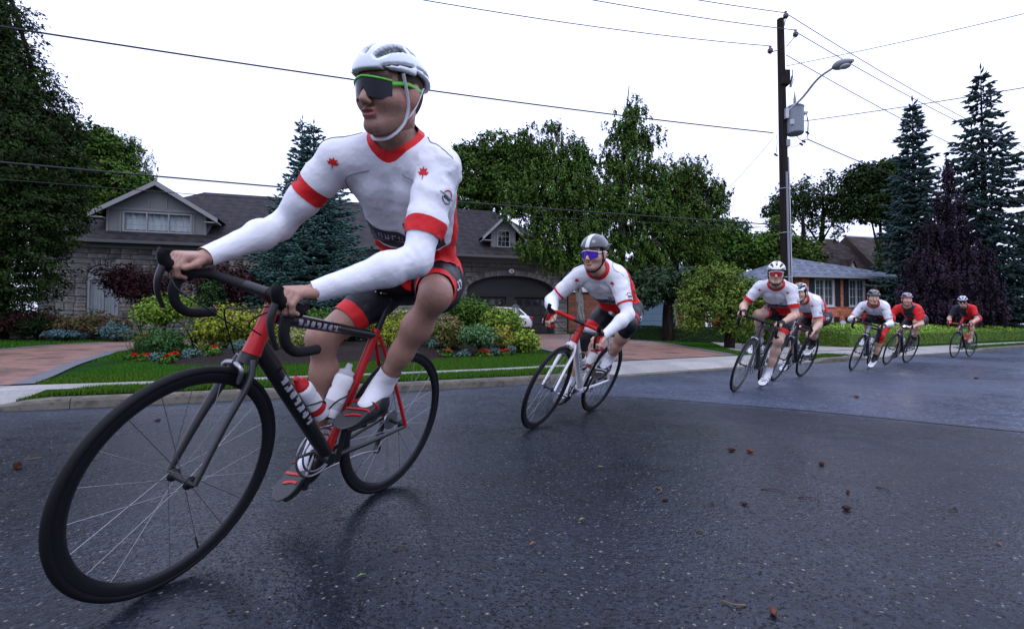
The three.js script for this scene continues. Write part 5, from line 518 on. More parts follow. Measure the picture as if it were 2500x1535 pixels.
shrub('spirea', 'yellow green spirea showing beneath the first rider', 962, 798, 11.4, 0.62, 0.5, { n: 560, per: 9, size: 0.06, cr: 0.1, cols: GOLD, bloom: { n: 30, s: 0.03, cols: PINK } }, 77);
shrub('spirea', 'dull pink and green spirea near the right end of the bed', 1085, 815, 11.2, 0.44, 0.46, { n: 460, per: 9, size: 0.06, cr: 0.1, cols: [[0.1, 0.11, 0.03], [0.14, 0.14, 0.04]], bloom: { n: 50, s: 0.035, cols: [[0.3, 0.18, 0.14], [0.4, 0.22, 0.18]] } }, 78);
shrub('dogwood_shrub', 'full green shrub with light leaf tips before the garage', 1150, 768, 13.4, 0.62, 0.55, { n: 760, per: 10, size: 0.075, cr: 0.1, cols: [...GREEN.mid, [0.1, 0.17, 0.03]], rise: 0.3 }, 79);
shrub('lime_shrub', 'open lime green shrub in front of the white car', 1226, 788, 12.5, 0.46, 0.42, { n: 280, per: 9, size: 0.09, cr: 0.12, cols: GREEN.lime, rise: 0.4, lobes: 6 }, 80);
shrub('sedum_clump', 'rounded blue green sedum clump near the right end of the bed', 1172, 822, 10.7, 0.46, 0.27, { n: 520, per: 9, size: 0.06, cr: 0.08, cols: [[0.06, 0.13, 0.05], [0.08, 0.16, 0.06]], rise: 0.8 }, 81);
shrub('golden_shrub', 'small golden shrub between the sedum and the white stake', 1228, 820, 11.2, 0.2, 0.24, { n: 150, per: 9, size: 0.08, cr: 0.08, cols: [[0.22, 0.24, 0.03], [0.25, 0.2, 0.05]], rise: 0.6 }, 82);
shrub('laurel_shrub', 'bright yellow green shrub at the right tip of the bed', 1276, 832, 11.8, 0.34, 0.26, { n: 260, per: 9, size: 0.1, cr: 0.08, cols: [[0.17, 0.24, 0.03], [0.2, 0.28, 0.04]], rise: 0.5 }, 83);
shrub('boxwood', 'round green mound beside the yellow lilies', 388, 838, 9.6, 0.42, 0.28, { n: 600, per: 9, size: 0.055, cr: 0.08, cols: [[0.035, 0.09, 0.025], [0.05, 0.115, 0.03]], rise: 0.7 }, 84);
shrub('barberry', 'reddish brown bush under the first arched window', 228, 790, 16.6, 1.0, 0.42, { n: 620, per: 9, size: 0.09, cr: 0.13, cols: [[0.08, 0.06, 0.025], [0.11, 0.055, 0.035], [0.06, 0.07, 0.02]] }, 85);
shrub('barberry', 'dark maroon bush at the left edge in front of the hedge', 55, 785, 16.4, 1.0, 0.42, { n: 620, per: 9, size: 0.09, cr: 0.13, cols: [[0.05, 0.02, 0.02], [0.06, 0.028, 0.025]] }, 86);
shrub('golden_shrub', 'yellow green shrub beside the maroon bush', 135, 800, 16.6, 0.5, 0.36, { n: 300, per: 9, size: 0.09, cr: 0.12, cols: [[0.1, 0.13, 0.02], [0.13, 0.15, 0.03]] }, 87);
shrub('juniper', 'flat blue juniper on the lawn edge', 165, 814, 16.0, 0.62, 0.14, { n: 260, per: 9, size: 0.08, cr: 0.1, cols: [[0.08, 0.14, 0.15], [0.06, 0.11, 0.12]], flat: 0.3 }, 88);
shrub('juniper', 'rounded blue juniper nearest the driveway', 285, 808, 15.8, 0.5, 0.26, { n: 330, per: 9, size: 0.08, cr: 0.1, cols: [[0.06, 0.11, 0.1], [0.08, 0.14, 0.13]], rise: 0.4 }, 89);
shrub('dark_fern', 'dark grassy clump left of the yellow green shrub', 90, 800, 16.2, 0.45, 0.36, { n: 220, per: 9, size: 0.2, cr: 0.12, cols: [[0.02, 0.045, 0.015], [0.03, 0.06, 0.02]], aspect: 0.12, rise: 0.9 }, 90);
[[383, 878, 8.8, 0.13, 'first silvery green tuft from the yellow lilies at the bed edge'], [468, 879, 8.9, 0.14, 'second silvery green tuft from the yellow lilies at the bed edge'], [585, 850, 9.6, 0.18, 'blue spruce seedling tuft beside the large golden spirea'], [1132, 864, 10.4, 0.11, 'silvery tuft left of the paired red flowers'], [1204, 858, 10.7, 0.1, 'silvery tuft between the two groups of red flowers'], [1249, 853, 11.0, 0.08, 'smallest silvery tuft at the right tip of the bed'], [1062, 835, 11, 0.12, 'pale blue tuft beside the dull pink spirea']].forEach(([px, py, D, s, l], i) => shrub('lavender_tuft', l, px, py, D, s, s * 0.75, { n: 120, per: 8, size: 0.045, cr: 0.04, cols: [[0.08, 0.15, 0.13], [0.1, 0.18, 0.15]], rise: 0.6, cat: 'plant' }, 95 + i, 'silvery tufts'));
// strap leaved plants and flowers
function strapPlant(name, label, px, py, D, n, len, wd, cols, seed, blooms) { const c = at(px, py, D), b = W(c.x, D, bedH(c.x, D)), t = thing(name, label, 'plant', b), r = RNG(seed), mb = new MB(true); for (let i = 0; i < n; i++) { const a = r() * 6.28, L = len * r.r(0.6, 1.1), lean = r.r(0.15, 0.75), w = wd * r.r(0.7, 1.2), cc = cols[r.i(cols.length)], ca = Math.cos(a), sa = Math.sin(a); let p0, p1; for (let k = 0; k <= 5; k++) { const f = k / 5, R = L * lean * f * (0.6 + 0.6 * f), y = L * f * (1 - 0.35 * lean * f), h = w * (1 - f * 0.85) / 2, q0 = V(ca * R - sa * h, y, sa * R + ca * h), q1 = V(ca * R + sa * h, y, sa * R - ca * h); if (p0) mb.quad(p0, p1, q1, q0, cc); p0 = q0; p1 = q1; } } mb.build('leaves', M.leaf, t);
  for (const [x, y, z, s, col] of blooms || []) { const fm = new MB(true); for (let k = 0; k < 6; k++) { const a = k / 6 * 6.28, d = V(Math.cos(a), 0.7, Math.sin(a)).multiplyScalar(s), e = V(-Math.sin(a), 0, Math.cos(a)).multiplyScalar(s * 0.35), o = V(x, y, z), m = o.clone().addScaledVector(d, 0.6); fm.quad(o, m.clone().add(e), o.clone().add(d).add(V(0, -s * 0.25, 0)), m.clone().sub(e), col); } const f = fm.build('flower', M.leaf, t); new MB().tube([V(x * 0.3, 0.02, z * 0.3), V(x, y, z)], 0.004, 5, false).build('stalk', M.stalk, t); } return t; }
M.stalk = mat([0.05, 0.09, 0.025], 0.7);
strapPlant('iris_clump', 'grey green sword leaved clump in the middle of the bed', 475, 832, 10.4, 34, 0.62, 0.045, [[0.05, 0.09, 0.065], [0.07, 0.12, 0.09], [0.04, 0.07, 0.05]], 201);
strapPlant('hosta', 'yellow green broad leaved hosta in front of the irises', 488, 842, 9.9, 16, 0.2, 0.07, [[0.2, 0.24, 0.05], [0.25, 0.28, 0.08]], 202);
strapPlant('daylily', 'yellow flowering daylilies at the left corner of the bed', 330, 860, 9.2, 60, 0.36, 0.022, [[0.03, 0.07, 0.02], [0.045, 0.09, 0.025]], 203, (() => { const r = RNG(9); return Array.from({ length: 9 }, () => [r.r(-0.22, 0.22), r.r(0.3, 0.52), r.r(-0.15, 0.2), 0.05, r() < 0.7 ? [0.75, 0.42, 0.02] : [0.8, 0.5, 0.05]]); })());
strapPlant('ornamental_grass', 'dark grassy clump behind the lantern post', 1262, 812, 12.4, 50, 0.5, 0.012, [[0.03, 0.07, 0.02], [0.045, 0.09, 0.025]], 204);
strapPlant('hosta', 'pale edged hosta between the boxwood and the irises', 428, 818, 10.2, 22, 0.28, 0.06, [[0.1, 0.16, 0.1], [0.2, 0.25, 0.2], [0.08, 0.13, 0.07]], 205);
[[326, 877, 8.7, 'red geranium at the left tip of the bed below the lilies'], [356, 874, 8.8, 'red geranium second from the left tip of the bed'], [404, 888, 8.35, 'red geranium nearest the front lawn'], [419, 878, 8.7, 'red geranium between the two left silvery tufts'], [520, 878, 8.9, 'red geranium right of the second silvery tuft'], [1090, 862, 10.2, 'single red geranium left of the silvery tuft before the sedum'], [1172, 862, 10.5, 'red geranium of a pair, the left one before the sedum'], [1188, 864, 10.4, 'red geranium of a pair, the right one before the sedum'], [1222, 859, 10.8, 'red geranium left one of the last pair in the bed'], [1238, 857, 10.9, 'red geranium at the far right of the bed']].forEach(([px, py, D, l], i) => { const c = at(px, py, D), b = W(c.x, D, bedH(c.x, D)), t = thing('geranium', l, 'flower', b, 0, 'red geraniums'), r = RNG(300 + i); part('leaves', crownGeo({ blobs: [[0, 0.06, 0, 0.1, 0.06, 0.1]], n: 30, per: 6, size: 0.05, cr: 0.04, cols: GREEN.mid, floor: 0, aspect: 0.9 }, 310 + i), M.leaf, t); const L = new Leaves(90); for (let h = 0; h < 3; h++) { const hx = r.g() * 0.06, hz = r.g() * 0.05, hy = 0.13 + r.g() * 0.02; for (let k = 0; k < 28; k++) { const N = nrm(r.g(), 0.6 + r.g() * 0.6, r.g()), d = nrm(N[1], -N[0], 0.2); L.leaf(hx + r.g() * 0.035, hy + r.g() * 0.018, hz + r.g() * 0.035, ...N, ...d, 0.028, 0.024, 0.6 * r.r(0.8, 1.1), 0.02, 0.012); } } part('blossom', L.geo(), M.leaf, t); });
shrub('green_shrub', 'leafy dark green shrub seen between the first rider\'s wheels', 770, 800, 11.6, 0.7, 0.5, { n: 560, per: 9, size: 0.075, cr: 0.12, cols: GREEN.mid, rise: 0.3 }, 331);
shrub('green_shrub', 'pale flowering shrub low behind the first rider\'s seat tube', 720, 825, 10.2, 0.35, 0.26, { n: 260, per: 9, size: 0.055, cr: 0.09, cols: [[0.17, 0.2, 0.05], [0.22, 0.24, 0.08]], bloom: { n: 26, s: 0.025, cols: [[0.5, 0.45, 0.3]] } }, 332);
shrub('green_shrub', 'mid green shrub right behind the first rider\'s left calf', 1020, 800, 12.2, 0.5, 0.5, { n: 460, per: 9, size: 0.075, cr: 0.12, cols: GREEN.mid, rise: 0.3 }, 333);
shrub('green_shrub', 'dark evergreen shrub under the blue spruces', 860, 790, 13.5, 0.8, 0.5, { n: 520, per: 9, size: 0.08, cr: 0.12, cols: GREEN.dark }, 334);
shrub('rose_bush', 'loose rose bush with small pale flowers by the brick house', 1985, 790, 21, 0.55, 0.5, { n: 180, per: 9, size: 0.08, cr: 0.12, cols: GREEN.mid, bloom: { n: 16, s: 0.03, cols: [[0.6, 0.3, 0.28], [0.7, 0.6, 0.55]] } }, 320);
// ---------- utility pole, lamp, wires ----------
M.pole = mat([0.034, 0.027, 0.025], 0.85, { map: dataTex(256, (u, v) => { const g = 0.7 + 0.5 * (tfbm(u, v * 0.12, 48, 131, 3) - 0.5) + 0.3 * (tfbm(u, v, 8, 133, 3) - 0.5); return [g, g, g]; }), bumpMap: noiseBump, bumpScale: 0.01 });
M.galv = mat([0.42, 0.44, 0.46], 0.4, { metalness: 0.7 }); M.tank = mat([0.2, 0.225, 0.25], 0.5); M.porcelain = phys([0.05, 0.035, 0.03], 0.25, { clearcoat: 0.6 }); M.wire = mat([0.03, 0.03, 0.035], 0.6); M.wireGrey = mat([0.07, 0.07, 0.09], 0.5);
const POLE = G(8.66, 16.1), PD = 16.1, onPole = (px, py, dD = 0) => at(px, py, PD + dD).sub(POLE);
{
  const t = thing('utility_pole', 'tall dark wooden utility pole with transformer and street lamp', 'pole', POLE), H = at(1906, 48, PD).y - POLE.y, lean = onPole(1906, 48).x;
  part('shaft', new MB().tube([V(0, -0.3, 0), V(lean * 0.5, H * 0.5, 0), V(lean, H, 0)], [0.155, 0.13, 0.105], 16).geo(), M.pole, t); const X = y => lean * y / H;
  part('pole_cap', new THREE.SphereGeometry(0.107, 14, 8, 0, 6.29, 0, 1.57).scale(1, 0.45, 1).translate(lean, H - 0.003, 0), M.pole, t);
  part('conduit', tubeGeo([V(0.02, 0, 0.165), V(X(5.5) + 0.01, 5.5, 0.16)], 0.035, 8), mat([0.2, 0.21, 0.23], 0.4), t); part('conduit', tubeGeo([V(0.15, 0, 0.07), V(X(6) + 0.13, 6, 0.07)], 0.022, 8), M.galv, t);
  const cm = new MB(); for (const y of [2.2, 3.6, 5.0]) cm.add(new THREE.TorusGeometry(0.15, 0.012, 6, 20).rotateX(Math.PI / 2).translate(X(y), y, 0)); cm.build('conduit_strap', M.galv, t);
  // insulators on brackets
  for (const [px, py, bx, by] of [[1919, 35, 1916, 62], [1943, 80, 1922, 112], [1881, 120, 1902, 122]]) { const g = group('insulator', t), p = onPole(px, py), b = onPole(bx, by); part('bracket', tubeGeo(curvePts([b, b.clone().lerp(p, 0.55).add(V(0, -0.05, 0)), p.clone().add(V(0, -0.1, 0))], 8), 0.022, 6), M.galv, g); const pr = [[0.0, -0.13], [0.05, -0.13], [0.055, -0.1], [0.085, -0.09], [0.085, -0.06], [0.06, -0.045], [0.085, -0.035], [0.08, 0.0], [0.045, 0.02], [0.035, 0.05], [0.05, 0.07], [0.04, 0.1], [0, 0.11]].map(q => new THREE.Vector2(...q)); part('porcelain', new THREE.LatheGeometry(pr, 12).translate(p.x, p.y, p.z), M.porcelain, g); }
  // transformer
  const tr = group('transformer', t), c0 = onPole(1942, 300, -0.12), yT = onPole(1942, 262, -0.12).y, yB = onPole(1942, 328, -0.12).y; const tank = new MB(); tank.add(new THREE.LatheGeometry([[0, yB], [0.22, yB], [0.24, yB + 0.03], [0.25, yB + 0.05], [0.25, yT - 0.03], [0.265, yT - 0.03], [0.265, yT], [0.2, yT + 0.05], [0, yT + 0.06]].map(q => new THREE.Vector2(...q)), 24), T4(c0.x, 0, c0.z)); tank.build('tank', M.tank, tr);
  part('bushing', new THREE.LatheGeometry([[0.05, 0], [0.05, 0.05], [0.035, 0.07], [0.05, 0.09], [0.035, 0.12], [0.05, 0.14], [0.035, 0.17], [0.045, 0.19], [0.02, 0.35], [0.012, 0.45], [0, 0.46]].map(q => new THREE.Vector2(...q)), 10).translate(c0.x, yT + 0.05, c0.z), mat([0.25, 0.26, 0.28], 0.4), tr);
  const lug = new MB(); for (const dz of [-0.08, 0, 0.08]) lug.box(c0.x + 0.245, c0.x + 0.36, yT - 0.22, yT - 0.16, c0.z + dz - 0.02, c0.z + dz + 0.02); lug.build('terminal', M.galv, tr); new MB().box(c0.x - 0.26, c0.x - 0.14, yB + 0.25, yB + 0.4, c0.z + 0.18, c0.z + 0.21).build('name_tag', mat([0.4, 0.42, 0.45], 0.5), tr); new MB().box(0.08, c0.x - 0.2, yT - 0.3, yT - 0.22, -0.03, 0.03).box(0.08, c0.x - 0.2, yB + 0.12, yB + 0.2, -0.03, 0.03).build('hanger', M.galv, tr);
  // drop leads off the transformer
  const ld = new MB(), a1 = V(c0.x + 0.36, yT - 0.19, c0.z), b1 = onPole(1973, 340); ld.tube(curvePts([a1, V(a1.x + 0.06, a1.y - 0.3, a1.z), V(b1.x + 0.02, b1.y + 0.35, b1.z), b1], 12), 0.011, 5).tube(curvePts([a1.clone().add(V(-0.02, 0, 0.06)), V(a1.x + 0.02, a1.y - 0.4, a1.z), V(b1.x - 0.05, b1.y + 0.1, b1.z + 0.05), onPole(1955, 352)], 12), 0.008, 5).tube(curvePts([onPole(1946, 332), onPole(1958, 343), onPole(1973, 340)], 8), 0.01, 5).tube(curvePts([onPole(1922, 362), onPole(1945, 356), onPole(1968, 345)], 8), 0.007, 5); ld.build('lead', M.wire, t);
  for (const p of [onPole(1972, 324), onPole(1957, 352), onPole(1963, 345), onPole(1895, 378)]) part('splice', new THREE.CapsuleGeometry(0.03, 0.09, 3, 8).rotateZ(1).translate(p.x, p.y, p.z), M.wire, t);
  new MB().tube(curvePts([onPole(1897, 330), onPole(1898, 350), onPole(1895, 378)], 6), 0.009, 5).build('lead', M.wire, t);
  { const p = onPole(1924, 349, -0.1); part('junction_box', rbox(0.12, 0.22, 0.12, 0.012).translate(p.x, p.y, p.z), mat([0.24, 0.27, 0.26], 0.5), t); }
  { const f = group('fuse_cutout', t), p = onPole(1932, 195); new MB().tube([onPole(1919, 200), p], 0.014, 6).build('arm', M.galv, f); part('body', tubeGeo([p.clone().add(V(0.04, 0.12, 0)), p.clone().add(V(-0.03, -0.22, 0))], [0.035, 0.028], 8), M.porcelain, f); new MB().tube([p.clone().add(V(0.045, 0.1, 0)), p.clone().add(V(0.05, 0.33, 0))], 0.016, 6).tube([p.clone().add(V(0.09, 0.04, 0)), p.clone().add(V(0.0, -0.24, 0))], 0.012, 6).build('fuse_tube', mat([0.2, 0.2, 0.2], 0.5), f); }
  new MB().box(-0.14, 0.12, 8.3, 8.75, -0.1, 0.17).build('gain_block', M.pole, t);
  // street lamp
  const L = group('street_lamp', t), a = onPole(1921, 275, -0.15), A = [a, onPole(1958, 240, -0.5), onPole(2000, 190, -1.1), onPole(2035, 165, -1.5)]; part('arm', tubeGeo(curvePts(A, 24), 0.035, 8), M.galv, L); new MB().box(a.x - 0.06, a.x + 0.03, a.y - 0.2, a.y + 0.12, a.z - 0.09, a.z + 0.09).build('arm_plate', M.galv, L);
  const h0 = onPole(2034, 166, -1.5), h1 = onPole(2084, 148, -2.0), dir = V().subVectors(h1, h0), len = dir.length(), q = new THREE.Quaternion().setFromUnitVectors(V(1, 0, 0), dir.clone().normalize()), hm = new THREE.Matrix4().compose(h0, q, V(1, 1, 1)); const hd = new MB(), N = 16, prof = f => [0.05 + 0.12 * Math.sin(Math.PI * Math.min(1, f * 1.02) ** 0.75), 0.045 + 0.085 * Math.sin(Math.PI * f ** 0.8)]; hd.tube(Array.from({ length: N + 1 }, (_, i) => V(len * i / N, 0.02 * Math.sin(3 * i / N), 0)), f => { const [w, hh] = prof(f); return [hh, w]; }, 14); const hg = hd.geo(); hg.applyMatrix4(hm); part('lamp_head', hg, mat([0.2, 0.22, 0.24], 0.4), L); const lens = new THREE.SphereGeometry(1, 16, 10).scale(len * 0.28, 0.07, 0.12).translate(len * 0.62, -0.075, 0); lens.applyMatrix4(hm); part('lens', lens, phys([0.35, 0.36, 0.36], 0.25), L);
}
// wires: sagging between supports; ends given as world points
function wire(label, a, b, sag, r, m = M.wire, grp, n = 40, name = 'overhead_wire') { const P = Array.from({ length: n + 1 }, (_, i) => { const f = i / n; return a.clone().lerp(b, f).add(V(0, -sag * 4 * f * (1 - f), 0)); }); const base = a.clone(), mb = new MB(); mb.tube(P.map(p => p.sub(base)), r, 6); const o = mb.build(name, m); o.position.copy(base); tag(o, label, 'wire', grp); return o; }
const wp = (px, py, dD = 0) => at(px, py, PD + dD);
const far = (X, D, h) => W(X, D, h);
// span to the next pole down the road on the left (out of the picture)
wire('top power line running left from the pole top insulator', wp(1918, 31), far(-25, 3.2, 10.9), 1.15, 0.014, M.wireGrey, 'power lines left of the pole');
wire('middle power line running left from the right hand insulator', wp(1940, 73), far(-25.6, 3.0, 10.5), 1.2, 0.014, M.wireGrey, 'power lines left of the pole');
wire('lowest of the three thin power lines running left', wp(1880, 112), far(-25.8, 3.4, 9.7), 1.2, 0.014, M.wireGrey, 'power lines left of the pole');
wire('thick black cable crossing the sky behind the first rider', wp(1888, 324), far(-26, 3.2, 6.7), 0.45, 0.019, M.wire, 'cables left of the pole');
wire('low thick cable passing in front of the birches and stone house', wp(1905, 549, -0.16), far(-26, 3.3, 4.15), 0.25, 0.017, M.wire, 'cables left of the pole');
wire('thin cable just under the low thick cable', wp(1905, 556, -0.16), far(-26, 3.3, 3.95), 0.42, 0.007, M.wire, 'cables left of the pole');
// span to the right
const RX = 42, RD = 35;
wire('top power line running right from the pole top', wp(1921, 33), far(RX, RD, 10.9), 0.8, 0.013, M.wireGrey, 'power lines right of the pole');
wire('second power line running right past the street lamp', wp(1946, 79), far(RX + 0.6, RD - 0.2, 10.4), 0.8, 0.013, M.wireGrey, 'power lines right of the pole');
wire('third power line running right below the street lamp', wp(1920, 134), far(RX, RD + 0.2, 9.4), 0.8, 0.013, M.wireGrey, 'power lines right of the pole');
wire('thick cable running right from the transformer leads', wp(1973, 340), far(RX, RD, 6.9), 0.7, 0.016, M.wire, 'cables right of the pole');
wire('wire rising to the upper right corner from above the lamp', wp(1920, 161), far(21.6, 6.6, 9.1), 0.35, 0.011, M.wireGrey, 'stay wires');
wire('wire rising to the right edge in front of the tallest spruce', wp(1930, 300), far(22.5, 6.9, 7.2), 0.3, 0.012, M.wire, 'stay wires');
wire('slack service wire dropping left from the pole into the birches', wp(1888, 338), at(1690, 540, 21.5), 0.15, 0.007, M.wire, 'service wires', 24);
wire('thin service wire from the pole to the stone house gable', wp(1900, 552, -0.12), W(-14.9, 23.6, 7.2), 0.9, 0.006, M.wire, 'service wires', 40);
// ---------- bicycles ----------
M.rubber = mat([0.009, 0.009, 0.01], 0.6); M.carbon = phys([0.009, 0.009, 0.011], 0.35, { specularIntensity: 0.6 }); M.alloy = mat([0.5, 0.5, 0.52], 0.3, { metalness: 0.9 }); M.steel = mat([0.3, 0.3, 0.31], 0.35, { metalness: 0.9 }); M.blackAlloy = mat([0.03, 0.03, 0.032], 0.4, { metalness: 0.5 });
const paint = c => phys(c, 0.28, { specularIntensity: 0.8 });
const RED = [0.42, 0.012, 0.014], WHT = [0.72, 0.72, 0.73];
const WR = 0.338, HUBS = { r: V(0, WR, 0), f: V(0.98, WR, 0) }, BB = V(0.41, 0.27, 0), AX = V(-0.2924, 0.9563, 0), AXP = V(0.98 - 0.047, WR, 0);
function poseMatrix([X, D, a, th]) { const h = V(-Math.sin(a), 0, Math.cos(a)), lf = V(Math.cos(a), 0, Math.sin(a)), up = V(0, Math.cos(th), 0).addScaledVector(lf, Math.sin(th)), rt = V().crossVectors(h, up); return new THREE.Matrix4().makeBasis(h, up, rt).setPosition(X, 0, -D); }
function steerMatrix(st) { return new THREE.Matrix4().makeTranslation(AXP.x, AXP.y, 0).multiply(new THREE.Matrix4().makeRotationAxis(AX, st)).multiply(new THREE.Matrix4().makeTranslation(-AXP.x, -AXP.y, 0)); }
const barPath = (cs, cy, k) => [[0, 0, 0.04], [0, 0, 0.13], [0.008, 0, 0.185], [0.04, -0.004, 0.207], [0.08, -0.016, 0.211], [0.097, -0.05, 0.213], [0.085, -0.095, 0.214], [0.045, -0.126, 0.214], [-0.01, -0.131, 0.214], [-0.055, -0.128, 0.214]].map(p => V(cs + p[0], cy + p[1], k * p[2]));
const gripPoint = (cfg, k, drops) => { const p = drops ? V(cfg.cs + 0.078, cfg.cy - 0.082, k * 0.214) : V(cfg.cs + 0.092, cfg.cy + 0.012, k * 0.213); return p.applyMatrix4(steerMatrix(cfg.steer)); };
function wheelGroup(name, parent, centre, S, rimDepth, rimMat, seed) {
  const g = group(name, parent); g.applyMatrix4((S || new THREE.Matrix4()).clone().multiply(new THREE.Matrix4().makeTranslation(centre.x, centre.y, 0))); const big = parent.userData.big;
  part('tyre', new THREE.TorusGeometry(0.3255, 0.0125, 10, big ? 96 : 56), M.rubber, g); const d = rimDepth, pr = [[0.318, -0.0095], [0.318, 0.0095], [0.314, 0.0105], [0.318 - d * 0.6, 0.0095], [0.318 - d, 0.003], [0.318 - d, -0.003], [0.318 - d * 0.6, -0.0095], [0.314, -0.0105], [0.318, -0.0095]].map(q => new THREE.Vector2(...q)); part('rim', new THREE.LatheGeometry(pr, big ? 96 : 56).rotateX(Math.PI / 2), rimMat, g);
  part('hub', new THREE.LatheGeometry([[0, -0.05], [0.008, -0.05], [0.009, -0.036], [0.02, -0.034], [0.02, -0.03], [0.01, -0.025], [0.01, 0.025], [0.02, 0.03], [0.02, 0.034], [0.009, 0.036], [0.008, 0.05], [0, 0.05]].map(q => new THREE.Vector2(...q)), 14).rotateX(Math.PI / 2), M.blackAlloy, g);
  const r = RNG(seed), ph = r() * 6; for (let i = 0; i < 20; i++) { const a = ph + i / 20 * 6.283, sd = i % 2 ? 1 : -1, b = a + (i % 4 < 2 ? 0.9 : -0.9); const s = new MB().tube([V(Math.cos(b) * 0.019, Math.sin(b) * 0.019, sd * 0.032), V(Math.cos(a) * (0.32 - d), Math.sin(a) * (0.32 - d), 0)], 0.0012, 4, false); s.build('spoke', M.steel, g); }
  new MB().tube([V(Math.cos(ph) * (0.318 - d), Math.sin(ph) * (0.318 - d), 0), V(Math.cos(ph) * (0.27 - d), Math.sin(ph) * (0.27 - d), 0)], 0.003, 5).build('valve', M.blackAlloy, g); return g;
}
function makeBike(cfg, label) {
  const t = thing('road_bicycle', label, 'bicycle', V(0, 0, 0), 0, 'racing bicycles'); t.applyMatrix4(poseMatrix(cfg.pose)); t.userData.big = cfg.big; const S = steerMatrix(cfg.steer), c = cfg.col, fm = paint(c.frame), am = paint(c.accent), kk = paint(c.fork || c.frame);
  const ax = y => V(AXP.x - (y - AXP.y) * 0.3057, y, 0), hb = ax(0.7), ht = ax(Math.min(0.85, cfg.cy - 0.03)), st = V(BB.x - 0.2924 * 0.53, BB.y + 0.9563 * 0.53, 0), el = (a, b) => () => [a, b];
  const tube = (name, pts, r, m, seg = 12) => part(name, new MB().tube(pts, r, seg).geo(), m, t);
  tube('down_tube', [BB.clone().add(V(0.01, 0.02, 0)), hb.clone().add(V(-0.012, 0.035, 0))], f => [lerp(0.026, 0.031, f), lerp(0.03, 0.026, f)], fm); tube('top_tube', [st.clone().add(V(0.005, -0.025, 0)), ht.clone().add(V(-0.015, -0.03, 0))], f => [lerp(0.016, 0.024, f), lerp(0.014, 0.021, f)], c.top ? paint(c.top) : fm);
  tube('seat_tube', [BB, st], f => [0.02, 0.017], am); tube('head_tube', [hb, hb.clone().lerp(ht, 0.5), ht], [0.03, 0.025, 0.023], c.head ? paint(c.head) : am, 16);
  const cs = new MB(); for (const k of [-1, 1]) { cs.tube(curvePts([BB.clone().add(V(-0.02, 0, k * 0.02)), V(0.22, 0.3, k * 0.045), V(0.004, WR, k * 0.062)], 8), f => lerp(0.013, 0.008, f), 8); } cs.build('chainstays', c.stay ? paint(c.stay) : fm, t); const ss = new MB(); for (const k of [-1, 1]) ss.tube(curvePts([st.clone().add(V(-0.01, -0.03, k * 0.014)), V(0.12, 0.55, k * 0.04), V(0.002, WR, k * 0.062)], 8), 0.0085, 8); ss.build('seatstays', am, t);
  part('bottom_bracket', new THREE.CylinderGeometry(0.024, 0.024, 0.075, 14).rotateX(Math.PI / 2).translate(BB.x, BB.y, 0), fm, t);
  // fork, turned with the bars
  const F = new MB(); F.tube([hb.clone().add(V(0.004, 0.0, 0)), hb.clone().add(V(0.012, -0.03, 0))], [0.03, 0.032], 14); for (const k of [-1, 1]) F.tube(curvePts([hb.clone().add(V(0.012, -0.015, k * 0.022)), hb.clone().add(V(0.03, -0.07, k * 0.042)), V(0.915, 0.5, k * 0.049), V(0.98, WR, k * 0.053)], 14), f => [lerp(0.02, 0.009, f), lerp(0.012, 0.008, f)], 10); const fg = F.geo(); fg.applyMatrix4(S); part('fork', fg, kk, t);
  wheelGroup('front_wheel', t, HUBS.f, S, cfg.rim || 0.03, cfg.rimMat || M.carbon, cfg.seed); wheelGroup('rear_wheel', t, HUBS.r, null, cfg.rim || 0.03, cfg.rimMat || M.carbon, cfg.seed + 1);
  // stem, bars, levers
  const bar = (name, mb, m) => { const g = mb.geo(); g.applyMatrix4(S); return part(name, g, m, t); }; const clamp3 = V(cfg.cs, cfg.cy, 0);
  bar('stem', new MB().tube([ht.clone().add(V(-0.008, 0.02, 0)), clamp3], f => [lerp(0.019, 0.017, f), lerp(0.017, 0.02, f)], 10).tube([ht, ht.clone().add(V(-0.012, 0.045, 0))], 0.02, 12), c.stem ? paint(c.stem) : M.carbon); bar('handlebar', new MB().tube([V(cfg.cs, cfg.cy, -0.045), V(cfg.cs, cfg.cy, 0.045)], 0.0165, 12), M.carbon);
  for (const k of [-1, 1]) { bar('bar_tape', new MB().tube(curvePts(barPath(cfg.cs, cfg.cy, k), 40), 0.0152, 10), mat(c.tape || [0.015, 0.015, 0.016], 0.75)); const z = k * 0.212, X = cfg.cs, Y = cfg.cy; bar('brake_hood', new MB().tube(curvePts([V(X + 0.05, Y - 0.01, z), V(X + 0.1, Y + 0.004, z), V(X + 0.135, Y + 0.018, z), V(X + 0.15, Y + 0.045, z), V(X + 0.147, Y + 0.058, z)], 12), f => [lerp(0.022, 0.016, f), lerp(0.018, 0.014, f)], 10), M.rubber); bar('brake_lever', new MB().tube(curvePts([V(X + 0.145, Y + 0.01, z), V(X + 0.152, Y - 0.03, z), V(X + 0.14, Y - 0.075, z * 1.02), V(X + 0.115, Y - 0.115, z * 1.03)], 10), f => [lerp(0.009, 0.006, f), lerp(0.012, 0.009, f)], 8), c.lever || M.blackAlloy); }
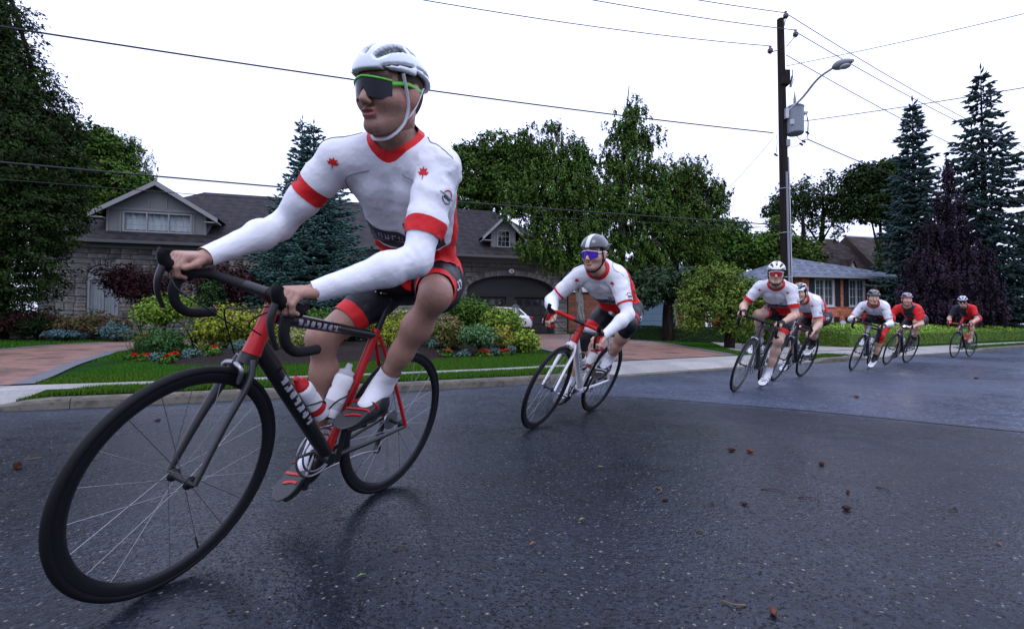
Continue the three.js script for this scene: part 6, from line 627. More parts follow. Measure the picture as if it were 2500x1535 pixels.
  { const cb = new MB(), q = (a, b, c) => V(cfg.cs + a, cfg.cy + b, c); cb.tube(curvePts([q(0.13, 0.0, -0.2), q(0.16, -0.03, -0.12), q(0.12, -0.06, -0.02), hb.clone().add(V(0.05, 0.0, 0.015))], 14), 0.0024, 5).tube(curvePts([q(0.13, 0.0, 0.2), q(0.15, -0.04, 0.13), q(0.08, -0.09, 0.06), hb.clone().add(V(0.02, 0.06, 0.03))], 14), 0.0024, 5).tube(curvePts([q(0.12, -0.005, -0.2), q(0.13, -0.05, -0.14), q(0.06, -0.1, -0.06), hb.clone().add(V(0.01, 0.07, -0.03))], 14), 0.0024, 5); bar('brake_cable', cb, M.rubber).userData.kind = 'stuff'; }
  // saddle and post
  const sd = V(BB.x - 0.2924 * 0.7, BB.y + 0.9563 * 0.7, 0); tube('seatpost', [st.clone().add(V(0.003, -0.02, 0)), sd.clone().add(V(0, -0.02, 0))], 0.0135, M.carbon); { const s = new MB(), N = 14, w = f => f < 0.35 ? lerp(0.045, 0.072, Math.sin(f / 0.35 * 1.57)) : lerp(0.072, 0.018, sstep(0.3, 0.75, f)); s.tube(Array.from({ length: N + 1 }, (_, i) => { const f = i / N; return V(sd.x - 0.13 + 0.27 * f, sd.y + 0.012 + 0.012 * Math.cos(f * 6.3) - 0.012 * f, 0); }), f => [0.02 * (0.55 + 0.45 * Math.sin(Math.PI * clamp(f, 0.05, 0.97))), w(f)], 14); s.build('saddle', c.saddle ? mat(c.saddle, 0.5) : M.rubber, t); new MB().tube([V(sd.x - 0.09, sd.y - 0.012, 0.022), V(sd.x + 0.09, sd.y - 0.01, 0.014)], 0.0035, 6).tube([V(sd.x - 0.09, sd.y - 0.012, -0.022), V(sd.x + 0.09, sd.y - 0.01, -0.014)], 0.0035, 6).build('saddle_rails', M.steel, t); }
  // cranks: crank angle of the left side
  const ph = cfg.crank, pd = k => V(BB.x + 0.1725 * Math.cos(ph + (k > 0 ? Math.PI : 0)), BB.y + 0.1725 * Math.sin(ph + (k > 0 ? Math.PI : 0)), k * 0.125); for (const k of [-1, 1]) { const p = pd(k); part('crank_arm', new MB().tube([V(BB.x, BB.y, k * 0.062), V(p.x, p.y, k * 0.078)], f => [lerp(0.015, 0.012, f), 0.008], 8).geo(), M.blackAlloy, t); part('pedal', new MB().tube([V(p.x, p.y, k * 0.08), V(p.x, p.y, k * 0.15)], 0.008, 6).box(p.x - 0.035, p.x + 0.04, p.y - 0.008, p.y + 0.006, k > 0 ? 0.1 : -0.15, k > 0 ? 0.15 : -0.1).geo(), M.blackAlloy, t); }
  const cr = new MB(); cr.add(new THREE.TorusGeometry(0.098, 0.006, 4, 40), T4(BB.x, BB.y, 0.045)).add(new THREE.TorusGeometry(0.075, 0.005, 4, 32), T4(BB.x, BB.y, 0.036)); for (let i = 0; i < 5; i++) { const a = i / 5 * 6.283; cr.tube([V(BB.x, BB.y, 0.05), V(BB.x + Math.cos(a) * 0.095, BB.y + Math.sin(a) * 0.095, 0.045)], 0.007, 5); } cr.build('chainring', M.steel, t);
  const cas = new MB(); for (let i = 0; i < 6; i++) cas.add(new THREE.CylinderGeometry(0.026 + i * 0.004, 0.026 + i * 0.004, 0.002, 24).rotateX(Math.PI / 2), T4(0, WR, 0.044 - i * 0.004)); cas.build('cassette', M.steel, t); part('chain', new MB().tube([V(0.0, WR + 0.036, 0.04), V(BB.x, BB.y + 0.099, 0.045)], 0.0045, 4).tube(curvePts([V(BB.x, BB.y - 0.099, 0.045), V(0.15, 0.2, 0.042), V(0.03, 0.19, 0.04)], 8), 0.0045, 4).geo(), M.steel, t); part('rear_derailleur', new MB().tube([V(0.005, WR - 0.02, 0.06), V(0.02, 0.255, 0.058), V(0.03, 0.2, 0.05)], [0.012, 0.014, 0.01], 6).add(new THREE.CylinderGeometry(0.022, 0.022, 0.008, 14).rotateX(Math.PI / 2), T4(0.03, 0.195, 0.045)).add(new THREE.CylinderGeometry(0.02, 0.02, 0.008, 14).rotateX(Math.PI / 2), T4(0.015, 0.255, 0.045)).geo(), M.blackAlloy, t);
  // brakes
  for (const [p, m4, nm] of [[hb.clone().add(V(0.045, -0.035, 0)), S, 'front_brake'], [V(0.135, 0.6, 0), null, 'rear_brake']]) { const b = new MB(); for (const k of [-1, 1]) b.tube(curvePts([p.clone().add(V(0.012, 0.012, k * 0.004)), p.clone().add(V(0.015, 0.0, k * 0.034)), p.clone().add(V(0.008, -0.045, k * 0.026))], 8), [0.008, 0.009, 0.009, 0.009, 0.009, 0.008, 0.008, 0.007, 0.006], 6); const g = b.geo(); if (m4) g.applyMatrix4(m4); part(nm, g, c.brake || M.steel, t); }
  if (c.marks) { const tx = canvasTex(512, 64, (x, w, h) => { x.fillStyle = c.marks[0]; x.fillRect(0, 0, w, h); x.fillStyle = c.marks[1]; for (let i = 0; i < 7; i++) { x.fillRect(40 + i * 62, 14, 20 + (i * 7) % 15, 36); x.fillRect(68 + i * 62, 14 + (i % 3) * 10, 14, 18); } }); const mm = phys([1, 1, 1], 0.3, { map: tx, clearcoat: 0.7 }); const dec = (a, b, r, k) => { const d = V().subVectors(b, a).normalize(), n = V(-d.y, d.x, 0), mb = new MB(); for (let i = 0; i < 6; i++) { const A = -0.75 + i * 0.25, B = A + 0.25, q = (p, an) => p.clone().addScaledVector(n, Math.sin(an) * (r + 0.0015)).add(V(0, 0, k * Math.cos(an) * (r + 0.0015))), f0 = i / 6, f1 = (i + 1) / 6; mb.quad(q(a, A), q(b, A), q(b, B), q(a, B), null, k < 0 ? [[0, f0], [1, f0], [1, f1], [0, f1]] : [[0, f0], [1, f0], [1, f1], [0, f1]]); } mb.build('frame_lettering', mm, t); }; const a = BB.clone().add(V(0.01, 0.02, 0)), b = hb.clone().add(V(-0.012, 0.035, 0)); dec(a.clone().lerp(b, 0.3), a.clone().lerp(b, 0.8), 0.0305, -1); const a2 = st.clone().add(V(0.005, -0.025, 0)), b2 = ht.clone().add(V(-0.015, -0.03, 0)); if (c.topMarks) dec(a2.clone().lerp(b2, 0.45), a2.clone().lerp(b2, 0.9), 0.0235, -1); }
  if (cfg.lamp) { const p = V(cfg.cs + 0.025, cfg.cy - 0.01, -0.06); const g = new THREE.CylinderGeometry(0.016, 0.014, 0.07, 12).rotateZ(-Math.PI / 2).translate(p.x, p.y, p.z); g.applyMatrix4(S); part('headlight', g, M.rubber, t); const l = new THREE.SphereGeometry(0.0155, 12, 8).scale(0.5, 1, 1).translate(p.x + 0.036, p.y, p.z); l.applyMatrix4(S); part('headlight_lens', l, cfg.lamp > 1 ? mat([0.9, 0.9, 0.9], 0.3, { emissive: 0xffffff, emissiveIntensity: 4 }) : phys([0.6, 0.62, 0.65], 0.1), t); if (cfg.lamp > 1) { const q = V(p.x + 0.06, p.y, p.z).applyMatrix4(S).applyMatrix4(t.matrix); const pl = new THREE.PointLight(0xfff4e0, 0.15, 6); pl.position.copy(q); pl.castShadow = true; scene.add(pl); } }
  t.updateMatrixWorld(true);
  // bottles in their cages
  (cfg.bottles || []).forEach(([where, body, cap, lab]) => { const seat = where === 's', a = seat ? BB.clone().lerp(st, 0.28) : BB.clone().lerp(hb, 0.3), d = seat ? V(-0.2924, 0.9563, 0) : V().subVectors(hb, BB).normalize(), n = seat ? V(0.9563, 0.2924, 0) : V(-d.y, d.x, 0), o = a.clone().addScaledVector(n, 0.072), b = thing('water_bottle', lab, 'bottle', V(0, 0, 0), 0, 'bottles on the bicycles'); b.applyMatrix4(t.matrixWorld.clone().multiply(new THREE.Matrix4().compose(o, new THREE.Quaternion().setFromUnitVectors(V(0, 1, 0), d), V(1, 1, 1)))); part('bottle_body', new THREE.LatheGeometry([[0, 0], [0.034, 0], [0.0365, 0.005], [0.0365, 0.1], [0.032, 0.112], [0.036, 0.124], [0.0365, 0.155], [0.03, 0.17], [0, 0.172]].map(q => new THREE.Vector2(...q)), 18), mat(body, 0.4), b); part('bottle_cap', new THREE.LatheGeometry([[0.03, 0.168], [0.031, 0.185], [0.014, 0.192], [0.012, 0.21], [0.009, 0.216], [0, 0.216]].map(q => new THREE.Vector2(...q)), 14), mat(cap, 0.5), b); part('band', new THREE.CylinderGeometry(0.0372, 0.0372, 0.03, 18, 1, true).translate(0, 0.05, 0), mat(cap, 0.5, { side: THREE.DoubleSide }), b);
    const cg = new MB(); for (const k of [-1, 1]) cg.tube(curvePts([o.clone().addScaledVector(n, -0.04).addScaledVector(d, 0.1), o.clone().addScaledVector(n, -0.01).addScaledVector(d, 0.1).add(V(0, 0, k * 0.041)), o.clone().addScaledVector(n, 0.03).addScaledVector(d, 0.06).add(V(0, 0, k * 0.028)), o.clone().addScaledVector(n, 0.02).addScaledVector(d, -0.006), o.clone().addScaledVector(n, -0.04).addScaledVector(d, 0.0)], 14), 0.003, 5); cg.build('bottle_cage', M.blackAlloy, t); });
  return t;
}
const BIKES = [
  { pose: [-0.614, 2.406, 0.437, 0.244], steer: 0.113, cs: 0.85, cy: 0.905, crank: 1.5, seed: 3, big: true, rim: 0.032, col: { frame: [0.015, 0.015, 0.016], accent: RED, top: [0.02, 0.02, 0.021], head: RED, stay: [0.02, 0.02, 0.02], fork: [0.02, 0.02, 0.021], marks: ['#101012', '#9c9ca4'], topMarks: true, stem: [0.1, 0.012, 0.014] }, bottles: [['d', [0.62, 0.62, 0.64], RED, 'white bottle with red cap on the first rider\'s down tube'], ['s', [0.66, 0.66, 0.68], [0.4, 0.4, 0.42], 'white bottle on the first rider\'s red seat tube']] },
  { pose: [0.716, 4.714, 0.596, 0.38], steer: 0.06, cs: 0.85, cy: 0.868, crank: 1.55, seed: 5, rim: 0.036, col: { frame: WHT, accent: WHT, head: RED, fork: WHT, tape: RED, stem: [0.05, 0.05, 0.05], marks: ['#e9e9ea', '#222226'], saddle: [0.6, 0.6, 0.6] }, bottles: [['d', [0.7, 0.7, 0.7], [0.02, 0.02, 0.02], 'white bottle on the down tube of the white bicycle'], ['s', [0.7, 0.68, 0.64], [0.3, 0.05, 0.04], 'pale bottle on the seat tube of the white bicycle']] },
  { pose: [3.329, 6.831, 0.763, 0.311], steer: 0.07, cs: 0.86, cy: 0.885, crank: -1.4, seed: 7, rim: 0.055, rimMat: phys([0.05, 0.05, 0.055], 0.3, { clearcoat: 0.5 }), col: { frame: [0.035, 0.036, 0.04], accent: [0.03, 0.03, 0.032], brake: M.alloy }, bottles: [['d', [0.66, 0.67, 0.7], [0.05, 0.05, 0.05], 'clear white bottle on the down tube behind the third front wheel']] },
  { pose: [4.49, 7.996, 0.859, 0.335], steer: 0.08, cs: 0.87, cy: 0.86, crank: 1.45, seed: 9, lamp: 1, col: { frame: [0.015, 0.015, 0.016], accent: [0.015, 0.015, 0.016] }, bottles: [['d', [0.12, 0.14, 0.17], [0.4, 0.42, 0.45], 'smoky dark bottle on the fourth rider\'s down tube']] },
  { pose: [6.822, 9.776, 0.887, 0.293], steer: 0.067, cs: 0.87, cy: 0.86, crank: -1.45, seed: 11, col: { frame: [0.03, 0.03, 0.033], accent: [0.3, 0.31, 0.33], brake: M.alloy, marks: ['#1a1a1c', '#d8d8dc'] }, bottles: [['d', [0.7, 0.7, 0.72], [0.02, 0.02, 0.02], 'white bottle on the fifth rider\'s down tube'], ['s', [0.7, 0.66, 0.66], [0.05, 0.05, 0.05], 'white bottle on the fifth rider\'s seat tube']] },
  { pose: [8.579, 11.163, 1.0, 0.3], steer: 0.06, cs: 0.87, cy: 0.86, crank: 1.35, seed: 13, lamp: 2, col: { frame: [0.015, 0.016, 0.018], accent: [0.015, 0.016, 0.018], tape: [0.3, 0.3, 0.3] }, bottles: [['d', [0.72, 0.74, 0.76], [0.1, 0.14, 0.2], 'pale bottle on the bicycle with the lit headlight']] },
  { pose: [12.129, 13.587, 1.041, 0.142], steer: 0.01, cs: 0.87, cy: 0.86, crank: 0.35, seed: 15, lamp: 1, col: { frame: [0.015, 0.02, 0.018], accent: [0.02, 0.022, 0.02], tape: [0.4, 0.1, 0.02], fork: [0.02, 0.1, 0.03] }, bottles: [['s', [0.6, 0.05, 0.03], [0.7, 0.4, 0.02], 'red and yellow bottle on the last rider\'s bicycle']] },
];
const BIKE_LABELS = ['black and red racing bicycle of the nearest rider', 'white racing bicycle with red bar tape of the second rider', 'dark bicycle with deep rims ridden third in the line', 'black bicycle partly hidden behind the third one', 'grey and black bicycle of the rider in long red and black tights', 'black bicycle with a lit headlight on its bars', 'dark bicycle with orange bar tape, last and smallest in the line'];
BIKES.forEach((b, i) => makeBike(b, BIKE_LABELS[i]));
// ---------- riders ----------
function sampleGrid(f, lo, hi, cell) { // field samples near the surface; blocks far from it are skipped
  const n = [0, 1, 2].map(i => Math.ceil((hi[i] - lo[i]) / cell / 4) * 4 + 1), [nx, ny, nz] = n, F = new Float32Array(nx * ny * nz).fill(9), at3 = (i, j, k) => (k * ny + j) * nx + i, B = 4;
  for (let k = 0; k < nz - 1; k += B) for (let j = 0; j < ny - 1; j += B) for (let i = 0; i < nx - 1; i += B) { const d = f(lo[0] + (i + 2) * cell, lo[1] + (j + 2) * cell, lo[2] + (k + 2) * cell); if (Math.abs(d) > cell * 4.2 + 0.014) { if (d < 0) for (let c = 0; c <= B; c++) for (let b = 0; b <= B; b++) for (let a = 0; a <= B; a++) { const q = at3(i + a, j + b, k + c); if (F[q] === 9) F[q] = -9; } continue; } for (let c = 0; c <= B; c++) for (let b = 0; b <= B; b++) for (let a = 0; a <= B; a++) { const q = at3(i + a, j + b, k + c); if (Math.abs(F[q]) === 9) F[q] = f(lo[0] + (i + a) * cell, lo[1] + (j + b) * cell, lo[2] + (k + c) * cell); } }
  return { F, n, lo, cell };
}
const shiftGrid = (G0, off2) => { const F = G0.F.slice(), [nx, ny, nz] = G0.n; let q = 0; for (let k = 0; k < nz; k++) for (let j = 0; j < ny; j++) for (let i = 0; i < nx; i++, q++) if (Math.abs(F[q]) < 0.05) F[q] -= off2(G0.lo[0] + i * G0.cell, G0.lo[1] + j * G0.cell, G0.lo[2] + k * G0.cell); return { ...G0, F }; };
const netMesh = (f, lo, hi, cell) => gridMesh(sampleGrid(f, lo, hi, cell));
function gridMesh({ F, n, lo, cell }) { // naive surface nets (F < 0 inside)
  const [nx, ny, nz] = n, at3 = (i, j, k) => (k * ny + j) * nx + i, id = new Int32Array(nx * ny * nz).fill(-1), P = [], N = [], I = [], v = new Float32Array(8), E = [[0, 1], [0, 2], [0, 4], [1, 3], [1, 5], [2, 3], [2, 6], [3, 7], [4, 5], [4, 6], [5, 7], [6, 7]];
  for (let k = 0; k < nz - 1; k++) for (let j = 0; j < ny - 1; j++) for (let i = 0; i < nx - 1; i++) { let m = 0; for (let c = 0; c < 8; c++) { const q = F[at3(i + (c & 1), j + ((c >> 1) & 1), k + (c >> 2))]; v[c] = q; if (q < 0) m |= 1 << c; } if (m === 0 || m === 255) continue; let x = 0, y = 0, z = 0, e = 0; for (const [a, b] of E) if ((v[a] < 0) !== (v[b] < 0)) { const t = clamp(v[a] / (v[a] - v[b]), 0, 1); x += (a & 1) + t * ((b & 1) - (a & 1)); y += ((a >> 1) & 1) + t * (((b >> 1) & 1) - ((a >> 1) & 1)); z += (a >> 2) + t * ((b >> 2) - (a >> 2)); e++; } id[at3(i, j, k)] = P.length / 3; x /= e; y /= e; z /= e; P.push(lo[0] + (i + x) * cell, lo[1] + (j + y) * cell, lo[2] + (k + z) * cell);
    const g = (a, b, c, d, e2, f2, g2, h2, s, t) => lerp(lerp(v[b] - v[a], v[d] - v[c], s), lerp(v[f2] - v[e2], v[h2] - v[g2], s), t); N.push(...nrm(g(0, 1, 2, 3, 4, 5, 6, 7, y, z), g(0, 2, 1, 3, 4, 6, 5, 7, x, z), g(0, 4, 1, 5, 2, 6, 3, 7, x, y))); }
  const quad = (a, b, c, d, fl) => { if (a < 0 || b < 0 || c < 0 || d < 0) return; fl ? I.push(a, b, c, a, c, d) : I.push(a, c, b, a, d, c); };
  for (let k = 1; k < nz - 1; k++) for (let j = 1; j < ny - 1; j++) for (let i = 1; i < nx - 1; i++) { const s = F[at3(i, j, k)] < 0; if (s !== F[at3(i + 1, j, k)] < 0) quad(id[at3(i, j - 1, k - 1)], id[at3(i, j, k - 1)], id[at3(i, j, k)], id[at3(i, j - 1, k)], s); if (s !== F[at3(i, j + 1, k)] < 0) quad(id[at3(i - 1, j, k - 1)], id[at3(i - 1, j, k)], id[at3(i, j, k)], id[at3(i, j, k - 1)], s); if (s !== F[at3(i, j, k + 1)] < 0) quad(id[at3(i - 1, j - 1, k)], id[at3(i, j - 1, k)], id[at3(i, j, k)], id[at3(i - 1, j, k)], s); }
  // soften the normals over each vertex's neighbours
  const S = Float32Array.from(N); for (let i = 0; i < I.length; i += 3) for (let a = 0; a < 3; a++) { const p = I[i + a] * 3, q = I[i + (a + 1) % 3] * 3; for (let c = 0; c < 3; c++) { S[p + c] += 0.35 * N[q + c]; S[q + c] += 0.35 * N[p + c]; } } for (let i = 0; i < S.length; i += 3) { const g = nrm(S[i], S[i + 1], S[i + 2]); S[i] = g[0]; S[i + 1] = g[1]; S[i + 2] = g[2]; }
  return { P, N: S, I };
}
function clipMesh(m, s) { // keep the part where s(x, y, z) < 0, cutting triangles along s = 0
  const n = m.P.length / 3, S = new Float32Array(n), map = new Int32Array(n).fill(-1), P = [], N = [], I = [], C = m.C ? [] : null, em = new Map(); for (let i = 0; i < n; i++) S[i] = s(m.P[i * 3], m.P[i * 3 + 1], m.P[i * 3 + 2], m.C ? m.C[i] : 0);
  const vtx = i => { if (map[i] < 0) { map[i] = P.length / 3; for (let c = 0; c < 3; c++) { P.push(m.P[i * 3 + c]); N.push(m.N[i * 3 + c]); } if (C) C.push(m.C[i]); } return map[i]; }, cut = (a, b) => { const k = a < b ? a * n + b : b * n + a; let e = em.get(k); if (e === undefined) { const t = clamp(S[a] / (S[a] - S[b]), 0, 1); e = P.length / 3; for (let c = 0; c < 3; c++) { P.push(lerp(m.P[a * 3 + c], m.P[b * 3 + c], t)); N.push(lerp(m.N[a * 3 + c], m.N[b * 3 + c], t)); } if (C) C.push(m.C[S[a] < 0 ? a : b]); em.set(k, e); } return e; };
  for (let i = 0; i < m.I.length; i += 3) { const t = [m.I[i], m.I[i + 1], m.I[i + 2]], ins = t.map(q => S[q] < 0), c = ins[0] + ins[1] + ins[2]; if (c === 3) I.push(vtx(t[0]), vtx(t[1]), vtx(t[2])); else if (c) { const out = []; for (let e = 0; e < 3; e++) { const a = t[e], b = t[(e + 1) % 3]; if (S[a] < 0) out.push(vtx(a)); if ((S[a] < 0) !== (S[b] < 0)) out.push(cut(a, b)); } for (let e = 1; e < out.length - 1; e++) I.push(out[0], out[e], out[e + 1]); } }
  return { P, N, I, C };
}
function meshGeo(ms, col) { const P = [], N = [], I = [], C = [], U = []; for (const m of [].concat(ms)) { const b = P.length / 3; for (let i = 0; i < m.P.length; i += 3) { P.push(m.P[i], m.P[i + 1], m.P[i + 2]); N.push(m.N[i], m.N[i + 1], m.N[i + 2]); U.push(m.P[i] * 0.8 + m.P[i + 2], m.P[i + 1] + m.P[i] * 0.35); if (col) C.push(...col(m.P[i], m.P[i + 1], m.P[i + 2], m)); } for (const i of m.I) I.push(b + i); } const g = new THREE.BufferGeometry(); g.setAttribute('position', new THREE.Float32BufferAttribute(P, 3)); g.setAttribute('normal', new THREE.Float32BufferAttribute(N, 3)); g.setAttribute('uv', new THREE.Float32BufferAttribute(U, 2)); if (col) g.setAttribute('color', new THREE.Float32BufferAttribute(C, 3)); g.setIndex(I); return g; }
// distance helpers
const capD = (x, y, z, c) => { const px = x - c[0], py = y - c[1], pz = z - c[2], h = clamp((px * c[8] + py * c[9] + pz * c[10]) * c[11], 0, 1), dx = px - c[8] * h, dy = py - c[9] * h, dz = pz - c[10] * h; return Math.sqrt(dx * dx + dy * dy + dz * dz) - (c[6] + (c[7] - c[6]) * h); };
const cap = (a, b, r0, r1, ch) => { const d = V().subVectors(b, a), c = [a.x, a.y, a.z, b.x, b.y, b.z, r0, r1 ?? r0, d.x, d.y, d.z, 1 / Math.max(1e-9, d.lengthSq())]; c.ch = ch; return c; };
const smin = (a, b, k) => { const h = Math.max(k - Math.abs(a - b), 0) / k; return Math.min(a, b) - h * h * k * 0.25; };
const field = (caps, k) => (x, y, z) => { let d = 9; for (const c of caps) { const e = capD(x, y, z, c); if (e < d + k) d = smin(d, e, k); } return d; };
const ell = (x, y, z, cx, cy, cz, rx, ry, rz) => { const a = (x - cx) / rx, b = (y - cy) / ry, c = (z - cz) / rz, q = Math.sqrt(a * a + b * b + c * c); return (q - 1) * Math.min(rx, ry, rz) * (q > 1 ? 1 : 1); };
function ik(a, c, l1, l2, pole) { const d = V().subVectors(c, a); let L = d.length(); if (L > (l1 + l2) * 0.985) { const s = L / ((l1 + l2) * 0.985); l1 *= s; l2 *= s; } d.normalize(); const x = (l1 * l1 - l2 * l2 + L * L) / (2 * L), h = Math.sqrt(Math.max(0, l1 * l1 - x * x)), p = pole.clone().addScaledVector(d, -pole.dot(d)).normalize(); return a.clone().addScaledVector(d, x).addScaledVector(p, h); }
const fabricBump = dataTex(256, (u, v) => { const w = tfbm(u, v, 6, 141, 4), b = 0.75 * w + 0.25 * tfbm(u, v, 24, 147, 2); return [b, b, b]; }, false), skinBump = dataTex(256, (u, v) => { const b = 0.5 * tfbm(u, v, 40, 151, 2) + 0.5 * tfbm(u, v, 12, 153, 3); return [b, b, b]; }, false); fabricBump.repeat.set(2.6, 3.4); skinBump.repeat.set(7, 7);
const lycra = (c, r = 0.6) => phys(c, r, { sheen: 0.2, sheenRoughness: 0.5, specularIntensity: 0.5, bumpMap: fabricBump, bumpScale: 0.0045 }); M.skin = phys([1, 1, 1], 0.48, { vertexColors: true, bumpMap: skinBump, bumpScale: 0.0016, specularIntensity: 0.7 });
const KIT = { white: lycra([0.66, 0.67, 0.71]), red: lycra([0.6, 0.014, 0.014]), dark: lycra([0.045, 0.045, 0.055]), black: lycra([0.014, 0.014, 0.017], 0.5), navy: lycra([0.02, 0.024, 0.035]), cuff: lycra([0.56, 0.014, 0.016]) };
// prints
const leafTex = canvasTex(128, 128, (c, w, h) => { c.clearRect(0, 0, w, h); c.fillStyle = '#b8121c'; c.beginPath(); [[64, 8], [76, 34], [100, 24], [94, 56], [120, 54], [98, 82], [70, 78], [66, 120], [60, 120], [58, 78], [30, 84], [8, 56], [34, 56], [26, 26], [52, 34]].forEach((p, i) => i ? c.lineTo(...p) : c.moveTo(...p)); c.fill(); });
const badgeTex = canvasTex(256, 192, (c, w, h) => { c.clearRect(0, 0, w, h); c.strokeStyle = '#a11520'; c.lineWidth = 14; c.beginPath(); c.arc(128, 96, 70, 3.5, 5.93); c.stroke(); c.strokeStyle = '#1d2433'; c.lineWidth = 10; c.beginPath(); c.arc(128, 92, 74, 0.35, 2.79); c.stroke(); c.fillStyle = '#1d2433'; c.fillRect(10, 84, 236, 8); c.fillRect(70, 98, 116, 22); });
const crestTex = canvasTex(128, 160, (c, w, h) => { c.clearRect(0, 0, w, h); c.strokeStyle = '#7a1c2a'; c.lineWidth = 10; c.beginPath(); c.arc(64, 60, 36, 3.2, 6.2); c.stroke(); c.strokeStyle = '#4a4f63'; c.lineWidth = 8; c.beginPath(); c.arc(64, 70, 36, 0, 6.28); c.stroke(); c.fillStyle = '#4a4f63'; c.fillRect(40, 60, 48, 30); c.fillRect(34, 120, 60, 12); });
const thighTex = canvasTex(512, 160, (c, w, h) => { c.clearRect(0, 0, w, h); c.fillStyle = '#d8dae6'; c.font = 'bold 150px sans-serif'; c.textAlign = 'center'; c.textBaseline = 'middle'; c.fillText('MACC', w / 2, h / 2 + 4, w - 10); });
const bandTex = canvasTex(512, 96, (c, w, h) => { c.clearRect(0, 0, w, h); c.fillStyle = '#8f94a8'; for (let i = 0; i < 8; i++) { c.fillRect(30 + i * 58, 16, 10, 46); c.fillRect(30 + i * 58, i % 2 ? 16 : 52, 36, 10); if (i % 3) c.fillRect(56 + i * 58, 16, 10, 46); } c.fillRect(10, 78, w - 20, 10); });
const stripeTex = canvasTex(128, 256, (c, w, h) => { c.clearRect(0, 0, w, h); c.fillStyle = '#c9cbd8'; for (let i = 0; i < 6; i++) c.fillRect(10, 8 + i * 42, w - 20, 28); });
const printMat = t => mat([1, 1, 1], 0.55, { map: t, transparent: true, side: THREE.DoubleSide });
const PM = { leaf: printMat(leafTex), badge: printMat(badgeTex), crest: printMat(crestTex), thigh: printMat(thighTex), band: printMat(bandTex), stripe: printMat(stripeTex) };
function decal(f, c, n, up, w, h, m, parent, name = 'print', nu = 12, nv = 8) { // lay a print on the surface f = 0 facing n
  n = n.clone().normalize(); const U = V().crossVectors(up, n).normalize(), Vv = V().crossVectors(n, U), P = [], N = [], T = [], I = [], OK = []; for (let j = 0; j <= nv; j++) for (let i = 0; i <= nu; i++) { let ok = false; const p = c.clone().addScaledVector(U, (i / nu - 0.5) * w).addScaledVector(Vv, (j / nv - 0.5) * h).addScaledVector(n, 0.12); for (let s = 0; s < 60; s++) { const d = f(p.x, p.y, p.z) - 0.0015; if (d < 0.0006) { ok = true; break; } p.addScaledVector(n, -Math.min(d * 0.8, 0.02)); } const e = 0.004, g = nrm(f(p.x + e, p.y, p.z) - f(p.x - e, p.y, p.z), f(p.x, p.y + e, p.z) - f(p.x, p.y - e, p.z), f(p.x, p.y, p.z + e) - f(p.x, p.y, p.z - e)); P.push(p.x, p.y, p.z); N.push(...g); T.push(i / nu, j / nv); OK.push(ok && p.clone().sub(c).dot(n) > -0.09); }
  for (let j = 0; j < nv; j++) for (let i = 0; i < nu; i++) { const a = j * (nu + 1) + i; if (OK[a] && OK[a + 1] && OK[a + nu + 2] && OK[a + nu + 1]) I.push(a, a + 1, a + nu + 2, a, a + nu + 2, a + nu + 1); } if (!I.length) return null; const g = new THREE.BufferGeometry(); g.setAttribute('position', new THREE.Float32BufferAttribute(P, 3)); g.setAttribute('normal', new THREE.Float32BufferAttribute(N, 3)); g.setAttribute('uv', new THREE.Float32BufferAttribute(T, 2)); g.setIndex(I); return part(name, g, m, parent);
}
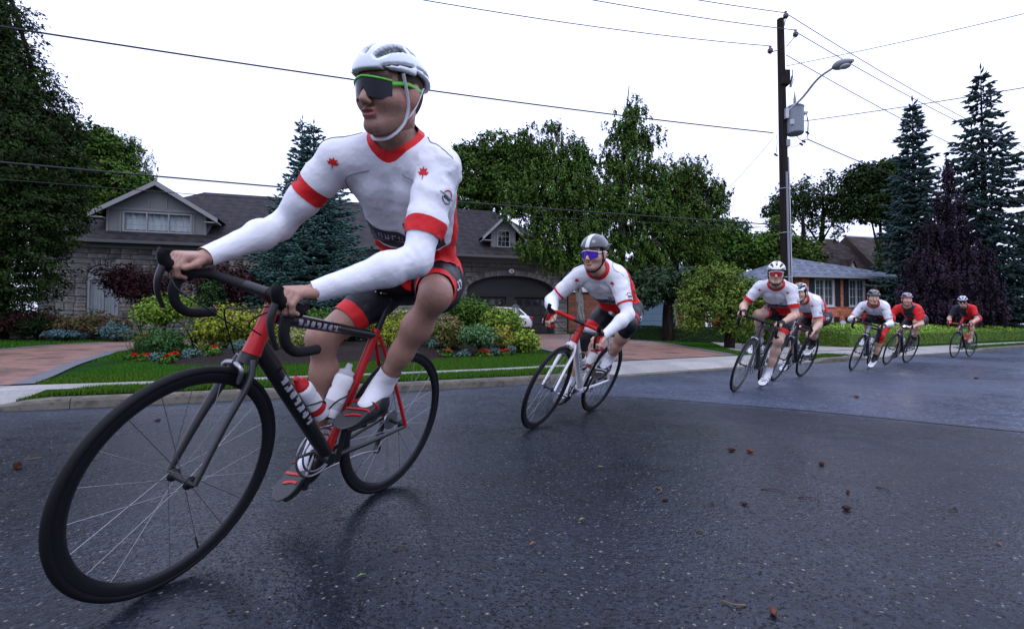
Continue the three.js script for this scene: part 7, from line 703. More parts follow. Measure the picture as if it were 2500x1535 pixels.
// r: joints given as [forward, up, left] in the bicycle's own frame
function makeRider(bike, r, label) {
  const J = p => V(p[0], p[1], -p[2]), t = thing('person', label, 'person', V(0, 0, 0), 0, 'cyclists in line'); t.applyMatrix4(poseMatrix(bike.pose)); const big = bike.big, cell = r.cell || 0.011;
  const hipC = J(r.hip), neck = J(r.neck), sL = J(r.shL), sR = J(r.shR), tv = V().subVectors(neck, hipC), TL = tv.length(), tu = tv.clone().normalize(), wv = V().subVectors(sR, sL).normalize(), nv = V().crossVectors(tu, wv).normalize(), hw = V(0, 0, 1).lerp(wv, 0.4).normalize();
  const on = (f, fr = 0, side = 0) => hipC.clone().addScaledVector(tu, TL * f).addScaledVector(nv, fr).addScaledVector(wv, side), hL = hipC.clone().addScaledVector(hw, -0.085), hR = hipC.clone().addScaledVector(hw, 0.085);
  // limbs
  const gL = gripPoint(bike, -1, r.drops), gR = gripPoint(bike, 1, r.drops), wO = r.drops ? V(-0.055, 0.055, 0) : V(-0.072, 0.036, 0), wL = gL.clone().add(wO), wR = gR.clone().add(wO), ua = r.ua || 0.3, fa = r.fa || 0.275; const eL = ik(sL, wL, ua, fa, J(r.poleEL || [-0.35, -0.8, 0.55])), eR = ik(sR, wR, ua, fa, J(r.poleER || [-0.35, -0.8, -0.55]));
  const ped = k => { const a = bike.crank + (k > 0 ? Math.PI : 0); return V(BB.x + 0.1725 * Math.cos(a), BB.y + 0.1725 * Math.sin(a), k * 0.122); }, foot = k => { const p = ped(k), pt = k < 0 ? r.toeL ?? 0.25 : r.toeR ?? 0.35, fd = V(Math.cos(pt), -Math.sin(pt), k * 0.06).normalize(), fu = V(Math.sin(pt), Math.cos(pt), 0).normalize(), sole = p.clone().addScaledVector(fu, 0.018); return { p, fd, fu, sole, heel: sole.clone().addScaledVector(fd, -0.165), toe: sole.clone().addScaledVector(fd, 0.095), ank: sole.clone().addScaledVector(fd, -0.135).addScaledVector(fu, 0.095) }; }, fL = foot(-1), fR = foot(1), th = r.thigh || 0.43, sn = r.shin || 0.44; const kL = r.kneeL ? J(r.kneeL) : ik(hL, fL.ank, th, sn, J(r.poleKL || [1, 0.25, 0.12])), kR = r.kneeR ? J(r.kneeR) : ik(hR, fR.ank, th, sn, J(r.poleKR || [1, 0.25, -0.1]));
  // head frame
  const lean = bike.pose[3], wu = V(0, Math.cos(lean), Math.sin(lean)), hu0 = V(0, 1, 0).lerp(wu, r.upright ?? 0.8).normalize(), yaw = r.yaw || 0, pit = r.pitch || 0; let hf = V(1, 0, 0).addScaledVector(hu0, -hu0.x).normalize(); const hr0 = V().crossVectors(hf, hu0); hf = hf.multiplyScalar(Math.cos(yaw)).addScaledVector(hr0, -Math.sin(yaw)).normalize(); const hz = V().crossVectors(hf, hu0).normalize(); hf = hf.multiplyScalar(Math.cos(pit)).addScaledVector(hu0, -Math.sin(pit)).normalize(); const hu = V().crossVectors(hz, hf).normalize(), hc = J(r.head), HM = new THREE.Matrix4().makeBasis(hf, hu, hz).setPosition(hc).scale(V(r.hs || 1, r.hs || 1, r.hs || 1)), HI = HM.clone().invert().elements, toH = (x, y, z) => [HI[0] * x + HI[4] * y + HI[8] * z + HI[12], HI[1] * x + HI[5] * y + HI[9] * z + HI[13], HI[2] * x + HI[6] * y + HI[10] * z + HI[14]], fromH = (x, y, z) => V(x, y, z).applyMatrix4(HM);
  const bk = r.bulk || 1, caps = []; const add = (a, b, r0, r1, ch) => caps.push(cap(a, b, r0 * bk, (r1 ?? r0) * bk, ch));
  add(hL.clone().lerp(hR, 0.1), hR.clone().lerp(hL, 0.1), 0.105, 0.105, 'T'); for (const k of [-1, 1]) { const s = k < 0 ? hL : hR; add(s.clone().add(V(-0.05, -0.01, -k * 0.015)), s.clone().add(V(-0.02, -0.05, 0)), 0.095, 0.09, 'T'); add(on(0.06, 0, k * 0.05), on(0.45, -0.03, k * 0.05), 0.1, 0.102, 'T'); add(on(0.45, -0.03, k * 0.06), on(0.8, -0.02, k * 0.085), 0.105, 0.1, 'T'); add(on(0.55, 0.012, k * 0.055), on(0.8, 0.018, k * 0.07), 0.08, 0.074, 'T'); } add(on(0.45, -0.04), on(0.85, -0.05), 0.1, 0.09, 'T'); add(on(0.9, -0.03), fromH(-0.02, -0.1, 0), 0.072, 0.058, 'N');
  for (const [s, e, w, ch, k] of [[sL, eL, wL, 'AL', -1], [sR, eR, wR, 'AR', 1]]) { add(on(0.93, -0.02, k * 0.05), s, 0.068, 0.052, 'T'); add(on(0.72, -0.03, k * 0.1), s, 0.078, 0.05, 'T'); add(on(0.97, -0.035, k * 0.01).addScaledVector(V(0, 1, 0), 0.02), s.clone().lerp(on(0.95, -0.02, k * 0.05), 0.25), 0.06, 0.056, 'T'); add(s, s.clone().lerp(e, 0.3), 0.053, 0.051, ch); add(s.clone().lerp(e, 0.3), s.clone().lerp(e, 0.6), 0.051, 0.048, ch); add(s.clone().lerp(e, 0.6), e, 0.047, 0.037, ch); const fh = k < 0 ? 'FL' : 'FR'; add(e, e.clone().lerp(w, 0.28), 0.037, 0.042, fh); add(e.clone().lerp(w, 0.3), w, 0.043, 0.0265, fh); }
  for (const [h, kn, a, ch] of [[hL, kL, fL.ank, 'LL'], [hR, kR, fR.ank, 'LR']]) { const out = V(0, 0, 0), d = V().subVectors(kn, h), back = V().subVectors(h.clone().add(a).multiplyScalar(0.5), kn).normalize(); const sc = ch === 'LL' ? 'SL' : 'SR'; add(h, h.clone().lerp(kn, 0.45), 0.092, 0.08, ch); add(h.clone().lerp(kn, 0.45), kn, 0.076, 0.048, ch); add(h.clone().lerp(kn, 0.72).addScaledVector(back, -0.006).add(V(0, 0, ch === 'LL' ? 0.02 : -0.02)), kn.clone().lerp(h, 0.1).addScaledVector(back, -0.008).add(V(0, 0, ch === 'LL' ? 0.016 : -0.016)), 0.05, 0.036, ch); add(kn.clone().addScaledVector(back, -0.022), kn.clone().addScaledVector(back, -0.02).add(V(0, -0.02, 0)), 0.03, 0.028, sc); add(kn, kn.clone().addScaledVector(back, -0.012), 0.052, 0.05, sc); const m = kn.clone().lerp(a, 0.3).addScaledVector(back, 0.018); add(kn, m, 0.045, 0.052, sc); add(m, kn.clone().lerp(a, 0.62).addScaledVector(back, 0.006), 0.053, 0.04, sc); add(kn.clone().lerp(a, 0.6), a, 0.04, 0.032, sc); add(a, a.clone().lerp(ch === 'LL' ? fL.sole : fR.sole, 0.6), 0.033, 0.03, sc); }
  const fb = field(caps, 0.034), rough = r.seed || 1; const chain = (x, y, z) => { let b = 9, c = 'T'; for (const q of caps) { const e = capD(x, y, z, q); if (e < b) { b = e; c = q.ch; } } return c; };
  const B = new THREE.Box3(); for (const c of caps) { const m = Math.max(c[6], c[7]) + 0.03; B.expandByPoint(V(c[0] - m, c[1] - m, c[2] - m)); B.expandByPoint(V(c[0] + m, c[1] + m, c[2] + m)); B.expandByPoint(V(c[3] - m, c[4] - m, c[5] - m)); B.expandByPoint(V(c[3] + m, c[4] + m, c[5] + m)); } const lo = B.min.toArray(), hi = B.max.toArray();
  const grid = sampleGrid(fb, lo, hi, cell), skin = gridMesh(grid);
  // head
  const hairline = r.hair || [0.05, 0.035, 0.025], headF = (x, y, z) => { const az = Math.abs(z); let d = ell(x, y, z, -0.012, 0.032, 0, 0.1, 0.105, 0.078); d = smin(d, ell(x, y, z, 0.03, -0.03, 0, 0.062, 0.088, 0.06), 0.03); d = smin(d, capD(x, y, az, HC.jaw), 0.025); d = smin(d, capD(x, y, az, HC.brow), 0.016); d = smin(d, capD(x, y, az, HC.cheek), 0.03); const sock = Math.hypot(x - 0.104, y - 0.006, az - 0.033) - 0.016; d = -smin(-d, sock, 0.014); d = smin(d, Math.hypot(x - 0.084, y - 0.007, az - 0.032) - 0.0135, 0.004); d = smin(d, capD(x, y, z, HC.nose), 0.012); d = smin(d, Math.hypot(x - 0.108, y + 0.042, az - 0.011) - 0.008, 0.008); d = smin(d, capD(x, y, z, HC.lipU), 0.008); d = smin(d, capD(x, y, z, HC.lipL), 0.008); d = Math.max(d, -(Math.hypot((x - 0.104) * 1.2, (y + 0.0665) * 3.2, az * 0.62) - 0.0135)); d = smin(d, ell(x, y, az, -0.012 - (y + 0.01) * 0.25, -0.008, 0.079, 0.026, 0.034, 0.011), 0.01); return smin(d, capD(x, y, z, HC.neck), 0.03); }; const nk = toH(...on(0.95, -0.02).toArray()), HC = { jaw: cap(V(0.0, -0.07, 0.048), V(0.072, -0.1, 0.012), 0.026, 0.024), brow: cap(V(0.086, 0.03, 0.008), V(0.072, 0.032, 0.045), 0.014, 0.013), cheek: cap(V(0.068, -0.028, 0.036), V(0.04, -0.03, 0.05), 0.024, 0.022), nose: cap(V(0.094, 0.012, 0), V(0.119, -0.036, 0), 0.0085, 0.0125), lipU: cap(V(0.0975, -0.0615, -0.017), V(0.0975, -0.0615, 0.017), 0.0075), lipL: cap(V(0.0955, -0.0735, -0.015), V(0.0955, -0.0735, 0.015), 0.0085), neck: cap(V(-0.02, -0.05, 0), V(...nk), 0.057, 0.062) };
  const hcell = big ? 0.004 : r.far ? 0.0065 : 0.005, toW = (m) => { const P = [], N = [], v = V(), nm = new THREE.Matrix3().setFromMatrix4(new THREE.Matrix4().makeBasis(hf, hu, hz)); for (let i = 0; i < m.P.length; i += 3) { v.set(m.P[i], m.P[i + 1], m.P[i + 2]).applyMatrix4(HM); P.push(v.x, v.y, v.z); v.set(m.N[i], m.N[i + 1], m.N[i + 2]).applyMatrix3(nm); N.push(v.x, v.y, v.z); } return { P, N, I: m.I, head: true }; };
  const headM = netMesh(headF, [-0.15, -0.2, -0.11], [0.15, 0.16, 0.11], hcell);
  // hands: palm and five bent fingers round the bar
  const hands = [], handF = []; for (const [k, g, w] of [[-1, gL, wL], [1, gR, wR]]) { const inn = -k, fw = V(0.93, -0.36, 0).normalize(), dn = V(-0.36, -0.93, 0).normalize(), C = g.clone().add(r.drops ? V(-0.005, 0.026, 0) : V(-0.004, 0.03, 0)), hp = [], p = (a, b, c) => C.clone().addScaledVector(fw, a).addScaledVector(dn, b).add(V(0, 0, c)); for (const z of [-0.027, -0.009, 0.009, 0.027]) hp.push(cap(w.clone().add(V(0, 0, z * 0.55)), p(0.004, -0.002, z), 0.0165, 0.0125)); for (let i = 0; i < 4; i++) { const z = inn * (0.03 - i * 0.0195), l = [0.92, 1.02, 0.97, 0.78][i], a = p(0.006, -0.001, z), b = a.clone().addScaledVector(fw, 0.036 * l).addScaledVector(dn, 0.018), c = b.clone().addScaledVector(fw, 0.002).addScaledVector(dn, 0.027 * l), d = c.clone().addScaledVector(fw, -0.02 * l).addScaledVector(dn, 0.012); hp.push(cap(a, b, 0.0098, 0.0088), cap(b, c, 0.0088, 0.008), cap(c, d, 0.008, 0.0066)); } const ta = w.clone().lerp(C, 0.35).add(V(0, -0.004, inn * 0.024)), tb = ta.clone().add(V(0.03, -0.014, inn * 0.02)), tc = tb.clone().add(V(0.03, -0.014, inn * -0.002)); hp.push(cap(ta, tb, 0.0145, 0.0115), cap(tb, tc, 0.0112, 0.0085)); hp.push(cap(w.clone().lerp(k < 0 ? eL : eR, 0.22), w, 0.029, 0.025)); const f = field(hp, 0.0036), b = new THREE.Box3(); for (const c of hp) { b.expandByPoint(V(c[0], c[1], c[2])); b.expandByPoint(V(c[3], c[4], c[5])); } b.expandByScalar(0.026); handF.push([f, b]); hands.push(netMesh(f, b.min.toArray(), b.max.toArray(), big ? 0.0032 : r.far ? 0.005 : 0.004)); }
  const sk = r.skin || [0.42, 0.24, 0.18]; part('body', meshGeo([skin, toW(headM), ...hands], (x, y, z, m) => { let v = 0.8 + 0.26 * fbm(x * 30, y * 30, z * 30, 3) + 0.14 * noise3(x * 160, y * 160, z * 160), c = sk.map(q => q * v); if (m.head) { const h = toH(x, y, z), lip = Math.abs(h[1] + 0.0675) < 0.013 && h[0] > 0.088 && Math.abs(h[2]) < 0.024, beard = r.beard && h[1] < -0.045 && h[1] > -0.13 && h[0] > 0.0, bro = Math.abs(h[1] - 0.032) < 0.006 && h[0] > 0.06 && Math.abs(h[2]) > 0.012; if (lip) c = [c[0] * 0.85, c[1] * 0.62, c[2] * 0.62]; else if (bro) c = hairline.map((q, i) => lerp(c[i], q, 0.8)); else if (beard) { const b = r.beard * (0.5 + 0.5 * noise3(x * 300, y * 300, z * 300)); c = c.map((q, i) => lerp(q, hairline[i], b)); } const ear = Math.abs(h[2]) > 0.074; if (ear) c = [c[0] * 1.05, c[1] * 0.85, c[2] * 0.82]; } return c; }), M.skin, t);
  for (const k of [-1, 1]) { const e = fromH(0.0855, 0.0075, k * 0.032), g = new THREE.SphereGeometry(0.0126, 14, 10); g.translate(e.x, e.y, e.z); part('eye', g, phys([0.6, 0.58, 0.55], 0.15), t); const ip = fromH(0.0965, 0.0065, k * 0.032), ig = new THREE.SphereGeometry(0.0062, 10, 8).scale(0.5, 1, 1); ig.applyMatrix4(new THREE.Matrix4().makeBasis(hf, hu, hz).setPosition(ip)); part('iris', ig, phys([0.05, 0.035, 0.025], 0.1), t); }
  part('hair', meshGeo(toW(clipMesh(netMesh((x, y, z) => ell(x, y, z, -0.016, 0.026, 0, 0.106, 0.108, 0.083), [-0.15, -0.12, -0.11], [0.12, 0.16, 0.11], hcell * 1.4), (x, y, z) => Math.max(-0.045 - y + (x < -0.03 ? -0.03 : 0) + Math.max(0, x) * 0.9, x - 0.045)))), mat(hairline, 0.8), t);
  // clothing shells
  const fdL = V().subVectors(wL, eL).normalize(), fdR = V().subVectors(wR, eR).normalize(), vOf = (x, y, z) => ((x - hipC.x) * tu.x + (y - hipC.y) * tu.y + (z - hipC.z) * tu.z) / TL, fOf = (x, y, z) => (x - hipC.x) * nv.x + (y - hipC.y) * nv.y + (z - hipC.z) * nv.z; const wr = (x, y, z) => { const a = noise3(x * 12 + y * 20 + rough, y * 13 - x * 9, z * 15), b = noise3(x * 24 - y * 20, y * 30 + rough, z * 26), m = noise3(x * 4 + 3, y * 4, z * 4 + rough); let v = 0.011 * m * (1 - Math.abs(2 * a - 1)) ** 3 + 0.004 * m * (1 - Math.abs(2 * b - 1)) ** 2 - 0.0012; for (const [e, f] of [[eL, fdL], [eR, fdR]]) { const q = (x - e.x) ** 2 + (y - e.y) ** 2 + (z - e.z) ** 2; if (q < 0.04) v += 0.0034 * Math.sin(175 * ((x - e.x) * f.x + (y - e.y) * f.y + (z - e.z) * f.z) + 5 * b) * Math.exp(-q / 0.0075); } const vv = vOf(x, y, z); if (vv > 0.05 && vv < 0.5) v += 0.0035 * Math.sin(vv * 75 + 6 * a + 40 * (z - hipC.z)) * sstep(0.02, 0.06, fOf(x, y, z)) * m; return v; }, fj = (x, y, z) => fb(x, y, z) - 0.0075 - wr(x, y, z), fs = (x, y, z) => fb(x, y, z) - 0.005 - 0.5 * wr(x, y, z), withC = m => { m.C = []; for (let i = 0; i < m.P.length; i += 3) m.C.push(chain(m.P[i], m.P[i + 1], m.P[i + 2])); return m; }, outer = withC(gridMesh(shiftGrid(grid, (x, y, z) => 0.0075 + wr(x, y, z)))), inner = withC(gridMesh(shiftGrid(grid, (x, y, z) => 0.005 + 0.5 * wr(x, y, z))));
  const cutL = sL.clone().lerp(eL, r.sleeveL ?? r.sleeve ?? 0.62), cutR = sR.clone().lerp(eR, r.sleeve ?? 0.62), dL = V().subVectors(eL, sL).normalize(), dR = V().subVectors(eR, sR).normalize(), pl = (x, y, z, o, d) => (x - o.x) * d.x + (y - o.y) * d.y + (z - o.z) * d.z, hemO = hipC.clone().addScaledVector(tu, 0.05), nd = V().subVectors(fromH(-0.02, -0.1, 0), on(0.9, -0.03)).normalize(), colO = on(0.955, -0.025).addScaledVector(nd, 0.03), hem = (x, y, z) => -pl(x, y, z, hemO, tu);
  const nearNeck = (x, y, z) => { const d = pl(x, y, z, colO, nd); return Math.sqrt(Math.max(0, (x - colO.x) ** 2 + (y - colO.y) ** 2 + (z - colO.z) ** 2 - d * d)); }, neckS = (x, y, z) => pl(x, y, z, colO, nd) - 2.5 * (nearNeck(x, y, z) - 0.053), thighAt = (x, y, z, c) => { const h = c === 'LL' ? hL : hR, k = c === 'LL' ? kL : kR, d = V().subVectors(k, h); return ((x - h.x) * d.x + (y - h.y) * d.y + (z - h.z) * d.z) / d.lengthSq(); }, jerseyS = (x, y, z, c) => { if (c === 'AL') return pl(x, y, z, cutL, dL); if (c === 'AR') return pl(x, y, z, cutR, dR); if (c === 'FL' || c === 'FR' || c === 'SL' || c === 'SR') return 0.3; const h = hem(x, y, z); if (c === 'LL' || c === 'LR') return Math.max(h, thighAt(x, y, z, c) - 0.1); return Math.max(h, neckS(x, y, z)); };
  const jm = clipMesh(outer, jerseyS), J2 = group('jersey', t), prt = (mesh, name, m, parent) => { if (mesh.I.length) part(name, meshGeo(mesh), m, parent); };
  const arm = c => c === 'AL' || c === 'FL' ? -1 : c === 'AR' || c === 'FR' ? 1 : 0;
  const cw = r.cuff ?? 0.03, cuffS = (x, y, z, c) => { const a = arm(c); return a < 0 ? -cw - pl(x, y, z, cutL, dL) : a > 0 ? -cw - pl(x, y, z, cutR, dR) : 0.2; }; // < 0 inside the cuff
  const collS = (x, y, z, c) => { return c === 'N' || c === 'T' ? -0.066 - neckS(x, y, z) : 0.2; }; const neg = f => (x, y, z, c) => -f(x, y, z, c), kit = r.kit;
  const cuff = clipMesh(jm, cuffS), rest0 = clipMesh(jm, neg(cuffS)), coll = clipMesh(rest0, collS), rest = clipMesh(rest0, neg(collS)); for (const k of [-1, 1]) prt(clipMesh(cuff, (x, y, z, c) => arm(c) === k ? -1 : 1), 'cuff', kit.cuff, J2); prt(coll, 'collar', kit.collar, J2);
  if (kit.panel === 'white') { const bnd = (x, y, z, c) => { if (arm(c)) return 0.3; return vOf(x, y, z) - (0.42 + 0.4 * sstep(0.02, -0.07, fOf(x, y, z))); }, low = clipMesh(rest, bnd), up = clipMesh(rest, neg(bnd)), bs = (x, y, z, c) => arm(c) ? 0.3 : Math.max(vOf(x, y, z) - 0.56 - 0.06 * wv.dot(V(x, y, z).sub(hipC)), 0.43 - vOf(x, y, z), 0.035 - fOf(x, y, z)); prt(low, 'lower_panel', KIT.red, J2); const band = clipMesh(up, bs); prt(band, 'chest_band', KIT.dark, J2); prt(clipMesh(up, neg(bs)), 'main_panel', KIT.white, J2); }
  else { const bs = kit.chest ? (x, y, z, c) => kit.chest(vOf(x, y, z), fOf(x, y, z), arm(c), wv.dot(V(x, y, z).sub(hipC))) : () => 1; prt(clipMesh(rest, bs), 'dark_panel', KIT.navy, J2); prt(clipMesh(rest, neg(bs)), 'main_panel', KIT.red, J2); }
  // prints
  const chestN = nv.clone().add(tu.clone().multiplyScalar(0.1)); if (kit.panel === 'white') { decal(fj, on(0.6, 0.06, -0.05), chestN, tu, 0.055, 0.07, PM.crest, J2); decal(fj, on(0.5, 0.06, 0), chestN, tu, 0.25, 0.045, PM.band, J2); for (const k of [-1, 1]) { const s = k < 0 ? sL : sR; decal(fj, s.clone().lerp(on(0.9, 0.03, k * 0.06), 0.3), nv.clone().addScaledVector(tu, 0.7).addScaledVector(wv, k * 0.25), tu, 0.045, 0.045, PM.leaf, J2); } }
  else if (kit.text) decal(fj, on(0.62, 0.06, 0), chestN, tu, 0.24, 0.05, PM.band, J2);
  for (const [k, s, e, d] of [[-1, sL, eL, dL], [1, sR, eR, dR]]) decal(fj, s.clone().lerp(e, (r.sleeve ?? 0.62) * 0.52), nv.clone().multiplyScalar(0.45).addScaledVector(wv, k).addScaledVector(tu, 0.25), d.clone().negate(), 0.075, 0.056, PM.badge, J2);
  const surf = p => { for (let s = 0; s < 10; s++) { const d = fj(p.x, p.y, p.z) - 0.0012, e = 0.004, g = nrm(fj(p.x + e, p.y, p.z) - fj(p.x - e, p.y, p.z), fj(p.x, p.y + e, p.z) - fj(p.x, p.y - e, p.z), fj(p.x, p.y, p.z + e) - fj(p.x, p.y, p.z - e)); p.add(V(...g).multiplyScalar(-d)); } return p; }, line = (pts, rad, m, nm) => part(nm, tubeGeo(curvePts(pts, 22).map(surf), rad, 5), m, J2), seamM = mat([0.2, 0.2, 0.24], 0.7);
  for (const k of [-1, 1]) { const s = k < 0 ? sL : sR; line([on(0.95, 0.04, k * 0.075), s.clone().lerp(on(0.86, 0.02, k * 0.08), 0.42).addScaledVector(nv, 0.06), on(0.72, 0.03, k * 0.165)], 0.0014, seamM, 'seam'); line([on(0.97, -0.05, k * 0.06), s.clone().addScaledVector(nv, -0.02).addScaledVector(tu, 0.06), s.clone().addScaledVector(wv, k * 0.04).addScaledVector(tu, 0.03)], 0.0016, seamM, 'seam'); } 
  if (r.warm) { const ws = (x, y, z, c) => c === 'AL' ? -pl(x, y, z, cutL, dL) - 0.03 : c === 'AR' ? -pl(x, y, z, cutR, dR) - 0.03 : c === 'FL' ? pl(x, y, z, wL, V().subVectors(wL, eL).normalize()) : c === 'FR' ? pl(x, y, z, wR, V().subVectors(wR, eR).normalize()) : 0.3, sm = clipMesh(inner, ws); for (const k of [-1, 1]) prt(clipMesh(sm, (x, y, z, c) => arm(c) === k ? -1 : 1), 'arm_warmer', KIT.white, t); }
  // shorts or tights, hem band on each leg
  const hemF = r.shortTo ?? 0.76, sh2 = group(r.tights ? 'tights' : 'shorts', t), kd = k => { const h = k < 0 ? hL : hR, kn = k < 0 ? kL : kR, a = k < 0 ? fL.ank : fR.ank, d = V().subVectors(kn, h).normalize(), d2 = V().subVectors(a, kn).normalize(); return { cut: r.tights ? kn.clone().lerp(a, 0.28) : h.clone().lerp(kn, hemF), d: r.tights ? d2 : d, h, kn, a, d2 }; }, LD = { LL: kd(-1), LR: kd(1) };
  const legOf = c => c === 'LL' || c === 'SL' ? 'LL' : c === 'LR' || c === 'SR' ? 'LR' : null, shortS = (x, y, z, c) => { const w = -hem(x, y, z) - 0.03, l = legOf(c); if (l) { const q = LD[l]; const w2 = Math.min(w, (0.07 - thighAt(x, y, z, l)) * 0.3); return c === l ? (r.tights ? w2 : Math.max(w2, pl(x, y, z, q.cut, q.d))) : (r.tights ? pl(x, y, z, q.cut, q.d) : 0.3); } return c === 'T' ? w : 0.3; }; const sm = clipMesh(inner, shortS), hemBand = r.hemBand ?? 0.055, hb = (x, y, z, c) => { const l = legOf(c); if (!l) return 0.3; const q = LD[l]; if (!r.sideRed) return -hemBand - pl(x, y, z, q.cut, q.d); const sg = l === 'LL' ? 1 : -1; if (c !== l) { const f = clamp(pl(x, y, z, q.kn, q.d2) / q.kn.distanceTo(q.a), 0, 1); return sg * (z - lerp(q.kn.z, q.a.z, f)) + 0.012; } const f = clamp(pl(x, y, z, q.h, V().subVectors(q.kn, q.h).normalize()) / q.h.distanceTo(q.kn), 0, 1); return sg * (z - lerp(q.h.z, q.kn.z, f)) + 0.014 + (0.3 - f) * 0.05; };
  { const hm2 = clipMesh(sm, hb); for (const l of ['LL', 'LR']) prt(clipMesh(hm2, (x, y, z, c) => legOf(c) === l ? -1 : 1), r.sideRed ? 'side_panel' : 'hem_band', r.hemMat || KIT.cuff, sh2); } prt(clipMesh(sm, neg(hb)), 'main_panel', r.shortMat || KIT.black, sh2);
  if (r.thighPrint !== false) for (const k of [-1, 1]) { const q = LD[k < 0 ? 'LL' : 'LR']; const sd = V().crossVectors(q.d, V(0, 1, 0)).multiplyScalar(k).normalize().addScaledVector(V(0, 1, 0), 0.35).normalize(); decal(fs, q.h.clone().lerp(q.kn, 0.46), sd, V().crossVectors(sd, q.d).multiplyScalar(-k).normalize(), 0.16, 0.055, PM.thigh, sh2); }
  if (r.kneeWarm) for (const k of [-1, 1]) { const c0 = k < 0 ? 'LL' : 'LR', q = LD[c0], end = q.kn.clone().lerp(q.a, 0.22); prt(clipMesh(inner, (x, y, z, c) => legOf(c) !== c0 ? 0.3 : c === c0 ? -pl(x, y, z, q.cut, q.d) - 0.02 : pl(x, y, z, end, q.d2)), 'knee_warmer', KIT.black, t); }
  // socks, shoes
  for (const [k, F] of [[-1, fL], [1, fR]]) { const c0 = k < 0 ? 'LL' : 'LR', q = LD[c0], top = q.kn.clone().lerp(q.a, r.sockAt ?? 0.8); prt(clipMesh(inner, (x, y, z, c) => legOf(c) !== c0 || c === c0 ? 0.3 : -pl(x, y, z, top, q.d2)), 'sock', r.sock || KIT.white, t);
    const fr = V().crossVectors(F.fd, F.fu).normalize(), SM = new THREE.Matrix4().makeBasis(F.fd, F.fu, fr).setPosition(F.sole), sf = (x, y, z) => { let d = capD(x, y, z, SC[0]); for (let i = 1; i < SC.length; i++) d = smin(d, capD(x, y, z, SC[i]), 0.03); d = Math.max(d, -y - 0.002); const col = capD(x, y, z, SC.neckC); return Math.max(d, y - 0.078 - (x > -0.11 ? -(x + 0.11) * 0.35 : 0)); }, SC = [cap(V(-0.14, 0.028, 0), V(-0.05, 0.03, 0), 0.034, 0.036), cap(V(-0.05, 0.026, 0.004), V(0.06, 0.018, 0.004), 0.036, 0.034), cap(V(-0.05, 0.026, -0.006), V(0.055, 0.018, -0.008), 0.036, 0.034), cap(V(0.05, 0.018, -0.002), V(0.085, 0.016, -0.002), 0.034, 0.024), cap(V(-0.13, 0.03, 0), V(-0.125, 0.085, 0), 0.034, 0.036), cap(V(-0.1, 0.06, 0), V(-0.02, 0.04, 0), 0.036, 0.03)]; SC.neckC = cap(V(-0.125, 0.06, 0), V(-0.125, 0.12, 0), 0.03); const m = netMesh(sf, [-0.2, -0.02, -0.06], [0.14, 0.12, 0.06], big ? 0.0045 : 0.0065), sg = group('shoe', t); sg.applyMatrix4(SM); part('upper', meshGeo(m), r.shoe || M.rubber, sg); part('sole', meshGeo(netMesh((x, y, z) => Math.max(sf(x, Math.max(y, 0.012), z) - 0.002, Math.abs(y + 0.004) - 0.005), [-0.2, -0.02, -0.06], [0.14, 0.02, 0.06], big ? 0.004 : 0.006)), M.rubber, sg); for (const x of [-0.045, -0.005, 0.03]) { const P = []; for (let i = 0; i <= 10; i++) { const a = -1.15 + 2.3 * i / 10; const p = V(x + 0.01 * a, 0.02 + 0.03 * Math.cos(a), 0.034 * Math.sin(a)); for (let s = 0; s < 12; s++) { const d = sf(p.x, p.y, p.z) - 0.0015; p.add(V(0, Math.cos(a), Math.sin(a)).multiplyScalar(-d * 0.8)); } P.push(p); } part('strap', tubeGeo(P, () => [0.0022, 0.008], 6), r.strap || M.blackAlloy, sg); } }
  if (r.glove) hands.forEach((h, i) => { const [f, b] = handF[i], m = netMesh((x, y, z) => f(x, y, z) - 0.0022, b.min.toArray(), b.max.toArray(), big ? 0.0034 : 0.0045), g = i ? gR : gL, w = i ? wR : wL, dd = V().subVectors(w, i ? eR : eL).normalize(); prt(clipMesh(m, (x, y, z) => Math.max(x - g.x - 0.016 + (y - g.y) * 0.1, -pl(x, y, z, w, dd) - 0.022)), 'glove', r.glove, t); });
  // helmet in the head frame
  const hg = group('helmet', t); hg.applyMatrix4(HM); const H = r.helmet, vents = H.vents ?? 1, carve = (x, y, z) => { if (!vents) return 0; const yy = y - 0.03, th2 = Math.atan2(z, Math.max(0.02, yy)), ph = Math.atan2(x, Math.hypot(yy, z)), row = Math.cos(th2 * (H.rows || 7.2) + (H.off ?? 0)); const win = sstep(-1.05, -0.9, ph) * (1 - sstep(0.98, 1.12, ph)) * (1 - sstep(-0.12, -0.04, ph) * (1 - sstep(0.02, 0.1, ph)) * 0.9) * (Math.abs(th2) < 1.25 ? 1 : 0); return sstep(0.0, 0.55, row) * win; }, hSh = (x, y, z) => { const xx = x < 0 ? x * 0.92 : x; let d = ell(xx, y, z, -0.008, 0.035, 0, 0.133, 0.113, 0.101); d += 0.016 * carve(x, y, z); const brim = y - (0.043 + 0.05 * clamp(x, -0.13, 0.13) * 2.0 + (x < 0 ? 0.012 : 0) - 0.012 * Math.cos(z * 16)); d = Math.max(d, -brim); return Math.max(d, -ell(x, y, z, -0.012, 0.03, 0, 0.112, 0.096, 0.086)); };
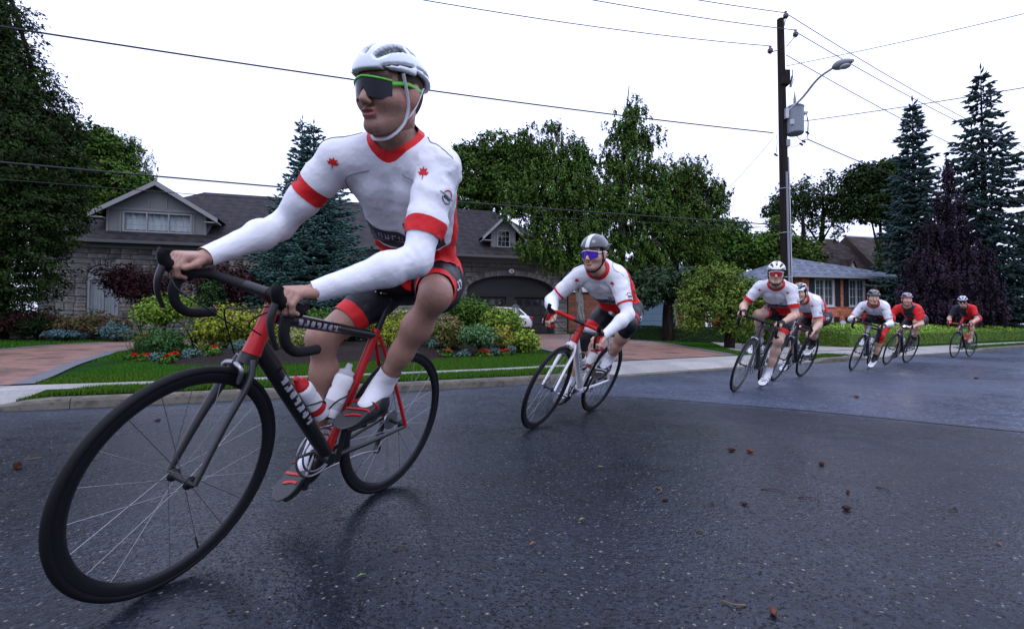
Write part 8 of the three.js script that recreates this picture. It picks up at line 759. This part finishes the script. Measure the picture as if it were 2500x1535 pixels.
  const hm = netMesh(hSh, [-0.18, -0.06, -0.13], [0.15, 0.17, 0.13], big ? 0.0042 : r.far ? 0.007 : 0.005); part('shell', meshGeo(hm, (x, y, z) => { const c = carve(x, y, z), inner = ell(x, y, z, -0.012, 0.03, 0, 0.118, 0.101, 0.091) < 0.002; let k = H.shell; if (H.stripe && Math.abs(z) < H.stripe[0]) k = H.stripe[1]; if (H.stripes) k = Math.cos(z * H.stripes[0]) > 0 ? H.stripes[1] : H.shell; if (H.base && y < 0.055 + 0.3 * x * 0.2) k = H.base; return c > 0.4 || inner ? H.foam : k; }), phys([1, 1, 1], 0.3, { vertexColors: true, clearcoat: 0.5 }), hg);
  const stp = new MB(); for (const k of [-1, 1]) { stp.tube(curvePts([V(0.045, 0.04, k * 0.084), V(0.018, -0.04, k * 0.08), V(0.022, -0.09, k * 0.066), V(0.045, -0.13, k * 0.03), V(0.05, -0.135, 0)], 14), () => [0.0016, 0.0065], 5).tube(curvePts([V(-0.05, 0.02, k * 0.086), V(-0.01, -0.045, k * 0.082), V(0.02, -0.085, k * 0.069)], 8), () => [0.0016, 0.0055], 5); } stp.build('chin_strap', r.strapMat || M.rubber, hg);
  if (H.peak) { const b = new MB(true); for (let i = 0; i < 14; i++) { const a = -1 + 2 * i / 14, a2 = -1 + 2 * (i + 1) / 14, q = (t2, e) => V(0.1 * Math.cos(t2) * (1 + e * 0.45) + 0.008, 0.058 - e * 0.022, 0.09 * Math.sin(t2)); b.quad(q(a, 0), q(a, 1), q(a2, 1), q(a2, 0), H.peak); } part('cap_peak', b.geo(), mat([1, 1, 1], 0.7, { vertexColors: true, side: THREE.DoubleSide }), hg); }
  if (H.band) { const b = new MB(true); for (let i = 0; i < 20; i++) { const a = -1.2 + 2.4 * i / 20, a2 = a + 0.12, q = (t2, y) => V(0.1035 * Math.cos(t2) - 0.006, y, 0.084 * Math.sin(t2)); b.quad(q(a, 0.035), q(a2, 0.035), q(a2, 0.062), q(a, 0.062), H.band[i % H.band.length === i % H.band.length ? Math.floor(i * H.band.length / 20) : 0]); } part('cap_band', b.geo(), mat([1, 1, 1], 0.7, { vertexColors: true, side: THREE.DoubleSide }), hg); }
  // glasses
  if (r.glasses) { const gg = group('sunglasses', t); gg.applyMatrix4(HM); const b = new MB(), fr = new MB(), N = 22, q = (t2, y, o = 0) => V((0.098 + o) * Math.cos(t2) * (1 - 0.06 * Math.abs(t2)) + 0.022, y - 0.01 * Math.abs(t2), (0.083 + o) * Math.sin(t2) * 0.94); const lowY = t2 => -0.028 + 0.026 * Math.exp(-((t2 / 0.13) ** 2)) + 0.012 * sstep(0.6, 1.0, Math.abs(t2)); for (let i = 0; i < N; i++) { const a = -1 + 2 * i / N, c = -1 + 2 * (i + 1) / N; b.quad(q(a, lowY(a)), q(c, lowY(c)), q(c, 0.024), q(a, 0.024)); } b.build('lens', r.glasses[0], gg); fr.tube(Array.from({ length: N + 1 }, (_, i) => q(-1 + 2 * i / N, 0.025, 0.001)), 0.0034, 6); for (const k of [-1, 1]) { const e = q(k, 0.018, 0.001); fr.tube(curvePts([e, V(0.02, 0.016, k * 0.084), V(-0.04, 0.008, k * 0.086)], 8), () => [0.006, 0.0022], 6); } fr.build('frame', r.glasses[1], gg); }
  return t;
}
const lensMat = c => phys(c, 0.08, { specularIntensity: 0.5, side: THREE.DoubleSide }), KW = { panel: 'white', cuff: KIT.cuff, collar: KIT.cuff };
const shoeW = phys([0.66, 0.67, 0.7], 0.35), shoeK = phys([0.02, 0.02, 0.022], 0.4);
makeRider(BIKES[0], { hip: [0.065, 1.02, 0.03], neck: [0.545, 1.43, 0.15], shL: [0.525, 1.395, 0.335], shR: [0.585, 1.37, -0.045], head: [0.612, 1.592, 0.15], ua: 0.325, fa: 0.31, poleEL: [-0.5, -0.35, 0.8], poleER: [-0.2, -0.7, -0.6], kneeL: [0.385, 0.985, 0.328], kneeR: [0.42, 0.71, -0.12], toeL: 0.12, toeR: 0.5, pitch: 0.18, upright: 0.6, sleeve: 0.52, sleeveL: 0.76, cuff: 0.05, cell: 0.0085, warm: true, kit: KW, skin: [0.31, 0.17, 0.125], hs: 1.07, helmet: { shell: [0.6, 0.64, 0.67], foam: [0.13, 0.15, 0.16], rows: 9.5, off: 0.0 }, strapMat: mat([0.6, 0.6, 0.62], 0.6), glasses: [lensMat([0.006, 0.006, 0.014]), phys([0.08, 0.45, 0.03], 0.3)], shoe: shoeK, strap: paint(RED), sock: KIT.white, seed: 2, beard: 0.35, bulk: 0.99 }, 'largest rider in white and red jersey with white helmet, green glasses');
makeRider(BIKES[1], { hip: [0.14, 1.0, 0.0], neck: [0.66, 1.25, -0.085], shL: [0.62, 1.25, 0.075], shR: [0.63, 1.165, -0.24], head: [0.8, 1.375, -0.095], drops: true, poleEL: [-0.2, -0.4, 0.8], poleER: [-0.2, -0.6, -0.7], poleKL: [1, 0.35, 0.5], pitch: 0.12, sleeve: 0.72, cuff: 0.016, cell: 0.0095, warm: true, kneeWarm: true, kit: KW, skin: [0.5, 0.29, 0.21], helmet: { shell: [0.03, 0.035, 0.045], foam: [0.02, 0.02, 0.02], vents: 0, stripe: [0.017, [0.55, 0.58, 0.6]] }, glasses: [lensMat([0.06, 0.02, 0.3]), phys([0.6, 0.62, 0.66], 0.3)], shoe: shoeK, strap: phys([0.5, 0.5, 0.52], 0.4), sock: KIT.white, seed: 4, beard: 0.3 }, 'rider on the white bicycle with smooth black helmet and purple glasses');
makeRider(BIKES[2], { hip: [0.15, 1.015, 0.0], neck: [0.63, 1.31, -0.035], shL: [0.61, 1.31, 0.14], shR: [0.64, 1.255, -0.2], head: [0.765, 1.455, -0.03], yaw: 0.3, poleKL: [1, 0.2, 0.15], toeL: 0.15, pitch: 0.05, sleeve: 0.72, cuff: 0.045, kit: KW, skin: [0.5, 0.31, 0.23], helmet: { shell: [0.7, 0.71, 0.72], foam: [0.015, 0.015, 0.018], rows: 9.5, band: [[0.02, 0.02, 0.03], [0.5, 0.04, 0.02], [0.05, 0.08, 0.5], [0.02, 0.02, 0.03]] }, glasses: [lensMat([0.25, 0.012, 0.02]), phys([0.66, 0.67, 0.68], 0.3)], shoe: shoeW, strap: shoeK, glove: mat([0.02, 0.02, 0.022], 0.7), seed: 6 }, 'third rider, bare arms, white helmet with black vents and red glasses');
makeRider(BIKES[3], { hip: [0.15, 1.0, -0.01], neck: [0.66, 1.2, -0.1], shL: [0.63, 1.19, 0.05], shR: [0.65, 1.12, -0.25], head: [0.81, 1.285, -0.12], drops: true, poleEL: [-0.2, -0.7, 0.4], pitch: 0.05, sleeve: 0.72, cuff: 0.016, kit: KW, skin: [0.5, 0.31, 0.23], helmet: { shell: [0.02, 0.028, 0.05], foam: [0.01, 0.01, 0.014], stripes: [95, [0.66, 0.67, 0.7]], rows: 8, peak: [0.68, 0.7, 0.74] }, shoe: shoeW, strap: shoeK, sock: KIT.black, seed: 8, sockAt: 0.72 }, 'rider half hidden behind the third, striped navy helmet and white peak');
makeRider(BIKES[4], { hip: [0.15, 0.99, -0.02], neck: [0.63, 1.2, -0.09], shL: [0.61, 1.19, 0.08], shR: [0.64, 1.13, -0.25], head: [0.775, 1.325, -0.09], yaw: 0.5, pitch: 0.1, sleeve: 0.72, cuff: 0.014, warm: true, tights: true, sideRed: true, kit: KW, thighPrint: false, skin: [0.48, 0.3, 0.2], helmet: { shell: [0.05, 0.055, 0.065], foam: [0.01, 0.01, 0.012], rows: 7.2 }, shoe: shoeW, strap: phys([0.5, 0.5, 0.52], 0.4), sock: KIT.black, glove: mat([0.02, 0.02, 0.022], 0.7), seed: 10, far: true, hair: [0.02, 0.017, 0.015] }, 'rider with white sleeves and red and black tights, dark helmet');
makeRider(BIKES[5], { hip: [0.15, 0.99, -0.02], neck: [0.62, 1.215, -0.09], shL: [0.61, 1.205, 0.075], shR: [0.64, 1.14, -0.25], head: [0.765, 1.37, -0.095], yaw: 0.65, pitch: 0.0, sleeve: 0.75, cuff: 0.014, kit: { chest: (v, f, a, s) => a ? 1 : Math.max(0.48 - v, -f - 0.03, Math.abs(s) - 0.13), text: true, cuff: KIT.red, collar: KIT.navy }, thighPrint: false, hemMat: KIT.navy, shortMat: KIT.navy, skin: [0.52, 0.3, 0.22], helmet: { shell: [0.16, 0.16, 0.26], foam: [0.03, 0.03, 0.05], rows: 6.4, base: [0.3, 0.03, 0.05], band: [[0.4, 0.05, 0.07]] }, shoe: shoeK, sock: KIT.black, beard: 0.6, hair: [0.08, 0.06, 0.05], seed: 12, far: true }, 'bearded rider in red sleeves and black chest panel');
makeRider(BIKES[6], { hip: [0.15, 1.02, -0.02], neck: [0.62, 1.29, -0.06], shL: [0.605, 1.29, 0.11], shR: [0.63, 1.255, -0.225], head: [0.775, 1.44, -0.065], yaw: 0.35, pitch: 0.2, sleeve: 0.72, cuff: 0.03, kit: { chest: (v, f, a, s) => a > 0 ? -1 : a < 0 ? 1 : Math.max(s < 0.02 ? 0.02 - s : -0.05, 0.45 - v), cuff: KIT.navy, collar: KIT.navy }, thighPrint: false, sideRed: true, shortMat: KIT.black, skin: [0.52, 0.32, 0.25], helmet: { shell: [0.4, 0.46, 0.52], foam: [0.03, 0.04, 0.05], rows: 7.6 }, glasses: [lensMat([0.01, 0.01, 0.012]), M.rubber], shoe: shoeK, sock: lycra([0.45, 0.3, 0.26]), glove: mat([0.4, 0.02, 0.03], 0.7), seed: 14, far: true }, 'last and smallest rider with one black and one red sleeve');
// ---------- car, lantern post, small things ----------
function loft(secs, N, m, name, parent, capEnds = true) { // secs: [x, y0, y1, halfWidth, exponent, topInset]
  const mb = new MB(), ring = s => Array.from({ length: N }, (_, i) => { const a = i / N * 2 * Math.PI, e = 2 / s[4], c = Math.cos(a), sn = Math.sin(a), yy = Math.sign(sn) * Math.abs(sn) ** e, zz = Math.sign(c) * Math.abs(c) ** e, w = s[3] * (1 - (s[5] || 0) * clamp((yy + 1) / 2, 0, 1)); return V(s[0], (s[1] + s[2]) / 2 + (s[2] - s[1]) / 2 * yy, zz * w); }), P = [], I = []; secs.forEach(s => ring(s).forEach(p => P.push(p.x, p.y, p.z))); for (let j = 0; j < secs.length - 1; j++) for (let i = 0; i < N; i++) { const a = j * N + i, b = j * N + (i + 1) % N; I.push(a, a + N, b, b, a + N, b + N); } if (capEnds) for (const e of [0, secs.length - 1]) for (let i = 1; i < N - 1; i++) e ? I.push(e * N, e * N + i + 1, e * N + i) : I.push(0, i, i + 1); const g = new THREE.BufferGeometry(); g.setAttribute('position', new THREE.Float32BufferAttribute(P, 3)); g.setIndex(I); g.computeVertexNormals(); return part(name, g, m, parent);
}
{
  const psi = 0.62, rear = W(0.42, 25.9, gh(0.42, 25.9) + 0.012), t = thing('parked_car', 'white saloon car parked in front of the dark garage doors', 'car', rear, 0); t.rotation.y = Math.PI / 2 + psi; // local +x is the car's forward
  const white = phys([0.72, 0.73, 0.74], 0.3, { clearcoat: 1, clearcoatRoughness: 0.05 }), gl = phys([0.02, 0.025, 0.03], 0.04, { clearcoat: 1 });
  loft([[0, 0.42, 0.78, 0.7, 4], [0.06, 0.3, 0.98, 0.82, 4], [0.3, 0.24, 1.03, 0.88, 4.5], [0.8, 0.22, 1.03, 0.9, 5], [1.8, 0.2, 0.98, 0.91, 5], [3.0, 0.2, 0.95, 0.9, 5], [3.9, 0.22, 0.86, 0.87, 4.5], [4.4, 0.26, 0.72, 0.78, 4], [4.55, 0.34, 0.6, 0.62, 4]], 36, white, 'body', t);
  loft([[0.42, 0.96, 1.02, 0.66, 3], [0.95, 0.95, 1.38, 0.72, 3.4, 0.2], [1.4, 0.95, 1.45, 0.75, 3.6, 0.22], [2.2, 0.93, 1.44, 0.75, 3.6, 0.22], [2.7, 0.92, 1.28, 0.74, 3.4, 0.18], [3.25, 0.9, 0.96, 0.68, 3]], 30, gl, 'glasshouse', t); loft([[0.85, 1.34, 1.385, 0.55, 3], [1.0, 1.38, 1.435, 0.6, 3.4], [1.4, 1.4, 1.475, 0.62, 3.6], [2.1, 1.4, 1.468, 0.62, 3.6], [2.45, 1.34, 1.4, 0.58, 3]], 24, white, 'roof_panel', t);
  for (const k of [-1, 1]) { new MB().tube([V(0.36, 1.0, k * 0.66), V(0.9, 1.36, k * 0.58), V(1.4, 1.43, k * 0.585)], [0.05, 0.045, 0.04], 8).build('pillar', white, t); part('tail_light', rbox(0.14, 0.2, 0.3, 0.04, 2).rotateY(k * -0.35).translate(0.09, 0.84, k * 0.68), phys([0.35, 0.01, 0.012], 0.15, { clearcoat: 1 }), t); part('door_handle', rbox(0.14, 0.025, 0.03, 0.01).translate(1.75, 0.82, k * 0.91), white, t); for (const x of [0.95, 3.6]) { const w = group('wheel', t); w.position.set(x, 0.31, k * 0.8); part('tyre', new THREE.TorusGeometry(0.25, 0.075, 12, 32), M.rubber, w); part('rim', new THREE.CylinderGeometry(0.19, 0.19, 0.1, 24).rotateX(Math.PI / 2), M.alloy, w); const sp = new MB(); for (let i = 0; i < 5; i++) sp.add(rbox(0.17, 0.045, 0.02, 0.008), T4(Math.cos(i * 1.257) * 0.1, Math.sin(i * 1.257) * 0.1, k * 0.055, 0, 0, i * 1.257)); sp.build('spokes', M.steel, w); } part('wheel_arch', new THREE.TorusGeometry(0.36, 0.03, 8, 24, Math.PI).translate(0.95, 0.31, k * 0.885), M.rubber, t); }
  box(t, 'licence_plate', -0.012, 0.0, 0.66, 0.77, -0.16, 0.16, mat([0.5, 0.56, 0.55], 0.5)); box(t, 'plate_trim', -0.02, 0.01, 0.83, 0.86, -0.36, 0.36, M.alloy); box(t, 'bumper_insert', 0.0, 0.12, 0.3, 0.42, -0.62, 0.62, M.rubber); box(t, 'exhaust_trim', 0.02, 0.14, 0.24, 0.3, -0.4, 0.4, M.blackAlloy);
}
{ // garden lantern
  const c = at(1259, 790, 12.6), b = W(c.x, 12.6, bedH(c.x, 12.6)), t = thing('garden_lantern', 'black lantern on a white post in the flower bed', 'lantern', b), y = at(1259, 772, 12.6).y - b.y; part('post', rbox(0.13, y, 0.13, 0.012).translate(0, y / 2, 0), mat([0.4, 0.41, 0.42], 0.6), t); part('base_plate', new THREE.CylinderGeometry(0.09, 0.1, 0.03, 12).translate(0, y + 0.015, 0), M.black, t); part('lantern_glass', new THREE.CylinderGeometry(0.085, 0.055, 0.2, 6).translate(0, y + 0.13, 0), phys([0.62, 0.64, 0.64], 0.35), t); const br = new MB(); for (let i = 0; i < 6; i++) { const a = (i + 0.5) / 6 * 6.283; br.tube([V(Math.sin(a) * 0.058, y + 0.03, Math.cos(a) * 0.058), V(Math.sin(a) * 0.09, y + 0.23, Math.cos(a) * 0.09)], 0.008, 5); } br.build('lantern_bars', M.black, t); part('lantern_roof', new THREE.ConeGeometry(0.13, 0.09, 6).translate(0, y + 0.275, 0), M.black, t); part('finial', new THREE.SphereGeometry(0.018, 8, 6).scale(1, 1.8, 1).translate(0, y + 0.34, 0), M.black, t);
}
{ const c = at(1241, 830, 11.2), b = W(c.x, 11.2, bedH(c.x, 11.2)), t = thing('marker_stake', 'thin white stake beside the golden shrub', 'stake', b); part('stake', rbox(0.018, 0.3, 0.012, 0.004).translate(0, 0.14, 0), M.white, t); part('stake_tip', new THREE.ConeGeometry(0.012, 0.03, 4).translate(0, 0.305, 0), M.white, t); }
{ const c = at(893, 877, 9.5), b = W(c.x, 9.5, bedH(c.x, 9.5)), t = thing('plant_tag', 'small white and blue plant tag stuck in the soil', 'tag', b, 0.3); part('tag_stem', rbox(0.012, 0.1, 0.003, 0.001).translate(0, 0.04, 0), M.white, t); part('tag_card', rbox(0.05, 0.08, 0.004, 0.0015).translate(0, 0.12, 0), M.white, t); box(t, 'tag_stripe', -0.024, 0.024, 0.085, 0.11, 0.0021, 0.004, mat([0.08, 0.2, 0.35], 0.5)); }
{ const c = at(2059, 789, 20.5), b = G(c.x, 20.5), t = thing('lawn_sign', 'round white sign on a thin stem by the brick house', 'sign', b), y = c.y - b.y; part('stem', tubeGeo([V(0, -0.05, 0), V(0, y, 0)], 0.012, 6), M.black, t); part('disc', new THREE.CylinderGeometry(0.11, 0.11, 0.02, 24).rotateX(Math.PI / 2).translate(0, y, 0.015), mat([0.4, 0.42, 0.45], 0.5), t); }
// pine cones on the road
const coneMat = [mat([0.09, 0.04, 0.025], 0.8), mat([0.06, 0.03, 0.022], 0.85), mat([0.13, 0.05, 0.03], 0.8)];
function coneGeo(seed) { const r = RNG(seed), mb = new MB(), body = new THREE.SphereGeometry(1, 10, 8).scale(0.026, 0.013, 0.013); mb.add(body); for (let i = 0; i < 70; i++) { const f = (i + 0.5) / 70, x = -0.027 + 0.054 * f, rr = 0.0165 * Math.sin(Math.PI * (0.1 + 0.82 * f)) ** 0.7, a = i * 2.4, o = V(x, Math.sin(a) * rr * 0.6, Math.cos(a) * rr * 0.6), tip = V(x + 0.007, Math.sin(a) * rr * 1.12, Math.cos(a) * rr * 1.12), s = V(0, Math.cos(a), -Math.sin(a)).multiplyScalar(0.0045); mb.tri(o.clone().add(s), o.clone().sub(s), tip); mb.tri(o.clone().sub(s).add(V(0.004, 0, 0)), o.clone().add(s).add(V(0.004, 0, 0)), tip); } return mb.geo(); }
const CG = [coneGeo(1), coneGeo(2)];
[[41, 1143, 1.5, 'largest pine cone, at the left edge of the road'], [383, 1029, 1, 'reddish pine cone on the road seen through the first front wheel'], [2091, 971, 1.1, 'dark pine cone on the road below the fifth rider'], [2385, 925, 1.2, 'dark pine cone on the road below the last rider'], [1786, 1102, 1, 'left one of two pine cones lying side by side on the road'], [1833, 1105, 0.95, 'right one of two pine cones lying side by side on the road'], [2008, 1136, 0.8, 'rusty pine cone on the open road right of the paired cones'], [2069, 1245, 0.8, 'dark pine cone on the open road, lowest at right'], [2071, 1204, 0.6, 'small cone scrap just above the lowest pine cone'], [1817, 1232, 0.6, 'small cone scrap among the twigs in mid road'], [1623, 1223, 0.6, 'flattened brown cone scrap left of the twigs'], [1889, 1500, 0.7, 'brown cone scrap at the bottom edge of the road']].forEach(([px, py, s, l], i) => { const p = at(px, py, 0), D = EYE * FOCAL / (py - 800) * 1.0, q = onGround(px, py), r = RNG(900 + i), t = thing('pine_cone', l, 'pine cone', V(q.x, 0.012 * s, q.z), r() * 6.28, 'pine cones on the road'); part('cone', CG[i % 2], coneMat[i % 3], t).scale.setScalar(s * 0.78); part('stalk', tubeGeo([V(-0.024 * s, 0, 0), V(-0.034 * s, 0.002, 0.003)], 0.002, 5), coneMat[1], t); });
// twigs and fallen leaf scraps
{ const r = RNG(950), tm = mat([0.05, 0.035, 0.025], 0.85), tm2 = mat([0.16, 0.1, 0.055], 0.8); [[1600, 1190, 'thin twig on the road left of the twig cluster'], [1740, 1225, 'curved thin twig just below the twig cluster in mid road'], [1860, 1195, 'longest twig among the cones in mid road'], [1950, 1215, 'bent twig between the longest twig and the lowest cone'], [1820, 1480, 'pale curved twig near the bottom edge of the road'], [2140, 1190, 'thin twig on the open road right of the cones'], [2330, 1240, 'twig nearest the right edge of the road'], [420, 990, 'twig by the kerb seen through the first front wheel'], [100, 1118, 'brown twig beside the largest pine cone'], [820, 1270, 'thin twig below the first rider\'s rear wheel'], [1700, 1300, 'small twig on bare asphalt below the cone cluster'], [960, 1345, 'twig on the road below the first bicycle\'s pedals']].forEach(([px, py, lab], i) => { const q = onGround(px, py), L = r.r(0.04, 0.09) * (py > 1250 ? 0.7 : 1.3), a = r() * 6.28, pts = [V(0, 0, 0), V(Math.cos(a) * L * 0.5, 0.004, Math.sin(a) * L * 0.5), V(Math.cos(a + 0.5) * L, 0.001, Math.sin(a + 0.5) * L)], b = V(q.x, 0.003, q.z), o = new MB().tube(curvePts(pts, 6), f => lerp(0.0028, 0.0012, f), 5).build('twig', i % 4 ? tm : tm2); o.position.copy(b); tag(o, lab, 'twig', 'twigs on the road'); });
  const lm = mat([0.16, 0.22, 0.05], 0.6, { side: THREE.DoubleSide }), lb = mat([0.2, 0.09, 0.03], 0.7, { side: THREE.DoubleSide }); [[1466, 1142, 0, 'green leaf scrap nearest the second bicycle'], [1421, 1270, 0, 'small green leaf scrap alone in the middle of the road'], [882, 1408, 0, 'green leaf scrap below the first bicycle on the road'], [75, 1096, 1, 'brown leaf scrap above the largest pine cone'], [345, 1035, 1, 'brown leaf scrap beside the reddish cone near the kerb'], [2440, 1330, 1, 'brown leaf scrap at the right edge of the road'], [1300, 1330, 1, 'brown leaf scrap low in the middle of the road']].forEach(([px, py, k, lab], i) => { const q = onGround(px, py), s = 0.009, a = r() * 6.28, mb = new MB(), P = (f, w, y) => V(Math.cos(a) * f * s * 2 - Math.sin(a) * w * s, y, Math.sin(a) * f * s * 2 + Math.cos(a) * w * s); mb.tri(P(-1, 0, 0.001), P(0, 0.6, 0.006), P(0, 0, 0.002)).tri(P(0, 0, 0.002), P(0, 0.6, 0.006), P(1, 0, 0.003)).tri(P(-1, 0, 0.001), P(0, 0, 0.002), P(0, -0.6, 0.007)).tri(P(0, 0, 0.002), P(1, 0, 0.003), P(0, -0.6, 0.007)); const o = mb.build('fallen_leaf', k ? lb : lm); o.position.set(q.x, 0.003, q.z); tag(o, lab, 'leaf', 'leaf scraps on the road'); }); }
renderer.render(scene, camera);
